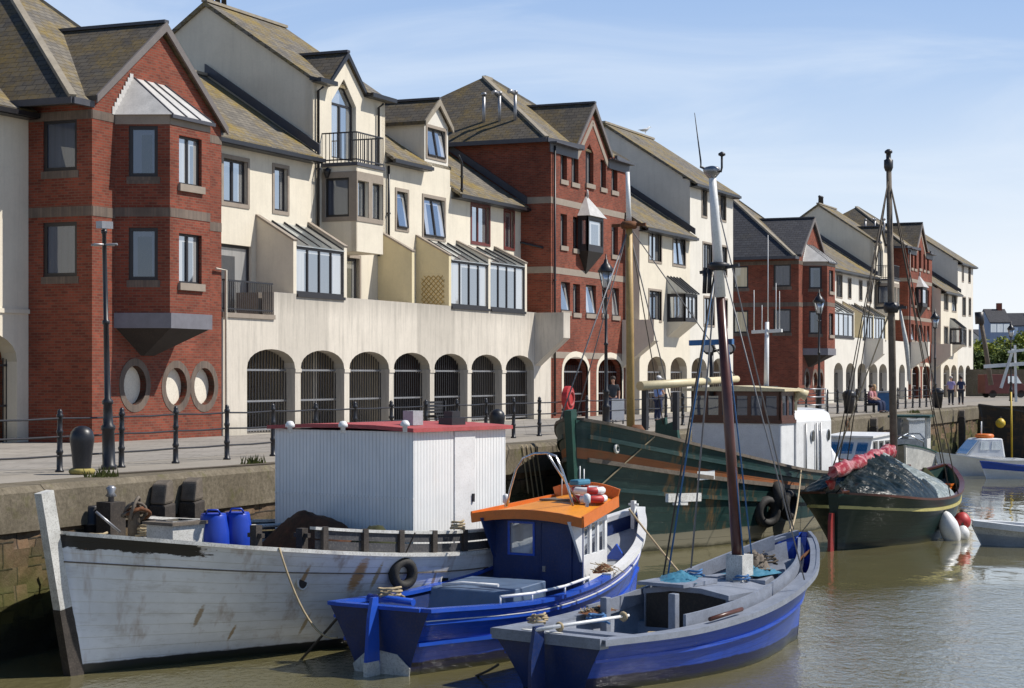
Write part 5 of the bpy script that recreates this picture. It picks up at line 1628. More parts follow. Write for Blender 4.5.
# stem post
k = MB(); a, c, d = W.pt(1, -.3), W.pt(1, 1.05), W.pt(1, 2.85)
k.bar((a.x + .06, 0, a.z), (c.x + .08, 0, c.z), 0.17, 0.26, mi=1); k.bar((c.x + .08, 0, c.z + .002), (d.x + .1, 0, d.z), 0.17, 0.24, mi=0)
W.part('stem_post', k, [M['white_worn'], M['darkwood']])
for px, py in ((311, 583), (434, 580)):
    p = W.on_y(px, py, 1.9); t = p.x / 12; q = W.pt(t, p.z, 1)
    k = MB(); k.torus((q.x, q.y + .01, q.z), .115, .022, 16, 6, rot=Matrix.Rotation(R(90), 3, 'X')); k.lathe([(0.09, 0), (.09, .01)], (q.x, q.y - .0, q.z - .0), 12) if 0 else None
    o = W.part('hawse_ring', k, M['white_worn']); k = MB()
    n = 14; k.add([(q.x + .115 * math.cos(2 * math.pi * i / n), q.y + .02, q.z + .115 * math.sin(2 * math.pi * i / n)) for i in range(n)], [tuple(range(n))]); W.part('hawse_hole', k, M['dark_in'], o)
# shed on deck
def shed():
    b = MB(); x0, x1, y0, y1, z0, z1 = 2.9, 5.6, -1.95, 1.42, 1.26, 3.62
    b.box(x0, x1, y0, y1, z0, z1)
    for zz in (2.42,): b.box(x1 - .01, x1 + .012, y0, y1, zz, zz + .03)
    o = W.part('shed', b, M['shed'], label='white ribbed panel shed under a faded red roof')
    k = MB(); pr = [(y0 - .1, z1), (-1.1, z1 + .04), (-.2, z1 + .05), (.6, z1 + .04), (y1 + .1, z1 - .005)]
    k.extrude([(x0 - .1, y, z) for y, z in pr] + [(x0 - .1, y, z + .07) for y, z in reversed(pr)], (x1 - x0 + .22, 0, 0)); W.part('shed_roof', k, M['roof_red'], o)
    k = MB(); k.box(3.85, 4.45, y1, y1 + .022, z0 + .1, z1 - .02); W.part('shed_door', k, M['white'], o)
    k = MB(); k.box(3.91, 3.95, y1 + .022, y1 + .06, 2.3, 2.45); W.part('door_handle', k, M['iron'], o)
    for px, py, kind in ((290, 418, 0), (343, 418, 0), (405, 417, 0), (413, 413, 1), (452, 412, 2)):
        p = W.on_z(px, py + 12, z1 + .1)
        k = MB()
        if kind == 0: k.lathe([(.04, -.05), (.04, .04), (.08, .05), (.08, .09), (.05, .14), (.01, .15)], (p.x, p.y, p.z), 12)
        elif kind == 1: k.box(p.x - .14, p.x + .14, p.y - .12, p.y + .12, p.z, p.z + .26)
        else: k.box(p.x - .2, p.x + .2, p.y - .16, p.y + .16, p.z - .02, p.z + .12); k.box(p.x - .12, p.x + .12, p.y - .1, p.y + .1, p.z + .12, p.z + .24)
        W.part('roof_vent' if kind < 2 else 'roof_winch', k, M['white' if kind == 0 else 'grey_paint' if kind == 1 else 'iron'], o)
shed()
# foredeck gear
def wbox(name, px, py, zl, sx, sy, h, mat, lid=None):
    p = W.on_z(px, py, zl); k = MB(); k.box(p.x - sx / 2, p.x + sx / 2, p.y - sy / 2, p.y + sy / 2, zl - .4, zl + h)
    if lid: k.box(p.x - sx / 2 - .05, p.x + sx / 2 + .05, p.y - sy / 2 - .05, p.y + sy / 2 + .05, zl + h, zl + h + .05, 1)
    return W.part(name, k, [M[mat]] + ([M[lid]] if lid else [])), p
o, p = wbox('skylight_hatch', 176, 536, 1.98, .72, .62, .2, 'white_worn', 'oldwood')
k = MB(); k.box(p.x - .26, p.x + .26, p.y - .2, p.y + .2, 2.23, 2.246); W.part('pane', k, M['glass'], o)
o, p = wbox('winch_bed', 111, 531, 1.95, .34, .36, .5, 'darkwood')
k = MB(); k.lathe([(.05, 0), (.05, .08), (.1, .1), (.06, .16), (.09, .24), (.04, .28)], (p.x, p.y, 2.45), 10); W.part('winch_head', k, M['galv'], o)
p = W.on_z(92, 530, 1.95); k = MB(); k.lathe([(.17, -.3), (.17, .08), (.185, .09), (.185, .13), (.17, .14), (.17, .4), (.15, .43)], (p.x, p.y, 1.95), 14); W.part('iron_drum', k, M['iron'])
p = W.on_z(134, 533, 1.95); k = MB(); k.lathe([(.11, -.4), (.1, .34), (.12, .36)], (p.x, p.y, 1.95), 10); W.part('mooring_post', k, M['oldwood'])
for i in range(7):
    g = random.Random(i + 3); k = MB(); k.torus((p.x + g.uniform(-.08, .08), p.y + g.uniform(-.1, .1), 2.3 + g.uniform(-.04, .1)), g.uniform(.12, .2), .03, 14, 6, rot=Matrix.Rotation(g.uniform(.3, 1.5), 3, 'X') @ Matrix.Rotation(g.uniform(-.7, .7), 3, 'Y'))
    W.part('old_rope_turn', k, M['rust' if i % 2 else 'oldwood'])
k = MB(); k.tube([(p.x + .4, p.y + .1, 2.0), (p.x + .75, p.y - .1, 2.35)], .025, 6); W.part('bent_rod', k, M['galv'])
for px, py, h in ((72, 530, .28), (140, 541, .22), (218, 548, .5), (256, 553, .42), (212, 547, .35), (302, 548, .3)):
    p = W.on_z(px, py, 1.75); k = MB(); k.box(p.x - .07, p.x + .07, p.y - .07, p.y + .07, 1.4, 1.78 + h)
    k.box(p.x - .035, p.x + .035, p.y - .16, p.y + .16, 1.75 + h * .6, 1.82 + h * .6); W.part('mooring_bitt', k, M['darkwood'])
k = MB()                                                   # boom lying on the far side
k.tube([W.on_y(196, 529, -1.6), W.on_y(320, 523, -1.0)], .035, 8); W.part('spare_spar', k, M['white_worn'])
# things lying on it
for i, (px, lb) in enumerate(((213.5, 'left one of two blue plastic barrels standing on the white fishing boat'), (237, 'right one of two blue plastic barrels standing on the white fishing boat'))):
    p = W.on_y(px, 545, .1 + .1 * i); p.z = 1.4
    b = thing('barrel', lb, 'barrel', W.world(p), 0, 'blue barrels on the white boat')
    k = MB(); k.lathe([(.2, 0), (.23, .03), (.255, .2), (.268, .42), (.262, .62), (.225, .82), (.215, .9), (.2, .92), (.19, .9)], (0, 0, 0), 20); k.build('drum', M['barrel'], b)
    k = MB(); k.lathe([(.205, 0), (.205, .03), (.12, .035)], (0, 0, .9), 16); l = k.build('lid', M['barrel'], b)
    k = MB(); k.tube([(.14, -.16, .93), (.1, -.2, 1.0), (-.06, -.2, 1.0), (-.1, -.16, .93)], .018, 6); k.build('handle', M['barrel'], b)
p = W.on_z(338, 535, 1.3)
heap('net_heap', W.world((6.3, -.35, 1.26)), .72, 1.45, .9, [M['net'], M['net_g']], 'heap of brown and dark green fishing net in front of the white shed', 'fishing net', W.rz, 3, .12, ragged=False)
heap('net_heap', W.world((6.2, 1.05, 1.26)), .6, .75, .72, [M['net_g'], M['net']], 'smaller dark green pile of net, right of the brown heap, against the white shed', 'fishing net', W.rz, 5, .15, ragged=False)
p = W.on_z(136, 533, 1.95)
loop_of_rope('rope_coil', W.world((p.x - .15, p.y + .1, 1.86)), .22, .022, 'rope', 'tangle of tan rope on the bow of the white fishing boat', 4)
p = W.on_z(96, 540, 2.0)
loop_of_rope('rope_coil', W.world((p.x, p.y, 1.93)), .2, .02, 'rope', 'small coil of pale rope by the stem of the white fishing boat', 3)
p = W.on_z(375, 540, 1.8)
loop_of_rope('rope_coil', W.world(W.pt(.46, W.z_s(.46) + .42, 1, -.1)), .12, .02, 'rope', 'yellowish rope looped over the rail of the white fishing boat', 3)
q = W.on_y(396, 573, 2.05); t = q.x / 12; q = W.pt(t, q.z, 1, .1)
fender_tyre(W.world(q), .2, .085, W.M.to_3x3() @ Vector((0.2, 1, 0)), 'black tyre hanging on the side of the white fishing boat')
rope('fender_rope', W.world(q + Vector((0, 0, .25))), W.world(W.pt(t, W.z_s(t) + .4, 1, 0)), 0, .014, 'rope_d', 'short rope holding the black tyre on the white hull')

# ---------------------------------------------------------------- blue boat with the orange wheelhouse roof
f = Vector((4.25, 6.6)).normalized()
O = Boat('wheelhouse_boat', 'blue boat with an orange roofed wheelhouse, between white fishing boat and blue mast boat', (-2.0, 29.6), (f.x, f.y), 7.9,
         [(0, .95), (.15, 1.15), (.35, 1.32), (.6, 1.3), (.8, 1.0), (.92, .52), (.98, .16), (1, .05)], [(0, .5), (.3, 1.0), (.55, 1.0), (.8, .55), (.92, .2), (1, .03)],
         [(0, 1.02), (.3, .93), (.5, 1.02), (.7, 1.28), (.85, 1.62), (1, 2.05)], draft=0.6, rake_b=.35, rake_s=.12)
O.skin([M['hull_blue'], M['hull_navy'], M['white']], zrows=[-1, -.5, 0, .1, .2, .34, .48, .62, .76, .88, 1.0], transom_mi=1)
O.inside(lambda t: .45 if t < .55 else (O.z_s(t) - .28), [M['hull_navy'], M['grey_paint']], .07)
O.gunwale(M['blue'], .14, .05, .05, t1=.62)
O.gunwale(M['white'], .13, .05, .08, 'bow_rail', .6, .995, False)
for fr_, nm in ((.80, 'blue'), (.46, 'blue')):
    k = MB(); O.sweep(k, lambda t, fr_=fr_: O.z_s(t) * fr_, -.02, .05, 0, .06, .0, .99); O.part('rubbing_strake', k, M['blue'])
k = MB(); O.sweep(k, lambda t: O.z_s(t) * .80, .03, .058, .052, .066, .0, .99); O.part('strake_edge', k, M['white'])
a = O.pt(0, .05); k = MB()                                  # pale antifouling patch and rudder on the transom
k.extrude([(-.022, -.5, -.12), (-.022, .5, -.12), (-.05, .55, .12), (-.05, .3, .32), (-.06, 0, .36), (-.05, -.3, .32), (-.05, -.55, .12)], (.012, 0, 0)); O.part('transom_patch', k, M['white_worn'])
k = MB(); k.extrude([(-.1, -.03, -.3), (-.42, -.03, -.3), (-.46, -.03, .12), (-.38, -.03, .9), (-.3, -.03, 1.2), (-.16, -.03, 1.2)], (0, .06, 0)); r_ = O.part('rudder', k, M['blue'])
k = MB(); k.extrude([(-.09, -.034, -.2), (-.44, -.034, -.2), (-.472, -.034, .22), (-.14, -.034, .22)], (0, .068, 0)); O.part('rudder_foot', k, M['white_worn'], r_)
# wheelhouse
WX0, WX1, WH0, WZ1 = 4.5, 6.0, 1.0, 2.12
m = MB()
f_r = lambda x, y, z: (x, y, z)
class LF:                                                    # small frame helper: wall in boat space
    def __init__(s, a, c): s.a, s.d = Vector(a), (Vector(c) - Vector(a)).normalized(); s.n = Vector((-s.d.y, s.d.x, 0)); s.len = (Vector(c) - Vector(a)).length
    def pt(s, u, q, z): p = s.a + s.d * u + s.n * q; return (p.x, p.y, z)
rear = LF((WX0, .92, 0), (WX0, -.92, 0)); rear.n = Vector((-1, 0, 0))
side = LF((WX0, -.92, 0), (WX1, -.55, 0)); side.n = Vector((0, -1, 0))
port = LF((WX1, .55, 0), (WX0, .92, 0)); port.n = Vector((0, 1, 0))
front = LF((WX1, -.55, 0), (WX1, .55, 0)); front.n = Vector((1, 0, 0))
wz0 = .47
wr = (.36, .84, 1.5, 2.02)
m.panel(rear, [(0, wz0), (1.84, wz0), (1.84, WZ1), (0, WZ1)], [rhole(wr)], .05)
m.panel(port, [(0, wz0), (port.len, wz0), (port.len, WZ1), (0, WZ1)], [], .05)
cab = O.part('wheelhouse', m, M['hull_navy'])
m = MB(); sw = [(.12, .46, 1.5, 2.03), (.58, .92, 1.5, 2.03), (1.04, 1.4, 1.5, 2.03)]
m.panel(side, [(0, wz0), (side.len, wz0), (side.len, WZ1), (0, WZ1)], [rhole(r) for r in sw], .05)
fw_ = [(.08, .5, 1.6, 2.03), (.6, 1.02, 1.6, 2.03)]
m.panel(front, [(0, wz0), (1.1, wz0), (1.1, WZ1), (0, WZ1)], [rhole(r) for r in fw_], .05)
O.part('wheelhouse_side', m, M['white'], cab)
for fr_, rs_ in ((rear, [wr]), (side, sw), (front, fw_)):
    for r in rs_:
        m = MB(); m.fbox(fr_, r[0], r[1], -.04, -.025, r[2], r[3]); O.part('pane', m, M['glass_c'], cab)
k = MB()
for a_, c_, d_, e_ in ((wr[0] - .04, wr[1] + .04, wr[3], wr[3] + .04), (wr[0] - .04, wr[1] + .04, wr[2] - .04, wr[2]), (wr[0] - .04, wr[0], wr[2], wr[3]), (wr[1], wr[1] + .04, wr[2], wr[3])): k.fbox(rear, a_, c_, 0, .018, d_, e_)
O.part('window_frame', k, M['blue'], cab)
k = MB(); k.fbox(rear, 1.0, 1.62, 0, .02, .55, 2.05); k.fbox(rear, 1.0, 1.02, .02, .03, .55, 2.05); k.fbox(rear, 1.62, 1.64, 0, .03, .55, 2.05); dd = O.part('door', k, M['hull_navy'], cab)
k = MB(); k.fbox(rear, 1.06, 1.12, .03, .05, 1.2, 1.3); O.part('door_handle', k, M['steel'], cab)
for sgn in (1, -1):                                          # flared wings that carry the roof
    k = MB(); y = .92 * sgn; k.extrude([(WX0 - .0, y, 1.4), (WX0 - .42, y, WZ1), (WX0, y, WZ1)], (0, -.05 * sgn, 0)); O.part('side_wing', k, M['white' if sgn < 0 else 'hull_navy'], cab)
# cambered orange roof with an upstand at its front and sides
k = MB(); vs, fs = [], []; nx, ny = 8, 10
RX0, RX1, RY = WX0 - .35, WX1 + .2, 1.14
zr_ = lambda u, v: WZ1 + .03 + .11 * (1 - v * v) + .22 * u
for lay in (0, 1):
    for i in range(nx + 1):
        for j in range(ny + 1):
            u, v = i / nx, j / ny * 2 - 1
            w_ = RY * (1 - .42 * u)
            vs.append((RX0 + (RX1 - RX0) * u, v * w_, zr_(u, v) - (.06 if lay else 0)))
q = (nx + 1) * (ny + 1)
for i in range(nx):
    for j in range(ny):
        a = i * (ny + 1) + j; fs += [(a, a + ny + 1, a + ny + 2, a + 1), (q + a, q + a + 1, q + a + ny + 2, q + a + ny + 1)]
k.add(vs, fs, 0, True)
roof = O.part('roof', k, M['orange'])
k = MB()
def lip(pts, h0, h1):
    for a, c in zip(pts, pts[1:]): k.bar((a[0], a[1], a[2] + (h0 + h1) / 2), (c[0], c[1], c[2] + (h0 + h1) / 2), .04, h1 - h0)
rear_pts = [(RX0, (j / 10 * 2 - 1) * RY, zr_(0, j / 10 * 2 - 1)) for j in range(11)]
lip(rear_pts, -.13, .035)
for sgn in (1, -1): lip([(RX0 + (RX1 - RX0) * i / 8, sgn * RY * (1 - .42 * i / 8), zr_(i / 8, 1)) for i in range(9)], -.12, .07 )
lip([(RX1, (j / 10 * 2 - 1) * RY * .58, zr_(1, j / 10 * 2 - 1)) for j in range(11)], -.1, .2)
O.part('roof_edge', k, M['orange_red'], roof)
k = MB()
P_ = lambda px, py, xl: O.on_x(px, py, xl)
xr = RX0 + .12
hoop = [P_(507, 506, xr), P_(510, 490, xr), P_(516, 470, xr), P_(523, 458, xr), P_(534, 453.5, xr), P_(547, 453, xr), P_(556, 456, xr), P_(562, 470, xr), P_(568, 488, xr), P_(573, 506, xr)]
k.tube(hoop, .022, 8); k.tube([hoop[5], (RX0 + 1.0, hoop[5].y - .1, zr_(.5, 0) + .02)], .018, 8)
O.part('hoop_frame', k, M['steel'], roof)
for px, py in ((506, 502), (587, 502)):
    p = O.on_x(px, py + 5, RX0 + .2); O.lathe('deck_lamp', [(.03, 0), (.03, .06), (.06, .08), (.06, .2), (.02, .23)], (p.x, p.y, p.z), M['white'], parent=roof)
for px, h in ((562, .5), (580, .55), (584, .5)):
    p = O.on_x(px, 480, RX1 - .4); k = MB(); k.tube([(p.x, p.y, zr_(.8, 0)), (p.x, p.y, zr_(.8, 0) + h)], .012, 6); O.part('aerial', k, M['white'], roof)
k = MB(); k.box(5.3, 5.9, -.25, .45, zr_(.5, 0) + .0, zr_(.5, 0) + .035); O.part('roof_hatch', k, M['oldwood'], roof)
for i in range(2):
    p = O.on_x(590 - 2 * i, 486, 5.5)
    m = MB(); m.torus((0, 0, .068), .25, .068, 28, 10, marc=lambda a: 1 if (a * 4 + .4 * i) % 1 < .5 else 0)
    o = m.build('lifebuoy', [M['white'], M['red']], None, O.world((5.5, p.y, zr_(.6, p.y / .9) + .005 + .138 * i)), R(20 * i))
    tag(o, ('lower', 'upper')[i] + ' of two red and white lifebuoys lying on the orange roof', 'lifebuoy', 'lifebuoys on the orange roof')
o, p = None, O.on_x(580, 478, 5.5); k = MB(); k.box(-.22, .22, -.1, .1, 0, .1); tag(k.build('jerrycan', M['tarp_b'], None, O.world((5.5, p.y, zr_(.6, p.y / .9) + .283)), O.rz, bevel=.03), 'pale blue folded bag lying on top of the stacked lifebuoys', 'bag')
# engine box, rails, foredeck
k = MB(); k.extrude([(2.15, -.75, .47), (2.35, -.75, 1.08), (3.6, -.75, 1.16), (3.6, -.75, .47)], (0, 1.5, 0)); eb = O.part('engine_box', k, M['grey_blue'], bevel=.03)
k = MB(); k.tube([(2.4, .55, 1.12), (2.5, .2, 1.16), (2.5, -.5, 1.16)], .03, 8); k.box(2.3, 3.6, -.2, -.17, 1.08, 1.19) if 0 else None; O.part('grab_rail', k, M['white'], eb)
k = MB(); g = [O.pt(t, O.z_s(t), -1, -.05) + Vector((0, 0, .16)) for t in (.2, .3, .42, .52)]; k.tube(g, .025, 8)
for p in g: k.tube([p, p - Vector((0, 0, .14))], .018, 6)
O.part('side_rail', k, M['white'])
k = MB(); k.box(7.92, 8.0, -.04, .04, 1.7, 2.24); k.box(7.94, 7.98, -.1, .1, 2.15, 2.19); O.part('mooring_bitt', k, M['white'])
k = MB(); k.extrude([(6.5, -.75, 1.12), (6.5, -.1, 1.12), (6.5, -.45, 1.55)], (.05, 0, 0)); O.part('breakwater', k, M['blue'])
k = MB(); k.tube([(.25, -.4, 1.1), (.3, .5, 1.12)], .06, 8); O.part('stern_thwart', k, M['blue'])
p = O.pt(.03, 1.02, 1)
loop_of_rope('rope_coil', O.world((.45, .2, 1.1)), .2, .02, 'rope', 'pale rope lying on the stern of the orange roofed boat', 3)
heap('rope_heap', O.world(O.pt(.62, 1.2, -1, -.18)), .2, .16, .14, [M['rust'], M['rope']], 'small orange brown rope heap on the side deck of the orange roofed boat', 'rope', 0, 9)

# ---------------------------------------------------------------- blue open boat with the tall raked mast
f = Vector((.625, .78)).normalized()
B = Boat('mast_boat', 'blue wooden boat with a tall raked brown mast, nearest the camera', (.6, 28.0), (f.x, f.y), 7.0,
         [(0, 1.02), (.15, 1.17), (.35, 1.3), (.6, 1.34), (.8, 1.12), (.92, .66), (.98, .27), (1, .05)], [(0, .55), (.3, 1.0), (.55, .98), (.8, .52), (.92, .18), (1, .03)],
         [(0, .80), (.25, .78), (.45, .86), (.62, 1.02), (.8, 1.3), (.92, 1.6), (1, 1.86)], draft=.6, rake_b=.3, rake_s=.15)
B.skin([M['hull_blue2'], M['hull_navy']], zrows=[-1, -.5, 0, .12, .25, .4, .52, .64, .76, .88, 1.0], transom_mi=1)
B.inside(lambda t: .3 if t < .5 else B.z_s(t) - .32, [M['deck_grey'], M['deck_grey']], .26, t1=.96)
k = MB(); B.sweep(k, B.z_s, -.26, .03, -.02, .03, 0, .8); B.sweep(k, B.z_s, -.14, .03, -.021, .028, .8, .97); B.part('side_deck', k, M['deck_grey'])
k = MB(); B.sweep(k, B.z_s, -.02, .045, -.05, .04, .0, .995); B.part('gunwale', k, M['deck_grey'])
k = MB(); B.sweep(k, lambda t: B.z_s(t) * .6, -.02, .035, 0, .05, 0.0, .99); B.part('rubbing_strake', k, M['hull_blue2'])
k = MB(); B.sweep(k, lambda t: B.z_s(t) - .05, -.36, -.31, .0, .24, .3, .93); B.part('coaming', k, M['deck_grey'])
p = B.pt(0, .8); k = MB(); k.box(p.x - .05, p.x + .16, -1.0, 1.0, .7, .86); tb = B.part('transom_board', k, M['deck_grey'])
for y in (.34, -.1):
    k = MB(); k.lathe([(.16, 0), (.16, .012)], (0, 0, 0), 18, sx=.35, sy=1); k.v = [v + Vector((p.x + .05, y, .861)) for v in k.v]; B.part('fairlead', k, M['white_worn'], tb)
k = MB(); k.extrude([(p.x - .06, -.03, -.4), (p.x - .42, -.03, -.4), (p.x - .4, -.03, .5), (p.x - .3, -.03, .98), (p.x - .1, -.03, .98)], (0, .06, 0)); ru = B.part('rudder', k, M['hull_navy'])
k = MB(); k.tube([(p.x - .3, 0, .93), (1.15, -.55, 1.03)], [.032, .022], 8); B.part('tiller', k, M['white'], ru)
k = MB(); k.torus((1.05, -.52, 1.02), .045, .035, 10, 6, rot=Matrix.Rotation(R(90), 3, 'Y')); k.torus((.0, -.12, .94), .045, .035, 10, 6, rot=Matrix.Rotation(R(90), 3, 'Y')); B.part('tiller_lashing', k, M['rope'], ru)
# thwart, cuddy, posts
k = MB(); k.box(1.3, 1.6, -.95, .95, .62, .68); B.part('thwart', k, M['deck_grey'])
k = MB(); x0, x1 = 3.5, 5.0
k.extrude([(x0, y, z) for y, z in ((-.78, .5), (-.78, 1.06), (-.3, 1.13), (.3, 1.13), (.78, 1.06), (.78, .5))][::-1], (.001, 0, 0), mi=1)
k.extrude([(x0, y, z) for y, z in ((-.82, 1.05), (-.3, 1.12), (.3, 1.12), (.82, 1.05), (.82, 1.13), (.3, 1.21), (-.3, 1.21), (-.82, 1.13))], (x1 - x0, 0, 0))
for y in (-.8, .76): k.box(x0, x1, y, y + .04, .3, 1.06)
k.box(x1 - .04, x1, -.76, .76, .5, 1.07)
cu = B.part('cuddy', k, [M['deck_grey'], M['dark_in']])
k = MB(); k.extrude([(3.3, -.1, 1.215), (4.3, -.1, 1.215), (4.3, -.1, 1.29), (3.3, -.1, 1.27)], (0, .9, 0)); B.part('cuddy_hatch', k, M['deck_grey'], cu)
k = MB(); n_ = B.z_s(.8)
k.extrude([(4.95, -.62, 1.0), (5.9, -.3, 1.05), (5.9, .3, 1.05), (4.95, .62, 1.0)], (0, 0, .24)); B.part('foredeck_hatch', k, M['deck_grey'], bevel=.02)
for x, y, h, mt in ((2.35, -.55, .75, 'deck_grey'), (2.35, .75, .6, 'deck_grey'), (5.6, .45, .35, 'white')):
    k = MB(); k.box(x - .065, x + .065, y - .065, y + .065, .3, .5 + h); B.part('samson_post', k, M[mt], bevel=.015)
# mast: lower brown spar in a white tabernacle, upper white spar
base = Vector((4.95, -.12, 1.15)); top = B.on_y(712, 172, -.0)
top = Vector((base.x - .55, .02, 8.05))
tw = B.on_x(712, 172, base.x - .7)
top = tw; mid_ = base.lerp(top, .70)
k = MB(); k.tube([base, base.lerp(top, .3), mid_], [.1, .09, .075], 14); ms = B.part('mast', k, M['mast_wood'])
k = MB(); k.tube([mid_, base.lerp(top, .9), top], [.09, .075, .058], 14); B.part('mast_top', k, M['white'], ms)
k = MB(); k.box(base.x - .17, base.x + .17, -.28, .04, 1.1, 1.28 + .36); B.part('tabernacle', k, M['white_worn'], ms)
k = MB(); q_ = base.lerp(top, .775); k.lathe([(.1, -.08), (.17, -.04), (.19, .03), (.1, .06)], q_, 12); k.bar(q_ + Vector((0, -.4, 0)), q_ + Vector((0, .35, -.1)), .05, .05)
for sy in (.25, .16): k.tube([q_ + Vector((0, sy, -.02)), q_ + Vector((0, sy + .02, -.45))], .04, 6)
B.part('mast_band', k, M['iron'], ms)
k = MB(); q_ = top; k.lathe([(.06, -.1), (.13, -.02), (.15, .04), (.11, .08), (.03, .1)], q_, 12, sx=1, sy=1); B.part('mast_head', k, M['galv'], ms)
k = MB(); k.tube([q_, q_ + Vector((.0, -.18, .0)), q_ + Vector((.0, -.19, .06)), q_ + Vector((0, -.19, .24))], .02, 6); k.lathe([(.02, 0), (.06, .02), (.06, .05), (.01, .08)], q_ + Vector((0, -.19, .24)), 8); B.part('wind_vane', k, M['iron'], ms)
k = MB(); k.tube([q_, q_ + Vector((0, .22, .1)), q_ + Vector((0, .22, .2)), q_ + Vector((0, .34, 1.0))], [.022, .022, .016, .006], 6); B.part('whip_aerial', k, M['iron'], ms)
q_ = B.on_x(704, 332, base.x - .3); a_ = B.on_x(690, 343, base.x - .25); c_ = B.on_x(733, 341.5, base.x - .25)
k = MB(); k.bar(a_, c_, .07, .09); B.part('spreader', k, M['rope_b'], ms)
# standing rigging of this boat: all parts of it
def stay(bt, pts, r, mat, name='stay'):
    k = MB(); k.tube(pts, r, 5); return bt.part(name, k, M[mat])
sh1, sh2 = B.on_y(668, 575, .85), B.on_y(691, 570, .9)
hd = base.lerp(top, .8)
for a, mt in ((sh1, 'rope_b'), (B.on_y(662, 584, .9), 'rope_d'), (sh2, 'wire')): stay(B, [hd, a], .016, mt, 'shroud')
stay(B, [hd + Vector((0, -.05, 0)), B.pt(.70, 1.3, -1)], .012, 'wire', 'shroud'); stay(B, [base.lerp(top, .97), B.pt(.99, 1.9, 1)], .012, 'wire', 'forestay')
stay(B, [hd, (5.4, -.1, 1.45)], .014, 'rope_b', 'halyard'); stay(B, [base.lerp(top, .6), (4.9, -.25, 1.4)], .014, 'rope_b', 'halyard')
a_, c_ = B.on_y(667, 498, .88), B.on_y(700, 497, .88); k = MB(); k.bar(a_, c_, .06, .14); k.bar(a_ + Vector((.2, 0, -.1)), a_.lerp(c_, .6) + Vector((0, 0, -.1)), .04, .06); B.part('shroud_board', k, M['white_worn'])
for nm, a_, c_ in (('boom', (4.3, .12, 1.55), (2.9, .8, 1.35)),): k = MB(); k.tube([a_, c_], [.12, .1], 8)
heap('folded_tarp', B.world((4.0, .45, 1.27)), .62, .34, .11, [M['tarp_b']], 'crumpled blue cover lying by the foot of the raked mast', 'cover', B.rz + .5, 21, .5, ragged=False)
heap('folded_tarp', B.world((5.5, -.08, 1.29)), .5, .38, .12, [M['tarp_b']], 'flat turquoise cover under the rope heap on the foredeck of the mast boat', 'cover', B.rz, 22, .4, ragged=False)
heap('rope_heap', B.world((5.55, -.05, 1.36)), .26, .24, .3, [M['oldwood'], M['rope_d']], 'lumpy brown rope heap on the turquoise cover of the mast boat', 'rope', 0, 23, .35)
heap('rope_heap', B.world((2.35, .9, .86)), .4, .13, .08, [M['rust'], M['rope']], 'orange rope along the far side deck of the mast boat', 'rope', B.rz, 24, .5)
loop_of_rope('rope_coil', B.world((2.6, -.5, .36)), .22, .03, 'rope', 'tan rope coil at the grey post of the mast boat', 5)
loop_of_rope('rope_coil', B.world((4.75, -.3, 1.2)), .13, .018, 'rope_b', 'blue rope wound at the foot of the raked mast, right side', 2)
loop_of_rope('rope_coil', B.world((4.25, .3, 1.29)), .13, .018, 'rope_b', 'blue rope wound at the foot of the raked mast, left side', 2)
k = MB(); k.tube([B.pt(.34, .84, -1, -.12), B.pt(.46, .92, -1, -.12)], .035, 6); free('wooden_bar', MB(), M['oldwood'], '', '') if 0 else None
k.v = [B.world(v) + Vector((0, 0, .06)) for v in k.v]; free('wooden_bar', k, M['varnish'], 'short dark wooden bar lying on the near side deck of the mast boat', 'bar')
rope('mooring_chain', B.world(B.pt(.93, 1.62, -1, -.1)), B.world((5.9, -.35, 1.1)), -.05, .03, 'rust', 'rusty chain on the bow of the mast boat', 'chain')

g = random.Random(77)
for i, (x, y, z, r, mt, lb) in enumerate(((1.9, .6, .72, .16, 'rope_b', 'loose blue rope on the after thwart of the mast boat'), (2.9, .1, .36, .24, 'rope', 'tan rope flung on the cockpit floor of the mast boat'), (.35, .55, .87, .14, 'rope', 'tan rope coil on the stern of the mast boat'), (6.2, .1, 1.35, .16, 'rope_d', 'dark rope coil in the bow of the mast boat'))):
    loop_of_rope('rope_coil', B.world((x, y, z)), r, .018, mt, lb, 3, jitter=.1)
loop_of_rope('rope_coil', O.world((1.2, .5, .48)), .22, .02, 'rope_b', 'blue rope coil in the cockpit of the orange roofed boat', 3, jitter=.1)
# ---------------------------------------------------------------- green trawler by the quay
TL = 16.5
T = Boat('trawler', 'big weathered green wooden trawler with white wheelhouse and ochre mast, against the quay', (1.69 + TL * .5, 48.8 + TL * .866), (-.5, -.866), TL,
         [(0, 1.8), (.2, 2.35), (.5, 2.5), (.7, 2.35), (.85, 1.8), (.92, 1.28), (.965, .8), (.99, .38), (1, .12)], [(0, .9), (.2, 1.9), (.5, 2.3), (.7, 1.85), (.85, 1.05), (.95, .38), (1, .06)],
         [(0, 1.75), (.2, 1.62), (.4, 1.8), (.6, 2.2), (.8, 2.72), (.92, 3.15), (1, 3.5)], draft=1.2, rake_b=.35)
T.skin([M['hull_green'], M['hull_rust'], M['oldwood']], zrows=[-1, -.5, 0, .1, .2, .3, .42, .54, .66, .72, .80, .88, .94, 1.0],
       rowmat=lambda r, t: 1 if .715 < r < .80 and t > .42 else 0)
T.inside(lambda t: T.z_s(t) - .75, [M['green_d'], M['oldwood']], .12)
T.gunwale(M['oldwood'], .2, .04, .07)
for fr_, mt in ((.87, 'hull_green'), (.70, 'oldwood'), (.5, 'hull_green')):
    k = MB(); T.sweep(k, lambda t, fr_=fr_: T.z_s(t) * fr_, -.02, .07, 0, .11, 0, .99); T.part('rubbing_strake', k, M[mt])
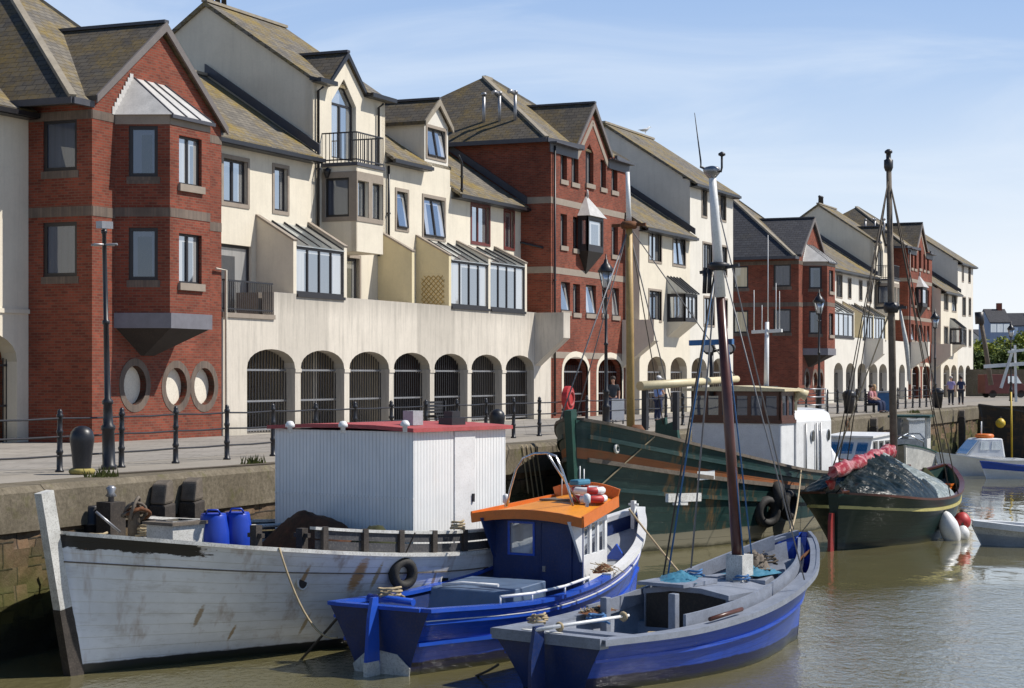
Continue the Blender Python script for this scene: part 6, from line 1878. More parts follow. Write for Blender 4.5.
k = MB(); a, c = T.pt(1, -.4), T.pt(1, 3.75); k.bar((a.x + .02, 0, a.z), (c.x + .05, 0, c.z), .2, .3); T.part('stem_post', k, M['green_d'])
p = T.on_y(593, 447, 1.0); t_ = p.x / TL; q = T.pt(.955, 2.75, 1, .02)
k = MB(); k.torus(q, .1, .04, 12, 6, rot=Matrix.Rotation(R(90), 3, 'X') @ Matrix.Rotation(R(0), 3, 'Z')); T.part('hawse_ring', k, M['white_worn'])
q = T.on_y(715.5, 475, 2.2); tt = q.x / TL; k = MB()
a, c = T.pt(tt + .02, q.z, 1, .02), T.pt(tt - .02, q.z, 1, .02); k.bar(a, c, .02, .26); T.part('white_patch', k, M['white'])
# bridge with wooden window band
bx0, bx1, by0, by1 = 4.9, 6.0, -1.65, 1.3
zb0, zb1, zb2 = .95, 3.22, 4.15
lo = MB(); lo.box(bx0, bx1, by0, by1, zb0, zb1); br_ = T.part('bridge', lo, M['white'], bevel=.06)
fF = LF((bx1, by1, 0), (bx1, by0, 0)); fF.n = Vector((1, 0, 0)); Lf = by1 - by0
fS = LF((bx0, by1, 0), (bx1, by1, 0)); fS.n = Vector((0, 1, 0)); fP = LF((bx1, by0, 0), (bx0, by0, 0)); fP.n = Vector((0, -1, 0)); fB = LF((bx0, by0, 0), (bx0, by1, 0)); fB.n = Vector((-1, 0, 0))
k = MB(); wf = [(.14 + i * .475, .50 + i * .475, zb1 + .2, zb2 - .14) for i in range(6)]; wsd = [(.12, .48, zb1 + .2, zb2 - .14), (.6, .98, zb1 + .2, zb2 - .14)]
k.panel(fF, [(0, zb1), (Lf, zb1), (Lf, zb2), (0, zb2)], [rhole(r) for r in wf], .07)
for ff in (fS, fP): k.panel(ff, [(0, zb1), (1.1, zb1), (1.1, zb2), (0, zb2)], [rhole(r) for r in wsd], .07)
k.panel(fB, [(0, zb1), (Lf, zb1), (Lf, zb2), (0, zb2)], [], .07)
k.box(bx0 - .03, bx1 + .05, by0 - .05, by1 + .05, zb1 - .04, zb1 + .06)
wb = T.part('window_band', k, M['varnish'], br_)
for ff, rs_ in ((fF, wf), (fS, wsd), (fP, wsd)):
    for r in rs_: k = MB(); k.fbox(ff, r[0], r[1], -.05, -.03, r[2], r[3]); T.part('pane', k, M['glass_n'], br_)
k = MB(); k.extrude([(bx0 - .25, y, z) for y, z in ((by0 - .2, zb2), (by0 - .2, zb2 + .07), (-.2, zb2 + .17), (by1 + .2, zb2 + .07), (by1 + .2, zb2))], (bx1 - bx0 + .45, 0, 0)); T.part('bridge_roof', k, M['cream_p'], br_)
# casing behind: rounded top
k = MB(); prof = [(1.35, .95), (1.35, 3.2), (1.28, 3.42), (1.1, 3.55), (.6, 3.6), (-.6, 3.6), (-1.1, 3.55), (-1.28, 3.42), (-1.35, 3.2), (-1.35, .95)]
k.extrude([(1.9, y, z) for y, z in prof], (2.99, 0, 0)); cs_ = T.part('engine_casing', k, M['white'])
k = MB(); k.box(2.2, 3.0, 1.352, 1.375, 1.25, 2.9); T.part('casing_door', k, M['white'], cs_)
for x in (3.3, 2.95, 4.2): k = MB(); k.tube([(x, 1.4, 1.2), (x, 1.4, 3.15)], .03, 8); T.part('pipe', k, M['galv'], cs_)
for x, z in ((2.25, 2.75), (3.6, 2.75)): k = MB(); k.lathe([(.13, 0), (.13, .03)], (0, 0, 0), 14); k.v = [Vector((x + v.x, 1.375 + v.z, z + v.y * 1.4)) for v in k.v]; T.part('porthole', k, M['glass'], cs_)
k = MB(); k.box(2.9, 3.7, 1.352, 1.38, 1.15, 1.5); T.part('vent_grille', k, M['dark_in'], cs_)
k = MB(); k.tube([(4.6, 1.1, 3.55), (4.6, 1.1, 3.95)], .16, 10); k.tube([(4.6, 1.1, 3.9), (4.5, 1.3, 4.1), (4.4, 1.5, 4.0)], .17, 10); T.part('cowl_vent', k, M['cream_p'], cs_)
# radar post with cross arm and whip aerials
xm = 4.4; tp = T.on_x(767, 312, xm); bs = T.on_x(766, 392, xm); ca, cb = T.on_x(752, 332, xm), T.on_x(782, 330.5, xm)
k = MB(); k.tube([(bs.x, bs.y, 3.5), (tp.x, tp.y, T.on_x(767, 322, xm).z)], [.085, .065], 10); k.bar(ca, cb, .1, .1); rp_ = T.part('radar_post', k, M['white'])
for px, py0, py1 in ((754, 331, 290), (768, 322, 235), (776, 330, 283), (779.5, 330, 291), (762, 330, 305)):
    k = MB(); k.tube([T.on_x(px, py0, xm), T.on_x(px, py1, xm)], [.022, .01], 6); T.part('whip_aerial', k, M['white'], rp_)
k = MB(); k.box(bs.x - .25, bs.x + .25, bs.y - .3, bs.y + .3, 3.5, 4.3); T.part('exhaust_box', k, M['black'], cs_)
k = MB()
for dz in (0, .25, .5): k.tube([(1.95, -1.2, 3.7 + dz), (1.95, 1.2, 3.7 + dz), (3.4, 1.2, 3.7 + dz)], .02, 6)
for y in (-1.2, 0, 1.2): k.tube([(1.95, y, 3.5), (1.95, y, 4.2)], .022, 6)
T.part('casing_rail', k, M['galv'], cs_)
# flood lamps on a pole before the bridge
xl = 6.1; k = MB(); a = T.on_x(711.5, 396, xl); c = T.on_x(711.5, 352, xl); k.tube([a, c], .07, 8); fp_ = T.part('lamp_pole', k, M['iron'])
for px in (710, 730):
    d = T.on_x(px, 347, xl); k = MB(); k.tube([d + Vector((.12, 0, -.05)), d - Vector((.1, 0, 0))], [.2, .14], 12); k.tube([d, c], .04, 6); T.part('flood_lamp', k, M['iron'], fp_)
    k = MB(); k.tube([d + Vector((.122, 0, -.05)), d + Vector((.135, 0, -.055))], .15, 12); T.part('lamp_glass', k, M['white'], fp_)
k = MB(); k.bar(T.on_x(690, 333, xl), T.on_x(732, 331, xl), .12, .12); T.part('lamp_bar', k, M['rope_b'], fp_) if 0 else None
# ochre foremast and derrick
xm = TL - 2.9; b_ = Vector((xm, .05, 1.8)); yl = T.on_x(629, 225, xm); tp = T.on_x(627.5, 172, xm)
k = MB(); k.tube([(xm, T.on_x(631, 430, xm).y, 1.8), T.on_x(630, 330, xm), yl], [.115, .105, .09], 12); fm = T.part('foremast', k, M['ochre'])
k = MB(); k.tube([yl, tp], [.075, .055], 10); T.part('mast_top', k, M['white'], fm)
k = MB(); k.lathe([(.2, -.1), (.26, 0), (.18, .1)], yl, 10); k.bar(yl + Vector((0, -.5, 0)), yl + Vector((0, .5, 0)), .06, .08); T.part('mast_band', k, M['rust'], fm)
da, dc = T.on_x(640, 386, xm - .3), T.on_x(737, 379, 8.0)
k = MB(); k.tube([da, dc], [.13, .1], 10); T.part('derrick_boom', k, M['cream_p'], fm)
k = MB(); k.lathe([(.24, 0), (.3, .2), (.22, .5), (.3, .8), (.16, 1.0)], (xm - .1, b_.y + .1, 2.3), 10); T.part('mast_winch', k, M['rust'], fm)
for px, py in ((645, 386), (676, 392)):
    p0 = T.on_x(px, 430, xm - .8); p1 = T.on_x(px, py, xm - .8); k = MB(); k.bar(p0, p1, .14, .14); T.part('gallows_post', k, M['iron'])
for px, py in ((664, 437), (675, 440)):
    p = T.on_x(px, py, 11.2); k = MB(); k.extrude([(11.2, p.y - .25, 1.7), (11.2, p.y + .28, 1.7), (11.2, p.y + .1, p.z + .55), (11.2, p.y - .2, p.z + .45)], (.14, 0, 0)); T.part('deck_bollard', k, M['green_d'])
# wires of the trawler
for a, c, mt, r in ((T.on_x(628, 230, xm), T.on_y(560, 470, 1.2) if 0 else T.pt(.985, 3.5, -1), 'wire', .02), (T.on_x(628, 226, xm), T.on_x(686, 462, 9.5), 'wire', .018),
                    (T.on_x(629, 226, xm), T.on_x(668, 452, 11.0), 'rope_d', .016), (T.on_x(629, 226, xm), dc, 'wire', .016), (T.on_x(629, 226, xm), T.pt(.8, 2.7, -1), 'wire', .016)):
    stay(T, [a, c], r, mt, 'stay')
# gear on the quay side and stern
p = T.on_y(712, 450, .6)
heap('net_heap', T.world((9.6, 1.3, 1.2)), .6, .5, .75, [M['black'], M['net_g']], 'black net heap on the trawler deck in front of its bridge', 'fishing net', 0, 31, .5)
for i, (px, py, dz) in enumerate(((777, 497, 0), (788, 505, 0), (770, 512, 0))):
    q = T.on_y(px, py, 2.5); q = T.pt(max(.05, q.x / TL), q.z, 1, .14)
    fender_tyre(T.world(q), .32, .13, T.M.to_3x3() @ Vector((.5 * (i - 1), 1, 0)), ('upper left', 'right', 'lowest')[i] + ' of three black tyre fenders low on the green trawler side', 'tyre fenders on the green trawler')
q = T.on_x(840, 460, 1.2)
heap('covered_gear', T.world((1.2, 1.0, 1.2)), .45, .6, 1.2, [M['cloth_w']], 'white cloth bundle at the trawler stern behind the white casing', 'cloth bundle', 0, 33, .25, ragged=False)
k = MB(); p = T.on_x(850, 470, .6); k.box(.2, 1.3, -1.3, -.2, 1.0, 1.95); T.part('rusty_tank', k, M['rust'], bevel=.05)

# ---------------------------------------------------------------- dark green ketch with the furled red sail
f = Vector((.49, .872)).normalized()
K = Boat('sailing_ketch', 'dark green sailing boat with furled red sail and yellow strake, right of the trawler', (8.55, 50.5), (f.x, f.y), 9.9,
         [(0, .15), (.03, .75), (.1, 1.35), (.25, 1.68), (.55, 1.7), (.8, 1.15), (.93, .55), (1, .06)], [(0, .06), (.06, .3), (.15, .7), (.35, 1.3), (.6, 1.3), (.85, .65), (1, .04)],
         [(0, 1.5), (.3, 1.22), (.55, 1.2), (.8, 1.4), (1, 1.85)], draft=.9, rake_b=.25, rake_s=.15)
K.skin([M['hull_ketch']])
K.inside(lambda t: K.z_s(t) - .4, [M['green_d'], M['oldwood']], .09, t0=.02)
K.gunwale(M['varnish'], .12, .03, .05, t0=.01, transom=False)
k = MB(); K.sweep(k, lambda t: K.z_s(t) * .74, -.02, .05, 0, .085, 0, .99); K.part('yellow_strake', k, M['yellow_pale'])
k = MB(); k.extrude([(-.2, -.04, -.5), (-.5, -.04, -.5), (-.45, -.04, .8), (-.38, -.04, 1.0), (-.16, -.04, 1.0)], (0, .08, 0)); K.part('rudder', k, M['red_dark'])
mb_ = Vector((5.0, 0, .9)); mt_ = K.on_x(888.5, 152, 4.75)
k = MB(); k.tube([mb_, mb_.lerp(mt_, .5), mb_.lerp(mt_, .97)], [.115, .105, .075], 12); km = K.part('mast', k, M['oldwood'])
km['label'] = 'tall grey brown wooden mast'
k = MB(); k.lathe([(.09, -.2), (.13, -.1), (.13, .12), (.07, .15), (.07, .3), (.11, .32), (.11, .38), (.04, .43)], mt_ - Vector((0, 0, .35)), 10); K.part('mast_head', k, M['iron'], km)
hb_ = mb_.lerp(mt_, .56); k = MB(); k.lathe([(.18, -.15), (.24, 0), (.19, .15)], hb_, 10); k.bar(hb_ + Vector((0, -.45, 0)), hb_ + Vector((0, .45, 0)), .06, .08); K.part('mast_band', k, M['iron'], km)
k = MB(); k.tube([hb_ + Vector((0, -.25, .0)), hb_ + Vector((.1, -.42, -1.1)), hb_ + Vector((0, -.55, -2.2))], [.03, .075, .04], 8); K.part('rolled_flag', k, M['white_worn'], km)
hd = mb_.lerp(mt_, .93)
for a in (K.pt(.45, 1.25, 1), K.pt(.55, 1.25, 1), K.pt(.45, 1.25, -1), K.pt(.55, 1.25, -1), K.pt(.99, 1.9, 1), (-.1, 0, 1.6)): stay(K, [hd, a], .016, 'rope_d', 'shroud')
stay(K, [hb_, K.pt(.4, 1.25, 1)], .02, 'rope', 'halyard')
ba, bc = Vector((4.8, 0, 2.35)), K.on_y(834, 476, 0)
k = MB(); k.tube([ba, bc], [.09, .07], 8); K.part('boom', k, M['varnish'])
# furled sail: lumpy roll with lashings; hangs down at the end
from mathutils import noise as mn
k = MB(); vs, fs = [], []; n, mseg = 60, 16
for i in range(n + 1):
    u = i / n; cpt = ba.lerp(bc, u * 1.02) + Vector((0, 0, .12)); R_ = .17 * (1 - .1 * u) * (.8 + .35 * abs(math.sin(u * 13)))
    for j in range(mseg):
        a = 2 * math.pi * j / mseg; rr = R_ * (1 + .4 * mn.noise(Vector((u * 14, math.cos(a) * 1.6, math.sin(a) * 1.6))) + .2 * mn.noise(Vector((u * 30, math.cos(a) * 3, math.sin(a) * 3))))
        vs.append(cpt + Vector((0, math.cos(a) * rr, math.sin(a) * rr * 1.1)))
for i in range(n):
    for j in range(mseg): fs.append((i * mseg + j, i * mseg + (j + 1) % mseg, (i + 1) * mseg + (j + 1) % mseg, (i + 1) * mseg + j))
k.add(vs, fs, 0, True); k.add(vs, [tuple(range(mseg)), tuple(n * mseg + j for j in range(mseg))[::-1]])
k.tube([bc + Vector((.1, .05, .1)), bc + Vector((-.05, .08, -.15)), bc + Vector((0, .05, -.34))], [.15, .14, .07], 8)
sl_ = K.part('furled_sail', k, M['sail'])
# tarpaulin tented over the boom, silver side out on the forward part
k = MB(); vs, fs, fm_ = [], [], []; nx, ny = 120, 60
for i in range(nx + 1):
    u = i / nx; x = .12 + 5.1 * u
    ridge = (1.75 + .75 * min(1, max(0, (x - .2) / 2.6))) * (1 - .30 * max(0, (x - 3.6) / 2.4) ** 1.3)
    for j in range(ny + 1):
        v = j / ny * 2 - 1; t = x / K.L; hb = curve(K.bg, t) - .02
        av = abs(v); zedge = K.z_s(t) + .03
        y = math.copysign(hb * (av ** .9), v); z = zedge + (ridge - zedge) * (1 - av) ** .75
        if av > .97: z = zedge - .02
        tri_ = lambda q: 1 - 2 * abs((q % 1.0) - .5)
        w_ = mn.noise(Vector((x * .9, y * .8, 1))) * .14 + .12 * tri_(x * 1.15 + .9 * mn.noise(Vector((x * .6, av * 1.3, sgn_ := math.copysign(3, v)))) + .3 * av) * (.35 + .65 * av) + .07 * tri_(x * 2.9 + 1.3 * mn.noise(Vector((x, av * 2, 7 + sgn_)))) + .035 * tri_(x * 6.3 + av * 2 + 2 * mn.noise(Vector((x * 2, av * 3, 9))))
        w_ -= .08
        vs.append((x + w_ * .3, y, z + w_ * (1 - av ** 4)))
for i in range(nx):
    for j in range(ny): a = i * (ny + 1) + j; fs.append((a, a + 1, a + ny + 2, a + ny + 1)); fm_.append(1 if i > 80 + 8 * math.sin(j * .35) else 0)
for q_, mi_ in zip(fs, fm_): pass
b0 = len(k.v); k.v += [Vector(p) for p in vs]
for q_, mi_ in zip(fs, fm_): k.f.append(list(q_)); k.m.append(mi_); k.sm.append(True)
K_t = k.build('tarpaulin', [M['tarp'], M['tarp_s']], None, K.world((0, 0, 0)), K.rz)
tag(K_t, 'crumpled dark green and silver tarpaulin tented over the ketch under its red sail', 'tarpaulin')
heap('net_heap', K.world((6.5, -.2, 1.05)), 1.1, .8, .7, [M['net_g'], M['tarp_s']], 'pale green and white net heap on the ketch foredeck', 'fishing net', 0, 41, .6)
for i, (x, y, mt, lb) in enumerate(((8.3, -.45, 'orange_red', 'red orange crate on the ketch bow'), (6.6, .5, 'cloth_w', 'white plastic crate beside the tarpaulin on the ketch'))):
    b = thing('crate', lb, 'crate', K.world((x, y, 1.02)), K.rz); k = MB(); s_ = .28
    for a_, c_, d_, e_ in ((-s_, s_, -s_, -s_ + .03), (-s_, s_, s_ - .03, s_), (-s_, -s_ + .03, -s_ + .03, s_ - .03), (s_ - .03, s_, -s_ + .03, s_ - .03)):
        k.box(a_, c_, d_, e_, 0, .34)
    k.box(-s_ + .03, s_ - .03, -s_ + .03, s_ - .03, 0, .03); k.build('crate_body', M[mt], b)
    k = MB(); k.box(-s_ - .02, s_ + .02, -s_ - .02, -s_ + .0, .3, .36); k.box(-s_ - .02, s_ + .02, s_, s_ + .02, .3, .36); k.build('rim', M[mt], b)
def buoy(px, py, depth, r, mat, label, egg=1.0, hang=True, tilt=0.0):
    c = at(px, py, depth); b = thing('buoy_fender', label, 'fender', c)
    k = MB(); prof = [(r * math.sin(math.pi * i / 12) * (1 if i < 8 else .92), -r * egg * math.cos(math.pi * i / 12)) for i in range(13)]; prof = [(max(.01, a), z) for a, z in prof]
    k.lathe(prof, (0, 0, 0), 16); o = k.build('float', M[mat], b); 
    k = MB(); k.lathe([(.05, 0), (.05, .1)], (0, 0, r * egg - .03), 8); k.build('eye', M['rope_d'], b)
    b.rotation_euler = (0, tilt, 0); return b
buoy(949.5, 529, 53.6, .28, 'white', 'long white fender hanging off the ketch bow', 1.9, tilt=R(-18))
buoy(962, 521, 54.2, .25, 'red', 'round red buoy beside the ketch bow', 1.05)
buoy(962.5, 533.5, 54.0, .2, 'white', 'small white float under the red buoy', 1.2)
rope('mooring_rope', K.world(K.pt(.55, .95, -1)), K.world(K.pt(.9, .25, -1)), .3, .018, 'rope', 'pale slack rope along the side of the ketch')

# ---------------------------------------------------------------- small boats at the right
f = Vector((-.985, -.17)).normalized()
S = Boat('motor_boat', 'small white cabin motor boat with an orange lifebuoy on its roof, far right', (23.7, 89.2), (-.98, -.2), 3.9,
         [(0, .8), (.3, .95), (.6, .9), (.85, .5), (1, .04)], [(0, .6), (.4, .75), (.8, .35), (1, .03)], [(0, .7), (.5, .75), (1, 1.05)], draft=.4, rake_b=.35)
S.skin([M['white']]); S.inside(lambda t: .4 if t < .45 else S.z_s(t) - .05, [M['white'], M['white']], .05); S.gunwale(M['white'], .1, .04, .05)
k = MB(); x0, x1 = 1.0, 3.0; fr1 = [(x0, .8), (x0 + .15, 1.72), (x1 - .75, 1.72), (x1, .85)]
k.extrude([(x, -.7, z) for x, z in fr1], (0, 1.4, 0)); cbn = S.part('cabin', k, M['white'], bevel=.08)
for sd in (-1, 1):
    for a, c in ((1.25, 1.75), (1.85, 2.3)):
        k = MB(); k.extrude([(a, sd * .703, 1.2), (c, sd * .703, 1.2), (c - .05, sd * .703, 1.6), (a + .05, sd * .703, 1.6)], (0, sd * .012, 0)); S.part('pane', k, M['glass'], cbn)
k = MB(); k.extrude([(2.33, -.6, 1.62), (2.33, .6, 1.62), (2.9, .6, 1.0), (2.9, -.6, 1.0)], (.02, 0, .02)); S.part('windscreen', k, M['glass'], cbn)
k = MB(); k.tube([(1.9, 0, 1.72), (1.9, 0, 2.5)], .03, 6); S.part('short_mast', k, M['white'], cbn)
m = MB(); m.torus((0, 0, .1), .34, .1, 24, 8); tag(m.build('lifebuoy', M['orange_red'], None, S.world((1.75, 0, 1.72))), 'orange lifebuoy lying on the roof of the white motor boat', 'lifebuoy')
Q = Boat('rowing_boat', 'small blue and white open rowing boat beside the white motor boat', (25.6, 86.3), (-.99, -.1), 4.3,
         [(0, .55), (.3, .8), (.6, .78), (.85, .45), (1, .04)], [(0, .4), (.4, .6), (.8, .3), (1, .03)], [(0, .55), (.5, .5), (1, .75)], draft=.3, rake_b=.3)
Q.skin([M['white'], M['blue']], rowmat=lambda r, t: 1 if r > .59 else 0); Q.inside(lambda t: .2, [M['blue'], M['blue']], .05); Q.gunwale(M['blue'], .09, .05, .06)
for x in (1.2, 2.4): k = MB(); k.box(x, x + .22, -.66, .66, .34, .38); Q.part('thwart', k, M['white'])
D = Boat('dinghy', 'grey open dinghy cut by the right edge, with seats and a pale bag inside', (16.2, 51.8), (-.99, .12), 3.4,
         [(0, .6), (.3, .8), (.6, .78), (.85, .55), (1, .1)], [(0, .5), (.4, .65), (.8, .45), (1, .05)], [(0, .4), (.5, .38), (1, .52)], draft=.3, rake_b=.25)
D.skin([M['white_worn'], M['grey_paint']], rowmat=lambda r, t: 1 if r < .5 else 0); D.inside(lambda t: .15, [M['white_worn'], M['grey_dark']], .12); D.gunwale(M['white'], .2, .1, .15)
for x in (.7, 1.9): k = MB(); k.box(x, x + .3, -.62, .62, .3, .34); D.part('thwart', k, M['white_worn'])
heap('bag', D.world((1.3, -.1, .2)), .3, .25, .35, [M['cloth_w']], 'pale crumpled bag lying in the grey dinghy', 'bag', 0, 51, .3, ragged=False)
# boats moored behind the ketch
E = Boat('cabin_cruiser', 'white cabin cruiser with a row of dark windows, behind the red sail', (15.0, 77.3), (-.55, -.835), 5.5,
         [(0, 1.1), (.4, 1.3), (.7, 1.1), (.9, .5), (1, .05)], [(0, .9), (.5, 1.1), (.85, .5), (1, .03)], [(0, 1.0), (.5, 1.1), (1, 1.5)], draft=.5, rake_b=.5)
E.skin([M['white']]); E.inside(lambda t: E.z_s(t) - .1, [M['white'], M['grey_paint']], .08); E.gunwale(M['varnish'], .1, .04, .05)
k = MB(); k.extrude([(1.5, -.95, 1.0), (1.5, -.95, 2.3), (3.3, -.95, 2.2), (3.8, -.95, 1.2)], (0, 1.9, 0)); ec = E.part('cabin', k, M['white'])
for i in range(3):
    for sd in (-1, 1): k = MB(); k.box(1.6 + i * .6, 2.08 + i * .6, sd * .95 - (.0 if sd > 0 else .014), sd * .95 + (.014 if sd > 0 else 0), 1.55, 2.08); E.part('pane', k, M['glass'], ec)
for i in range(3): k = MB(); k.bar((3.44 + .08, -.6 + i * .6 - .22, 1.8), (3.44 + .08, -.6 + i * .6 + .22, 1.8), .02, .5, up=(-.5, 0, .86)); E.part('windscreen_pane', k, M['glass'], ec)
k = MB(); k.extrude([(1.4, -1.03, 2.3), (3.42, -1.03, 2.2), (3.42, -1.03, 2.28), (1.4, -1.03, 2.38)], (0, 2.06, 0)); E.part('cabin_roof', k, M['white'], ec)
G = Boat('harbour_workboat', 'white work boat with an open framed wheelhouse, behind the ketch mast', (19.6, 92.0), (-.3, -.95), 6.0,
         [(0, 1.0), (.4, 1.2), (.7, 1.0), (.9, .5), (1, .05)], [(0, .8), (.5, 1.0), (.85, .5), (1, .03)], [(0, .9), (.5, 1.0), (1, 1.5)], draft=.5, rake_b=.4)
G.skin([M['white_worn']]); G.inside(lambda t: .5, [M['white_worn'], M['grey_paint']], .08); G.gunwale(M['green_d'], .1, .04, .05)
k = MB(); k.box(2.6, 4.4, -.8, .8, .5, 1.7)
for x in (2.65, 3.5, 4.35):
    for y in (-.75, .75): k.bar((x, y, 1.7), (x, y, 2.7), .09, .09)
gh = G.part('wheelhouse', k, M['white_worn']); k = MB(); k.box(2.4, 4.7, -.95, .95, 2.7, 2.8); G.part('wheelhouse_roof', k, M['green_d'], gh)
k = MB()
for y in (-.74, .74): k.box(2.7, 4.3, y - .01, y + .01, 1.72, 2.68)
k.box(4.33, 4.35, -.7, .7, 1.72, 2.68); G.part('pane', k, M['glass'], gh)
k = MB(); k.tube([(4.6, -.7, 1.0), (5.0, -.7, 1.6), (6.2, -.3, 1.9), (6.2, .3, 1.9), (5.0, .7, 1.6), (4.6, .7, 1.0)], .035, 6); G.part('bow_rail', k, M['steel'])
# dark hulled fishing vessel at the right edge
V = Boat('fishing_vessel', 'dark hulled fishing vessel with a white gantry, cut by the right edge', (35.2, 108.0), (-.99, -.1), 8.5,
         [(0, 1.8), (.4, 2.1), (.7, 1.8), (.9, .9), (1, .08)], [(0, 1.2), (.5, 1.7), (.85, .8), (1, .05)], [(0, 2.1), (.5, 2.1), (1, 3.0)], draft=1, rake_b=.6)
V.skin([M['hull_black']]); V.inside(lambda t: V.z_s(t) - .7, [M['grey_dark'], M['oldwood']], .1); V.gunwale(M['grey_dark'], .15, .04, .06)
k = MB(); k.box(2.2, 5.2, -1.3, 1.3, 1.4, 3.6); vh = V.part('wheelhouse', k, M['grey_paint'], bevel=.06)
for i in range(3):
    k = MB(); k.box(2.6 + i * .85, 3.2 + i * .85, 1.3, 1.315, 2.7, 3.3); V.part('pane', k, M['glass'], vh)
k = MB(); k.box(2.0, 5.5, -1.45, 1.45, 3.6, 3.7); V.part('wheelhouse_roof', k, M['white'], vh)
k = MB()
k.bar(V.on_y(984, 366.5, .8), V.on_y(1040, 362.5, .8), .12, .2)
k.bar(V.on_y(1001, 388, .9), V.on_y(1013, 349, .9), .12, .14); k.bar(V.on_y(1008, 352, 1.0), V.on_y(1040, 348, 1.0), .1, .14); k.bar(V.on_y(1016, 402, .7), V.on_y(1015, 345, .7), .1, .12)
V.part('gantry', k, M['white'])
k = MB(); k.tube([V.on_y(1012, 462, 2.4), V.on_y(1011, 392, 2.3)], .055, 8); V.part('yellow_pole', k, M['yellow'])
buoy(1000.5, 423, 104.5, .27, 'yellow', 'yellow float hanging on the side of the dark fishing vessel', 1.0)

# mooring lines between boats and quay
qe = lambda s, z=-.05: fw(s, P_EDGE + .02, z)
rope('mooring_rope', W.world(W.pt(.79, W.z_s(.79) + .05, 1, .02)), O.world((-.05, .85, .5)), .42, .018, 'rope', 'tan rope slung from the white fishing boat to the orange roofed boat')
rope('mooring_rope', O.world((7.62, -.1, 2.1)), B.world(B.on_y(684, 578, .9)), .02, .02, 'rope', 'tan rope from the orange roofed boat bow to the mast boat')
rope('mooring_rope', O.world((.1, .8, .95)), on_z(289, 674, ZW - .3), 0, .022, 'rope_d', 'dark rope running into the water left of the orange roofed boat')
rope('mooring_rope', B.world((-.1, .95, .3)), on_z(467, 678, ZW - .1), .03, .02, 'rope_d', 'frayed dark rope dipping into the water behind the mast boat')
rope('mooring_rope', T.world(T.pt(.45, T.z_s(.45), 1)), B.world(B.pt(.985, 1.86, 1)), .35, .02, 'rope', 'pale rope from the trawler side to the bow of the mast boat')
rope('mooring_rope', T.world(T.pt(.9, 3.05, 1)), T.world(T.pt(.985, 1.6, 1, .05)), 0, .02, 'rope', 'rope hanging diagonally across the trawler bow')
rope('mooring_rope', K.world((0, 0, 1.5)), T.world(T.pt(.2, 1.5, 1)), .1, .02, 'rope_d', 'dark rope between the ketch stern and the trawler')
for i in range(4):
    s0_ = Fr(0, P_EDGE, 1, P_EDGE).u(521 + i * 4.5)
    rope('hanging_rope', fw(s0_, P_EDGE + .03, -.02), fw(s0_ + .35 + .15 * i, P_EDGE + .06, -1.3 - .35 * i), -.03, .022, 'rope', ('first', 'second', 'third', 'fourth')[i] + ' from the left of four pale ropes on the quay wall by the trawler', 'rope', 'pale ropes hanging down the quay wall')
# ================================================================ quay furniture
FR = Fr(0, P_RAIL, 1, P_RAIL)
s60 = FR.u(60)
TS = lambda s, p, z: (s - s60, -(p - P_RAIL), z)
rail = thing('quay_railing', 'black iron railing of round topped posts and three thin rails along the quay', 'railing', fw(s60, P_RAIL), ROT)
SP = 1.957
k0, k1 = -6, int((S_END - 0.4 - s60) / SP)
pm = MB(); pm.lathe([(.085, 0), (.085, .03), (.058, .05), (.055, .34), (.068, .36), (.068, .40), (.052, .42), (.05, .72), (.064, .74), (.064, .78), (.05, .8), (.048, 1.02), (.064, 1.04), (.064, 1.08), (.045, 1.1), (.05, 1.14), (.03, 1.18), (.005, 1.19)], (0, 0, 0), 10)
proto = pm.build('post', M['black'], rail, (k0 * SP, 0, 0))
for i in range(k0 + 1, k1 + 1):
    c = proto.copy(); C.objects.link(c); c.parent = rail
    g = random.Random(i); c.location = (i * SP, g.uniform(-.015, .015), 0); c.rotation_euler = (g.uniform(-.012, .012), g.uniform(-.012, .012), g.random())
for z in (.31, .67, 1.01):
    m = MB(); pts = []
    for i in range(k0, k1 + 1):
        g = random.Random(int(z * 100) + i); pts.append((i * SP, 0, z + g.uniform(-.008, .008))); pts.append(((i + .5) * SP, 0, z - .012))
    m.tube(pts[:-1], .021, 6); m.build('rail', M['iron'], rail)


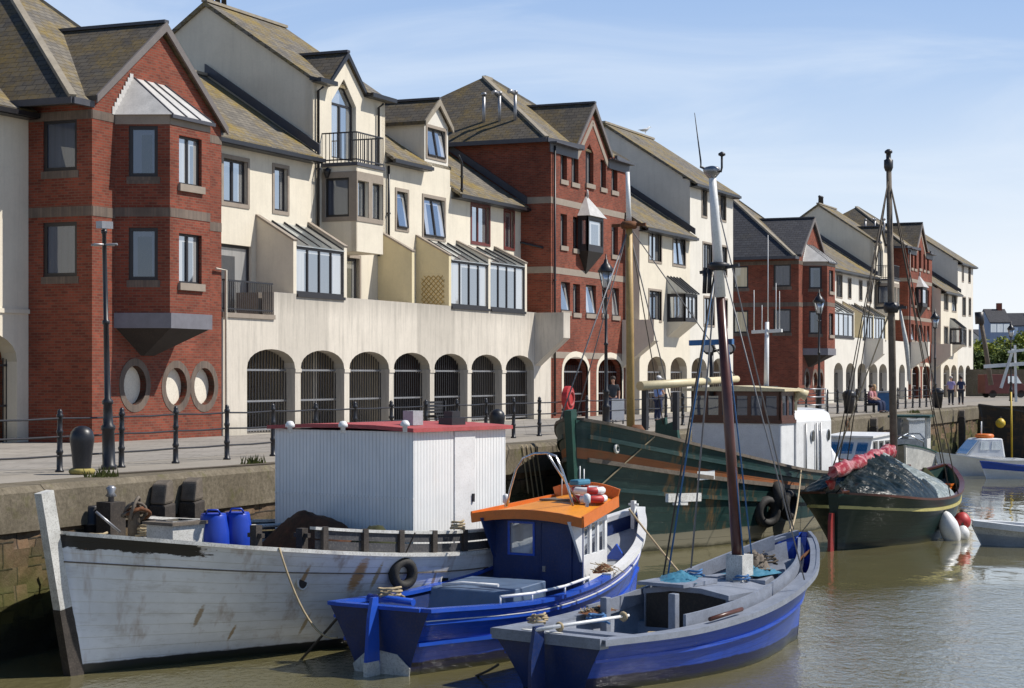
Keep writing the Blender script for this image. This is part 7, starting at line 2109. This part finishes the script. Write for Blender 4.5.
def lamp(px, label, lean=0.0, head=True, p=P_RAIL + .25, s=None):
    s = Fr(0, p, 1, p).u(px) if s is None else s
    b = thing('street_lamp', label, 'street lamp', fw(s, p), ROT, 'lamp posts along the quay' if head else None)
    m = MB(); m.lathe([(.15, 0), (.15, .08), (.125, .1), (.12, .75), (.14, .78), (.14, .84), (.1, .88), (.085, 1.25), (.11, 1.28), (.11, 1.33), (.065, 1.38), (.052, 2.8), (.075, 2.83), (.075, 2.88), (.05, 2.9), (.042, 4.55), (.06, 4.58), (.06, 4.64)], (0, 0, 0), 14)
    m.build('column', M['black'], b)
    m = MB(); m.tube([(-.32, 0, 4.35), (.32, 0, 4.35)], .022, 8)
    if not head: m.tube([(0, -.3, 4.35), (0, .3, 4.35)], .022, 8)
    m.build('ladder_bar', M['galv'] if not head else M['black'], b)
    if head:
        m = MB()
        for i in range(4):
            a = math.pi / 4 + i * math.pi / 2; ca, sa_ = math.cos(a), math.sin(a)
            m.bar((.12 * ca, .12 * sa_, 4.66), (.25 * ca, .25 * sa_, 5.2), .025, .025)
        m.lathe([(.13, 4.62), (.14, 4.67)], (0, 0, 0), 4); m.lathe([(.28, 5.18), (.30, 5.22), (.16, 5.42), (.08, 5.5), (.07, 5.58), (.03, 5.62), (.02, 5.78)], (0, 0, 0), 8)
        m.build('lantern_frame', M['black'], b)
        m = MB(); m.lathe([(.13, 4.68), (.24, 5.18)], (0, 0, 0), 4); o = m.build('lantern_glass', M['lamp_glass'], b); o.rotation_euler.z = 0
    else:
        m = MB(); m.box(-.16, .2, -.07, .07, 4.66, 4.8); m.lathe([(.05, 4.62), (.05, 4.68)], (0, 0, 0), 8); m.build('lamp_head', M['galv'], b)
    b.rotation_euler = (0, lean, ROT) if False else (0, 0, ROT)
    if lean: b.rotation_euler = Matrix.Rotation(lean, 3, 'Y').to_euler() if False else (0, lean, ROT)
    return b


M['lamp_glass'] = glass('lantern_panes', (0.45, 0.47, 0.48), .3)
lamp(109, 'black lamp post without a lantern, leaning a little, at the left by the bollard', lean=R(-2.0), head=False)
lamp(606, 'black lamp post with a glass lantern, in front of the tall brick house')
lamp(819, 'black lamp post with a glass lantern, right of the trawler wheelhouse')
lamp(935, 'black lamp post with a glass lantern, right of the ketch mast')
lamp(1011, 'black lamp post with a glass lantern, before the trees at the far right')


def bollard(px, py, label, band):
    c = on_z(px, py, 0.003); b = thing('bollard', label, 'bollard', c)
    m = MB(); m.lathe([(.17, 0), (.165, .1), (.19, .38), (.22, .6), (.225, .68), (.2, .78), (.14, .85), (.06, .885), (.005, .89)], (0, 0, 0), 20); m.build('iron_post', M['black'], b)
    m = MB(); m.torus((0, 0, .05), .19, .055, 20, 8); m.build('rope_ring' if band else 'base_ring', M['yellow_rope'] if band else M['black'], b)
    return b


M['yellow_rope'] = paint('mossy_yellow_rope', (.33, .27, .08), .9, .4, bump=.4)
bollard(82, 474, 'black iron mooring bollard with a yellowish rope round its foot', True)
bollard(497, 441, 'dark round topped mooring bollard, seen above the red shed roof', False)
p = on_z(88, 476, .003)
rope('mooring_rope', p + Vector((.2, -.1, .03)), on_z(310, 462, .003) + Vector((0, 0, .02)), 0, .02, 'rope_d', 'dark rope lying on the quay to the right of the black bollard')

# lifebuoy housing, notice board, bins, benches
def post_box(px, name, label, cat, col, w, h, z, d=.18, rounded=True, p=P_RAIL + .1):
    s = Fr(0, p, 1, p).u(px); b = thing(name, label, cat, fw(s, p), ROT)
    m = MB()
    if rounded:
        m.extrude([(w / 2 * math.cos(a) * 1.0, -d, z + h / 2 + h / 2 * math.sin(a)) for a in [2 * math.pi * i / 24 for i in range(24)]], (0, d, 0))
    else: m.box(-w / 2, w / 2, -d, 0, z, z + h)
    return b, m, s
b, m, s = post_box(565.5, 'lifebuoy_housing', 'red lifebuoy housing on the railing above the trawler bow', 'lifebuoy housing', 'red', .7, .78, .72)
m.build('housing', M['red'], b, bevel=.03); m = MB(); m.torus((0, -.185, 1.11), .22, .045, 20, 8, rot=Matrix.Rotation(R(90), 3, 'X')); m.build('moulded_ring', M['red_pale'] if 'red_pale' in M else M['roof_red'], b)
m = MB(); m.box(-.04, .04, -.1, -.02, 0.0, .75); m.build('leg', M['black'], b)
c = on_z(618, 424, .003); b = thing('notice_board', 'pale blue white notice board beside the man in a dark shirt', 'notice board', c, ROT - R(60))
m = MB(); m.box(-.24, .24, -.03, .0, .15, .95); m.build('board', M['panel_blue'] if 'panel_blue' in M else M['white'], b)
m = MB(); m.box(-.22, -.17, .0, .05, 0, .95); m.build('leg', M['iron'], b); m = MB(); m.box(.17, .22, .0, .05, 0, .95); m.build('leg', M['iron'], b)


def bin_(px, py, label, mat, tap=.85):
    b = thing('litter_bin', label, 'litter bin', on_z(px, py, .003))
    m = MB(); m.lathe([(.24 * tap, 0), (.3, .75), (.3, .78)], (0, 0, 0), 14); m.build('bin_body', M[mat], b)
    m = MB(); m.lathe([(.31, .78), (.33, .86), (.33, 1.0), (.2, 1.1), (.02, 1.13)], (0, 0, 0), 14); m.build('lid', M[mat], b)
bin_(849, 413.5, 'black litter bin left of the couple on the bench', 'black')
bin_(938, 408, 'black litter bin beside the lamp post right of the ketch mast', 'black')
c = on_z(886, 411.5, .003); b = thing('planter_box', 'square blue grey bin box right of the couple on the bench', 'bin', c, ROT)
m = MB(); m.box(-.42, .42, -.35, .35, 0, .95); m.build('bin_body', M['slate_blue'] if 'slate_blue' in M else M['rope_b'], b, bevel=.03); m = MB(); m.box(-.45, .45, -.38, .38, .95, 1.02); m.build('lid', M['grey_paint'], b)


def bench(px, py, label, rz):
    b = thing('bench', label, 'bench', on_z(px, py, .003), rz, 'benches on the quay')
    m = MB()
    for i in range(4): m.box(-.85, .85, -.22 + i * .11, -.13 + i * .11, .43, .46)
    m.build('seat', M['black'], b)
    m = MB()
    for i in range(4): m.box(-.85, .85, .235, .265, .52 + i * .11, .6 + i * .11)
    m.build('backrest', M['black'], b)
    for x in (-.75, .75):
        m = MB(); m.box(x - .03, x + .03, -.22, -.16, 0, .43); m.box(x - .03, x + .03, .18, .24, 0, .95); m.box(x - .03, x + .03, -.16, .18, .37, .43); m.build('leg', M['black'], b)
    return b
bench(441, 428, 'empty dark bench on the quay in front of the arches', ROT)
bench(874, 412.5, 'dark bench on which a couple sits', ROT)

# timbers bolted to the quay wall
for i, (px, lb) in enumerate(((152, 'left one of two old upright timbers on the quay wall behind the white boat'), (182, 'right one of two old upright timbers on the quay wall behind the white boat'),
                              (869, 'pale topped upright timber on the quay wall behind the ketch'), (915, 'dark upright timber on the quay wall right of the ketch mast'), (958, 'tall dark timber near the far end of the quay wall'))):
    s = Fr(0, P_EDGE, 1, P_EDGE).u(px); b = thing('quay_timber', lb, 'timber', fw(s, P_EDGE, ZW - .5), ROT, 'timbers on the quay wall')
    m = MB(); m.extrude([(-.17, -.0, 0), (.17, 0, 0), (.17, 0, 2.82), (-.17, 0, 2.78)], (0, -.34, 0)); m.v = [v + Vector((0, -.05, 0)) for v in m.v]; m.build('timber', M['darkwood'], b, bevel=.03)
    m = MB(); m.extrude([(-.16, 0.0, 2.79), (.16, 0, 2.82), (.12, 0, 3.24), (-.08, 0, 3.16)], (0, -.33, 0)); m.v = [v + Vector((0, -.05, 0)) for v in m.v]; m.build('weathered_top', M['oldwood'], b, bevel=.04)
# ladder far on the wall
s = Fr(0, P_EDGE, 1, P_EDGE).u(846); b = thing('wall_ladder', 'iron ladder on the quay wall behind the ketch tarpaulin', 'ladder', fw(s, P_EDGE + .06, ZW), ROT)
m = MB(); m.box(-.25, -.2, -.05, 0, 0, 2.8); m.box(.2, .25, -.05, 0, 0, 2.8)
for i in range(9): m.box(-.2, .2, -.04, -.01, .2 + i * .3, .23 + i * .3)
m.build('ladder_frame', M['rust'], b)

# leaning spar and stones at the end of the quay
m = MB(); m.tube([at(991, 385, 125), at(985, 345, 125), at(979.5, 313, 125)], [.17, .15, .13], 8); m.tube([at(979.8, 324, 124.9), at(979.2, 312, 124.9)], .3, 8, mi=1)
free('leaning_spar', m, [M['ochre'] if 0 else M['oldwood'], M['iron']], 'pale leaning spar with a dark block at its top, right of the last house', 'spar')
# tufts of weed on the coping
def tuft(px, py, n, label, z=0.0, sc=1.0):
    g = random.Random(px); c = on_z(px, py, z); m = MB()
    for i in range(n):
        a = g.uniform(0, 6.28); r = g.uniform(0, .3) * sc; h = g.uniform(.06, .22) * sc; x, y = r * math.cos(a), r * math.sin(a)
        m.add([(x - .02, y, 0), (x + .02, y, 0), (x + g.uniform(-.08, .08), y + g.uniform(-.05, .05), h)], [(0, 1, 2)])
    tag(m.build('weed_tuft', M['weed'], None, c), label, 'weeds', 'weed tufts on the quay')
M['weed'] = paint('yellow_green_weed', (.14, .15, .03), .9, .5)
for px, py, lb in ((101, 477, 'yellow green weeds at the foot of the leaning lamp post'), (252, 464, 'weeds on the quay edge above the white boat shed'), (825, 420, 'low weeds on the quay edge right of the trawler'), (914, 413, 'low weeds on the quay edge right of the ketch mast')):
    tuft(px, py, 60, lb, 0.003)

# ================================================================ people
def limbs(name, chains, mat, parent, sub=1):
    "one continuous skin over joined chains; every chain is a list of (point, radius); chains share points by value"
    me = bpy.data.meshes.new(name); idx, vs, es, rad = {}, [], [], []
    for ch in chains:
        prev = None
        for p, r in ch:
            key = tuple(round(x, 4) for x in p)
            if key not in idx: idx[key] = len(vs); vs.append(p); rad.append(r)
            if prev is not None and (prev, idx[key]) not in es: es.append((prev, idx[key]))
            prev = idx[key]
    me.from_pydata(vs, es, [])
    o = bpy.data.objects.new(name, me); C.objects.link(o); o.parent = parent
    sk = o.modifiers.new('skin', 'SKIN'); 
    for i, d in enumerate(me.skin_vertices[0].data):
        d.radius = (rad[i], rad[i]); d.use_root = (i == 0)
    ss = o.modifiers.new('sub', 'SUBSURF'); ss.levels = sub; ss.render_levels = sub
    me.materials.append(mat)
    return o


def person(c, rz, label, shirt, trousers, skin='skin_tone', hair='hair_dark', pose='stand', cap=None, long_hair=False, group=None):
    b = thing('person', label, 'person', c, rz, group)       # faces -y
    sit = pose == 'sit'
    hz = .52 if sit else .93
    H = lambda z: z + hz - .93
    pel = (0, .02 if not sit else .1, hz)
    def leg(sx):
        if sit: return [(pel, .13), ((sx * .1, .06, hz - .02), .095), ((sx * .12, -.38, hz + .0), .07), ((sx * .12, -.4, .28), .06), ((sx * .12, -.4, .07), .045), ((sx * .13, -.55, .04), .04)]
        st = .12 * sx if pose == 'walk' else .02
        return [(pel, .13), ((sx * .1, .02, .86), .095), ((sx * .1, .0 - st, .5), .07), ((sx * .1, .04 + st * .6, .28), .058), ((sx * .1, .05 + st, .08), .042), ((sx * .12, -.1 + st, .035), .04)]
    y0 = pel[1]
    neck = (0, y0 - .02, H(1.5)); head = (0, y0 - .04, H(1.66))
    tors = [(pel, .13), ((0, y0, H(1.12)), .125), ((0, y0 + .01, H(1.32)), .14), ((0, y0, H(1.44)), .085), (neck, .05), ((0, y0 - .03, H(1.57)), .06), (head, .095), ((0, y0 - .03, H(1.74)), .075)]
    def arm(sx):
        if sit or pose == 'lean': return [((0, y0 + .01, H(1.32)), .14), ((sx * .18, y0, H(1.42)), .058), ((sx * .24, y0 - .04, H(1.17)), .045), ((sx * .14, y0 - .25, H(1.06)), .036), ((sx * .1, y0 - .32, H(1.03)), .034)]
        return [((0, y0 + .01, H(1.32)), .14), ((sx * .18, y0, H(1.42)), .058), ((sx * .24, y0 + .03, H(1.15)), .045), ((sx * .23, y0 - .04, H(.92)), .036), ((sx * .22, y0 - .07, H(.82)), .036)]
    limbs('body', [tors, leg(1), leg(-1), arm(1), arm(-1)], M[skin], b, 2)
    g = .018
    ts = [((0, y0, H(.90)), .145 + g), ((0, y0, H(1.12)), .14 + g), ((0, y0 + .01, H(1.32)), .155 + g), ((0, y0, H(1.45)), .09)]
    slv = lambda sx: [((0, y0 + .01, H(1.32)), .155 + g)] + [(arm(sx)[1][0], .075), (tuple(Vector(arm(sx)[1][0]).lerp(Vector(arm(sx)[2][0]), .8)), .062)]
    limbs('shirt', [ts, slv(1), slv(-1)], M[shirt], b, 2)
    tr = lambda sx: [(p, r + .022) for p, r in leg(sx)[:-1]]
    limbs('trousers', [tr(1), tr(-1)], M[trousers], b, 2)
    for sx in (1, -1):
        f = leg(sx)[-1][0]; m = MB(); m.lathe([(.02, 0), (.055, .0), (.06, .05), (.03, .09)], (f[0], f[1] + .06, 0.0), 10, sx=.9, sy=2.0); m.build('shoe', M['black'], b)
    m = MB(); hx = head
    m.lathe([(.09, -.02), (.108, .04), (.1, .1), (.06, .145), (.01, .155)] if not long_hair else [(.09, -.2), (.11, -.1), (.115, .04), (.1, .1), (.06, .145), (.01, .155)], (hx[0], hx[1] + .025, hx[2]), 14); m.build('hair', M[hair], b)
    m = MB(); m.lathe([(.005, -.03), (.018, -.02), (.012, .02), (.003, .03)], (hx[0], hx[1] - .1, hx[2] - .01), 6); o = m.build('nose', M[skin], b)
    for sx in (1, -1): m = MB(); m.lathe([(.003, -.01), (.012, 0), (.003, .01)], (hx[0] + sx * .035, hx[1] - .09, hx[2] + .025), 6); m.build('eye', M['hair_dark'], b)
    if cap:
        m = MB(); m.lathe([(.115, .05), (.112, .1), (.07, .155), (.01, .17)], (hx[0], hx[1] + .01, hx[2]), 14); m.lathe([(.13, .05), (.13, .062)], (hx[0], hx[1] - .09, hx[2]), 12, sx=.75); m.build('cap', M[cap], b)
    return b


M['skin_tone'] = paint('skin', (.52, .29, .2), .6, .1, dirt_amt=0)
M['hair_dark'] = paint('dark_hair', (.03, .02, .015), .7, .3, dirt_amt=0)
M['hair_fair'] = paint('fair_hair', (.42, .26, .12), .7, .3, dirt_amt=0)
M['hair_grey'] = paint('grey_hair', (.4, .38, .36), .7, .2, dirt_amt=0)
M['cl_dark'] = paint('charcoal_cloth', (.035, .04, .05), .9, .3, dirt_amt=0)
M['cl_navy'] = paint('navy_cloth', (.03, .04, .09), .9, .3, dirt_amt=0)
M['cl_blue'] = paint('light_blue_cloth', (.2, .3, .6), .9, .2, dirt_amt=0)
M['cl_pink'] = paint('pink_check_cloth', (.5, .22, .25), .9, .4, (.7, .6, .6), .5)
M['cl_red'] = paint('red_check_cloth', (.42, .12, .12), .9, .4, (.7, .6, .6), .5)
M['cl_lilac'] = paint('lilac_cloth', (.36, .3, .52), .9, .2, dirt_amt=0)
person(on_z(613, 422, .003), ROT - R(70), 'man in a charcoal shirt standing by the lamp post and notice board', 'cl_dark', 'cl_navy')
person(on_z(658.5, 421, .003), ROT + R(60), 'man in a light blue shirt and pale cap behind the trawler derrick', 'cl_blue', 'cl_navy', hair='hair_grey', cap='cloth_w', pose='lean')
bc_ = on_z(874, 412.5, .003)
dv = Vector((math.cos(ROT), math.sin(ROT), 0)); 
person(bc_ - dv * .36, ROT, 'dark haired person in a pink check shirt, left one of the couple on the bench', 'cl_pink', 'cl_navy', pose='sit')
person(bc_ + dv * .36, ROT, 'fair haired person in a red check shirt, right one of the couple on the bench', 'cl_red', 'cl_navy', hair='hair_fair', pose='sit', long_hair=True)
person(on_z(951, 405, .003), ROT - R(80), 'stout walker in a lilac top near the last house of the row', 'cl_lilac', 'cl_dark', hair='hair_grey', pose='walk')
person(on_z(961, 404.5, .003), ROT + R(100), 'walker in dark clothes right of the one in the lilac top', 'cl_navy', 'cl_dark', pose='walk')

# gulls on the ridges
def gull(px, py, depth, label, rz):
    b = thing('gull', label, 'gull', at(px, py, depth), rz)
    m = MB(); m.tube([(-.28, 0, .13), (-.12, 0, .14), (.05, 0, .17), (.17, 0, .24), (.22, 0, .31), (.27, 0, .33)], [.02, .07, .095, .06, .045, .03], 10); m.build('body', M['white'], b)
    for sy in (1, -1): m = MB(); m.tube([(.1, sy * .07, .2), (-.1, sy * .09, .17), (-.38, sy * .05, .15)], [.03, .05, .012], 8, sy=.5); m.build('wing', M['grey_paint'], b)
    m = MB(); m.tube([(.28, 0, .33), (.36, 0, .31)], [.014, .006], 6); m.build('beak', M['yellow'], b)
    for sy in (.03, -.03): m = MB(); m.tube([(.02, sy, .1), (.02, sy, -.02)], .008, 5); m.build('leg', M['yellow'], b)
gull(645, 133, 101, 'gull standing on the ridge of the cream gable behind the ochre mast', R(20))

# ================================================================ far bank: trees, wall, houses
def leafmat(name, c1, c2):
    t = NT(name); oi = t.n('ShaderNodeObjectInfo'); v = t.coord('Object'); a = t.noise(v, 1.3, 3, .6)
    g = t.n('ShaderNodeNewGeometry')
    c = t.mix(g.outputs['Random Per Island'], c1, c2); c = t.mix(t.ramp(a, [(.35, 0.0), (.7, .6)]), c, tuple(x * 1.4 for x in c2))
    t.b.inputs['Transmission Weight'].default_value = 0.0
    return t.done(c, .7, 0, .2)
M['leaf_l'] = leafmat('light_leaves', (.13, .17, .02), (.2, .22, .035)); M['leaf_d'] = leafmat('dark_leaves', (.04, .065, .015), (.07, .1, .025))
M['bark'] = paint('bark', (.07, .05, .035), .9, .4)
def tree(px, depth, h, w, label, mat, seed, n=3200, z0=0.0):
    g = random.Random(seed); c = at(px, 376, depth); c.z = z0
    b = thing('tree', label, 'tree', c, 0, 'trees beyond the basin')
    m = MB(); m.tube([(0, 0, 0), (.1, 0, h * .3), (0, .1, h * .6)], [.05 * h * .6, .03 * h * .6, .015 * h], 8)
    cl = []
    for i in range(16):
        a = g.uniform(0, 6.28); r = g.uniform(.1, .8) * w / 2; z = h * g.uniform(.3, .9); cl.append((Vector((r * math.cos(a), r * math.sin(a), z)), g.uniform(.14, .26) * w * (1.15 - z / h * .5)))
        m.tube([(0, 0, h * .25), (cl[-1][0] * .6) + Vector((0, 0, h * .1)), cl[-1][0]], [.02 * h, .012 * h, .004 * h], 5)
    m.build('trunk', M['bark'], b)
    m = MB()
    for i in range(n):
        cc, rr = g.choice(cl); d = Vector((g.gauss(0, 1), g.gauss(0, 1), g.gauss(0, .8))).normalized() * rr * g.uniform(.55, 1.05)
        p = cc + d; s_ = g.uniform(.12, .26) * (depth / 190); u = Vector((g.uniform(-1, 1), g.uniform(-1, 1), g.uniform(-.6, .6))).normalized(); v = u.cross(Vector((g.uniform(-1, 1), g.uniform(-1, 1), 1))).normalized()
        m.add([p - u * s_, p + v * s_ * .6, p + u * s_, p - v * s_ * .6], [(0, 1, 2, 3)])
    m.build('crown', M[mat], b)
for i, a in enumerate(((978, 205, 5.6, 6.5, 'light green bushy tree right of the last house', 'leaf_l'), (995, 212, 5.9, 7.0, 'light green tree under the blue grey house', 'leaf_l'), (1016, 208, 6.6, 7.5, 'tallest light green tree at the right edge', 'leaf_l'),
                       (987, 188, 3.9, 6.5, 'dark green bush behind the leaning spar', 'leaf_d'), (1006, 186, 3.7, 7.0, 'dark green bush behind the white gantry', 'leaf_d'), (1026, 185, 4.6, 7.0, 'dark green bush cut by the right edge', 'leaf_d'), (971, 196, 4.0, 5, 'low dark bush half hidden by the last house', 'leaf_d'))):
    tree(*a[:4], a[4], a[5], 60 + i)
b = thing('stone_wall', 'tan stone garden wall beyond the end of the quay', 'wall', at(992, 376, 170) * Vector((1, 1, 0)) if 0 else (at(992, 376, 170).x, 170, 0))
m = MB(); m.box(-6, 12, 0, .5, 0, 2.4); m.build('stones', M['stone_far'] if 'stone_far' in M else M['coping'], b)
b = thing('parked_van', 'dark red van parked behind the tan wall at the far right', 'van', (at(1003, 376, 160).x, 160, 0), R(8))
m = MB(); m.extrude([(-1.9, -.8, .35), (2.0, -.8, .35), (2.0, -.8, 1.0), (1.4, -.8, 1.15), (.9, -.8, 1.95), (-1.9, -.8, 1.95)], (0, 1.6, 0)); m.build('body', M['rust_red'] if 'rust_red' in M else M['frame_red'], b, bevel=.08)
for x in (-1.2, 1.25):
    for y in (-.8, .62): m = MB(); m.tube([(x, y, .32), (x, y + .18, .32)], .32, 14); m.build('wheel', M['rubber'], b)
m = MB(); m.extrude([(.95, -.812, 1.2), (1.3, -.812, 1.2), (.9, -.812, 1.8), (.1, -.812, 1.8), (.1, -.812, 1.2)], (0, .01, 0)); m.build('side_window', M['glass'], b)


def far_house(px, depth, w, d, ze, zr, rz, label, wm, rm, chim=True):
    b = thing('distant_house', label, 'house', (at(px, 376, depth).x, depth, 0), rz)
    m = MB(); m.box(-w / 2, w / 2, -d / 2, d / 2, 0, ze); m.extrude([(-w / 2, -d / 2, ze), (-w / 2, d / 2, ze), (-w / 2, 0, zr - .1)], (w, 0, 0)); m.build('wall', M[wm], b)
    m = MB(); m.extrude([(-w / 2 - .2, -d / 2 - .3, ze - .15), (-w / 2 - .2, 0, zr), (-w / 2 - .2, d / 2 + .3, ze - .15), (-w / 2 - .2, d / 2 + .3, ze - .3), (-w / 2 - .2, 0, zr - .2), (-w / 2 - .2, -d / 2 - .3, ze - .3)], (w + .4, 0, 0)); r = m.build('roof', M[rm], b)
    if chim: m = MB(); m.box(w / 2 - 1.2, w / 2 - .4, -.4, .4, zr - .6, zr + 1.0); m.build('chimney', M['brick'], r)
    for i in range(3):
        x = -w / 2 + w * (i + .5) / 3; m = MB(); m.box(x - .5, x + .5, -d / 2 - .05, -d / 2 + .02, ze - 1.9, ze - .5); m.build('window', M['glass'], b)
M['blue_grey'] = render_wall('blue_grey_render', (.24, .31, .43), .2)
far_house(994, 330, 3.4, 6, 11.2, 13.4, R(5), 'blue grey house above the light green trees', 'blue_grey', 'slate_dark')
far_house(1017, 345, 7, 8, 11.0, 13.2, R(-20), 'darker grey house right of the blue grey one', 'blue_grey', 'slate_dark')
far_house(984, 360, 5, 8, 8.8, 10.6, R(15), 'low pale house left of the blue grey one, half hidden', 'white_r', 'slate_dark', False)
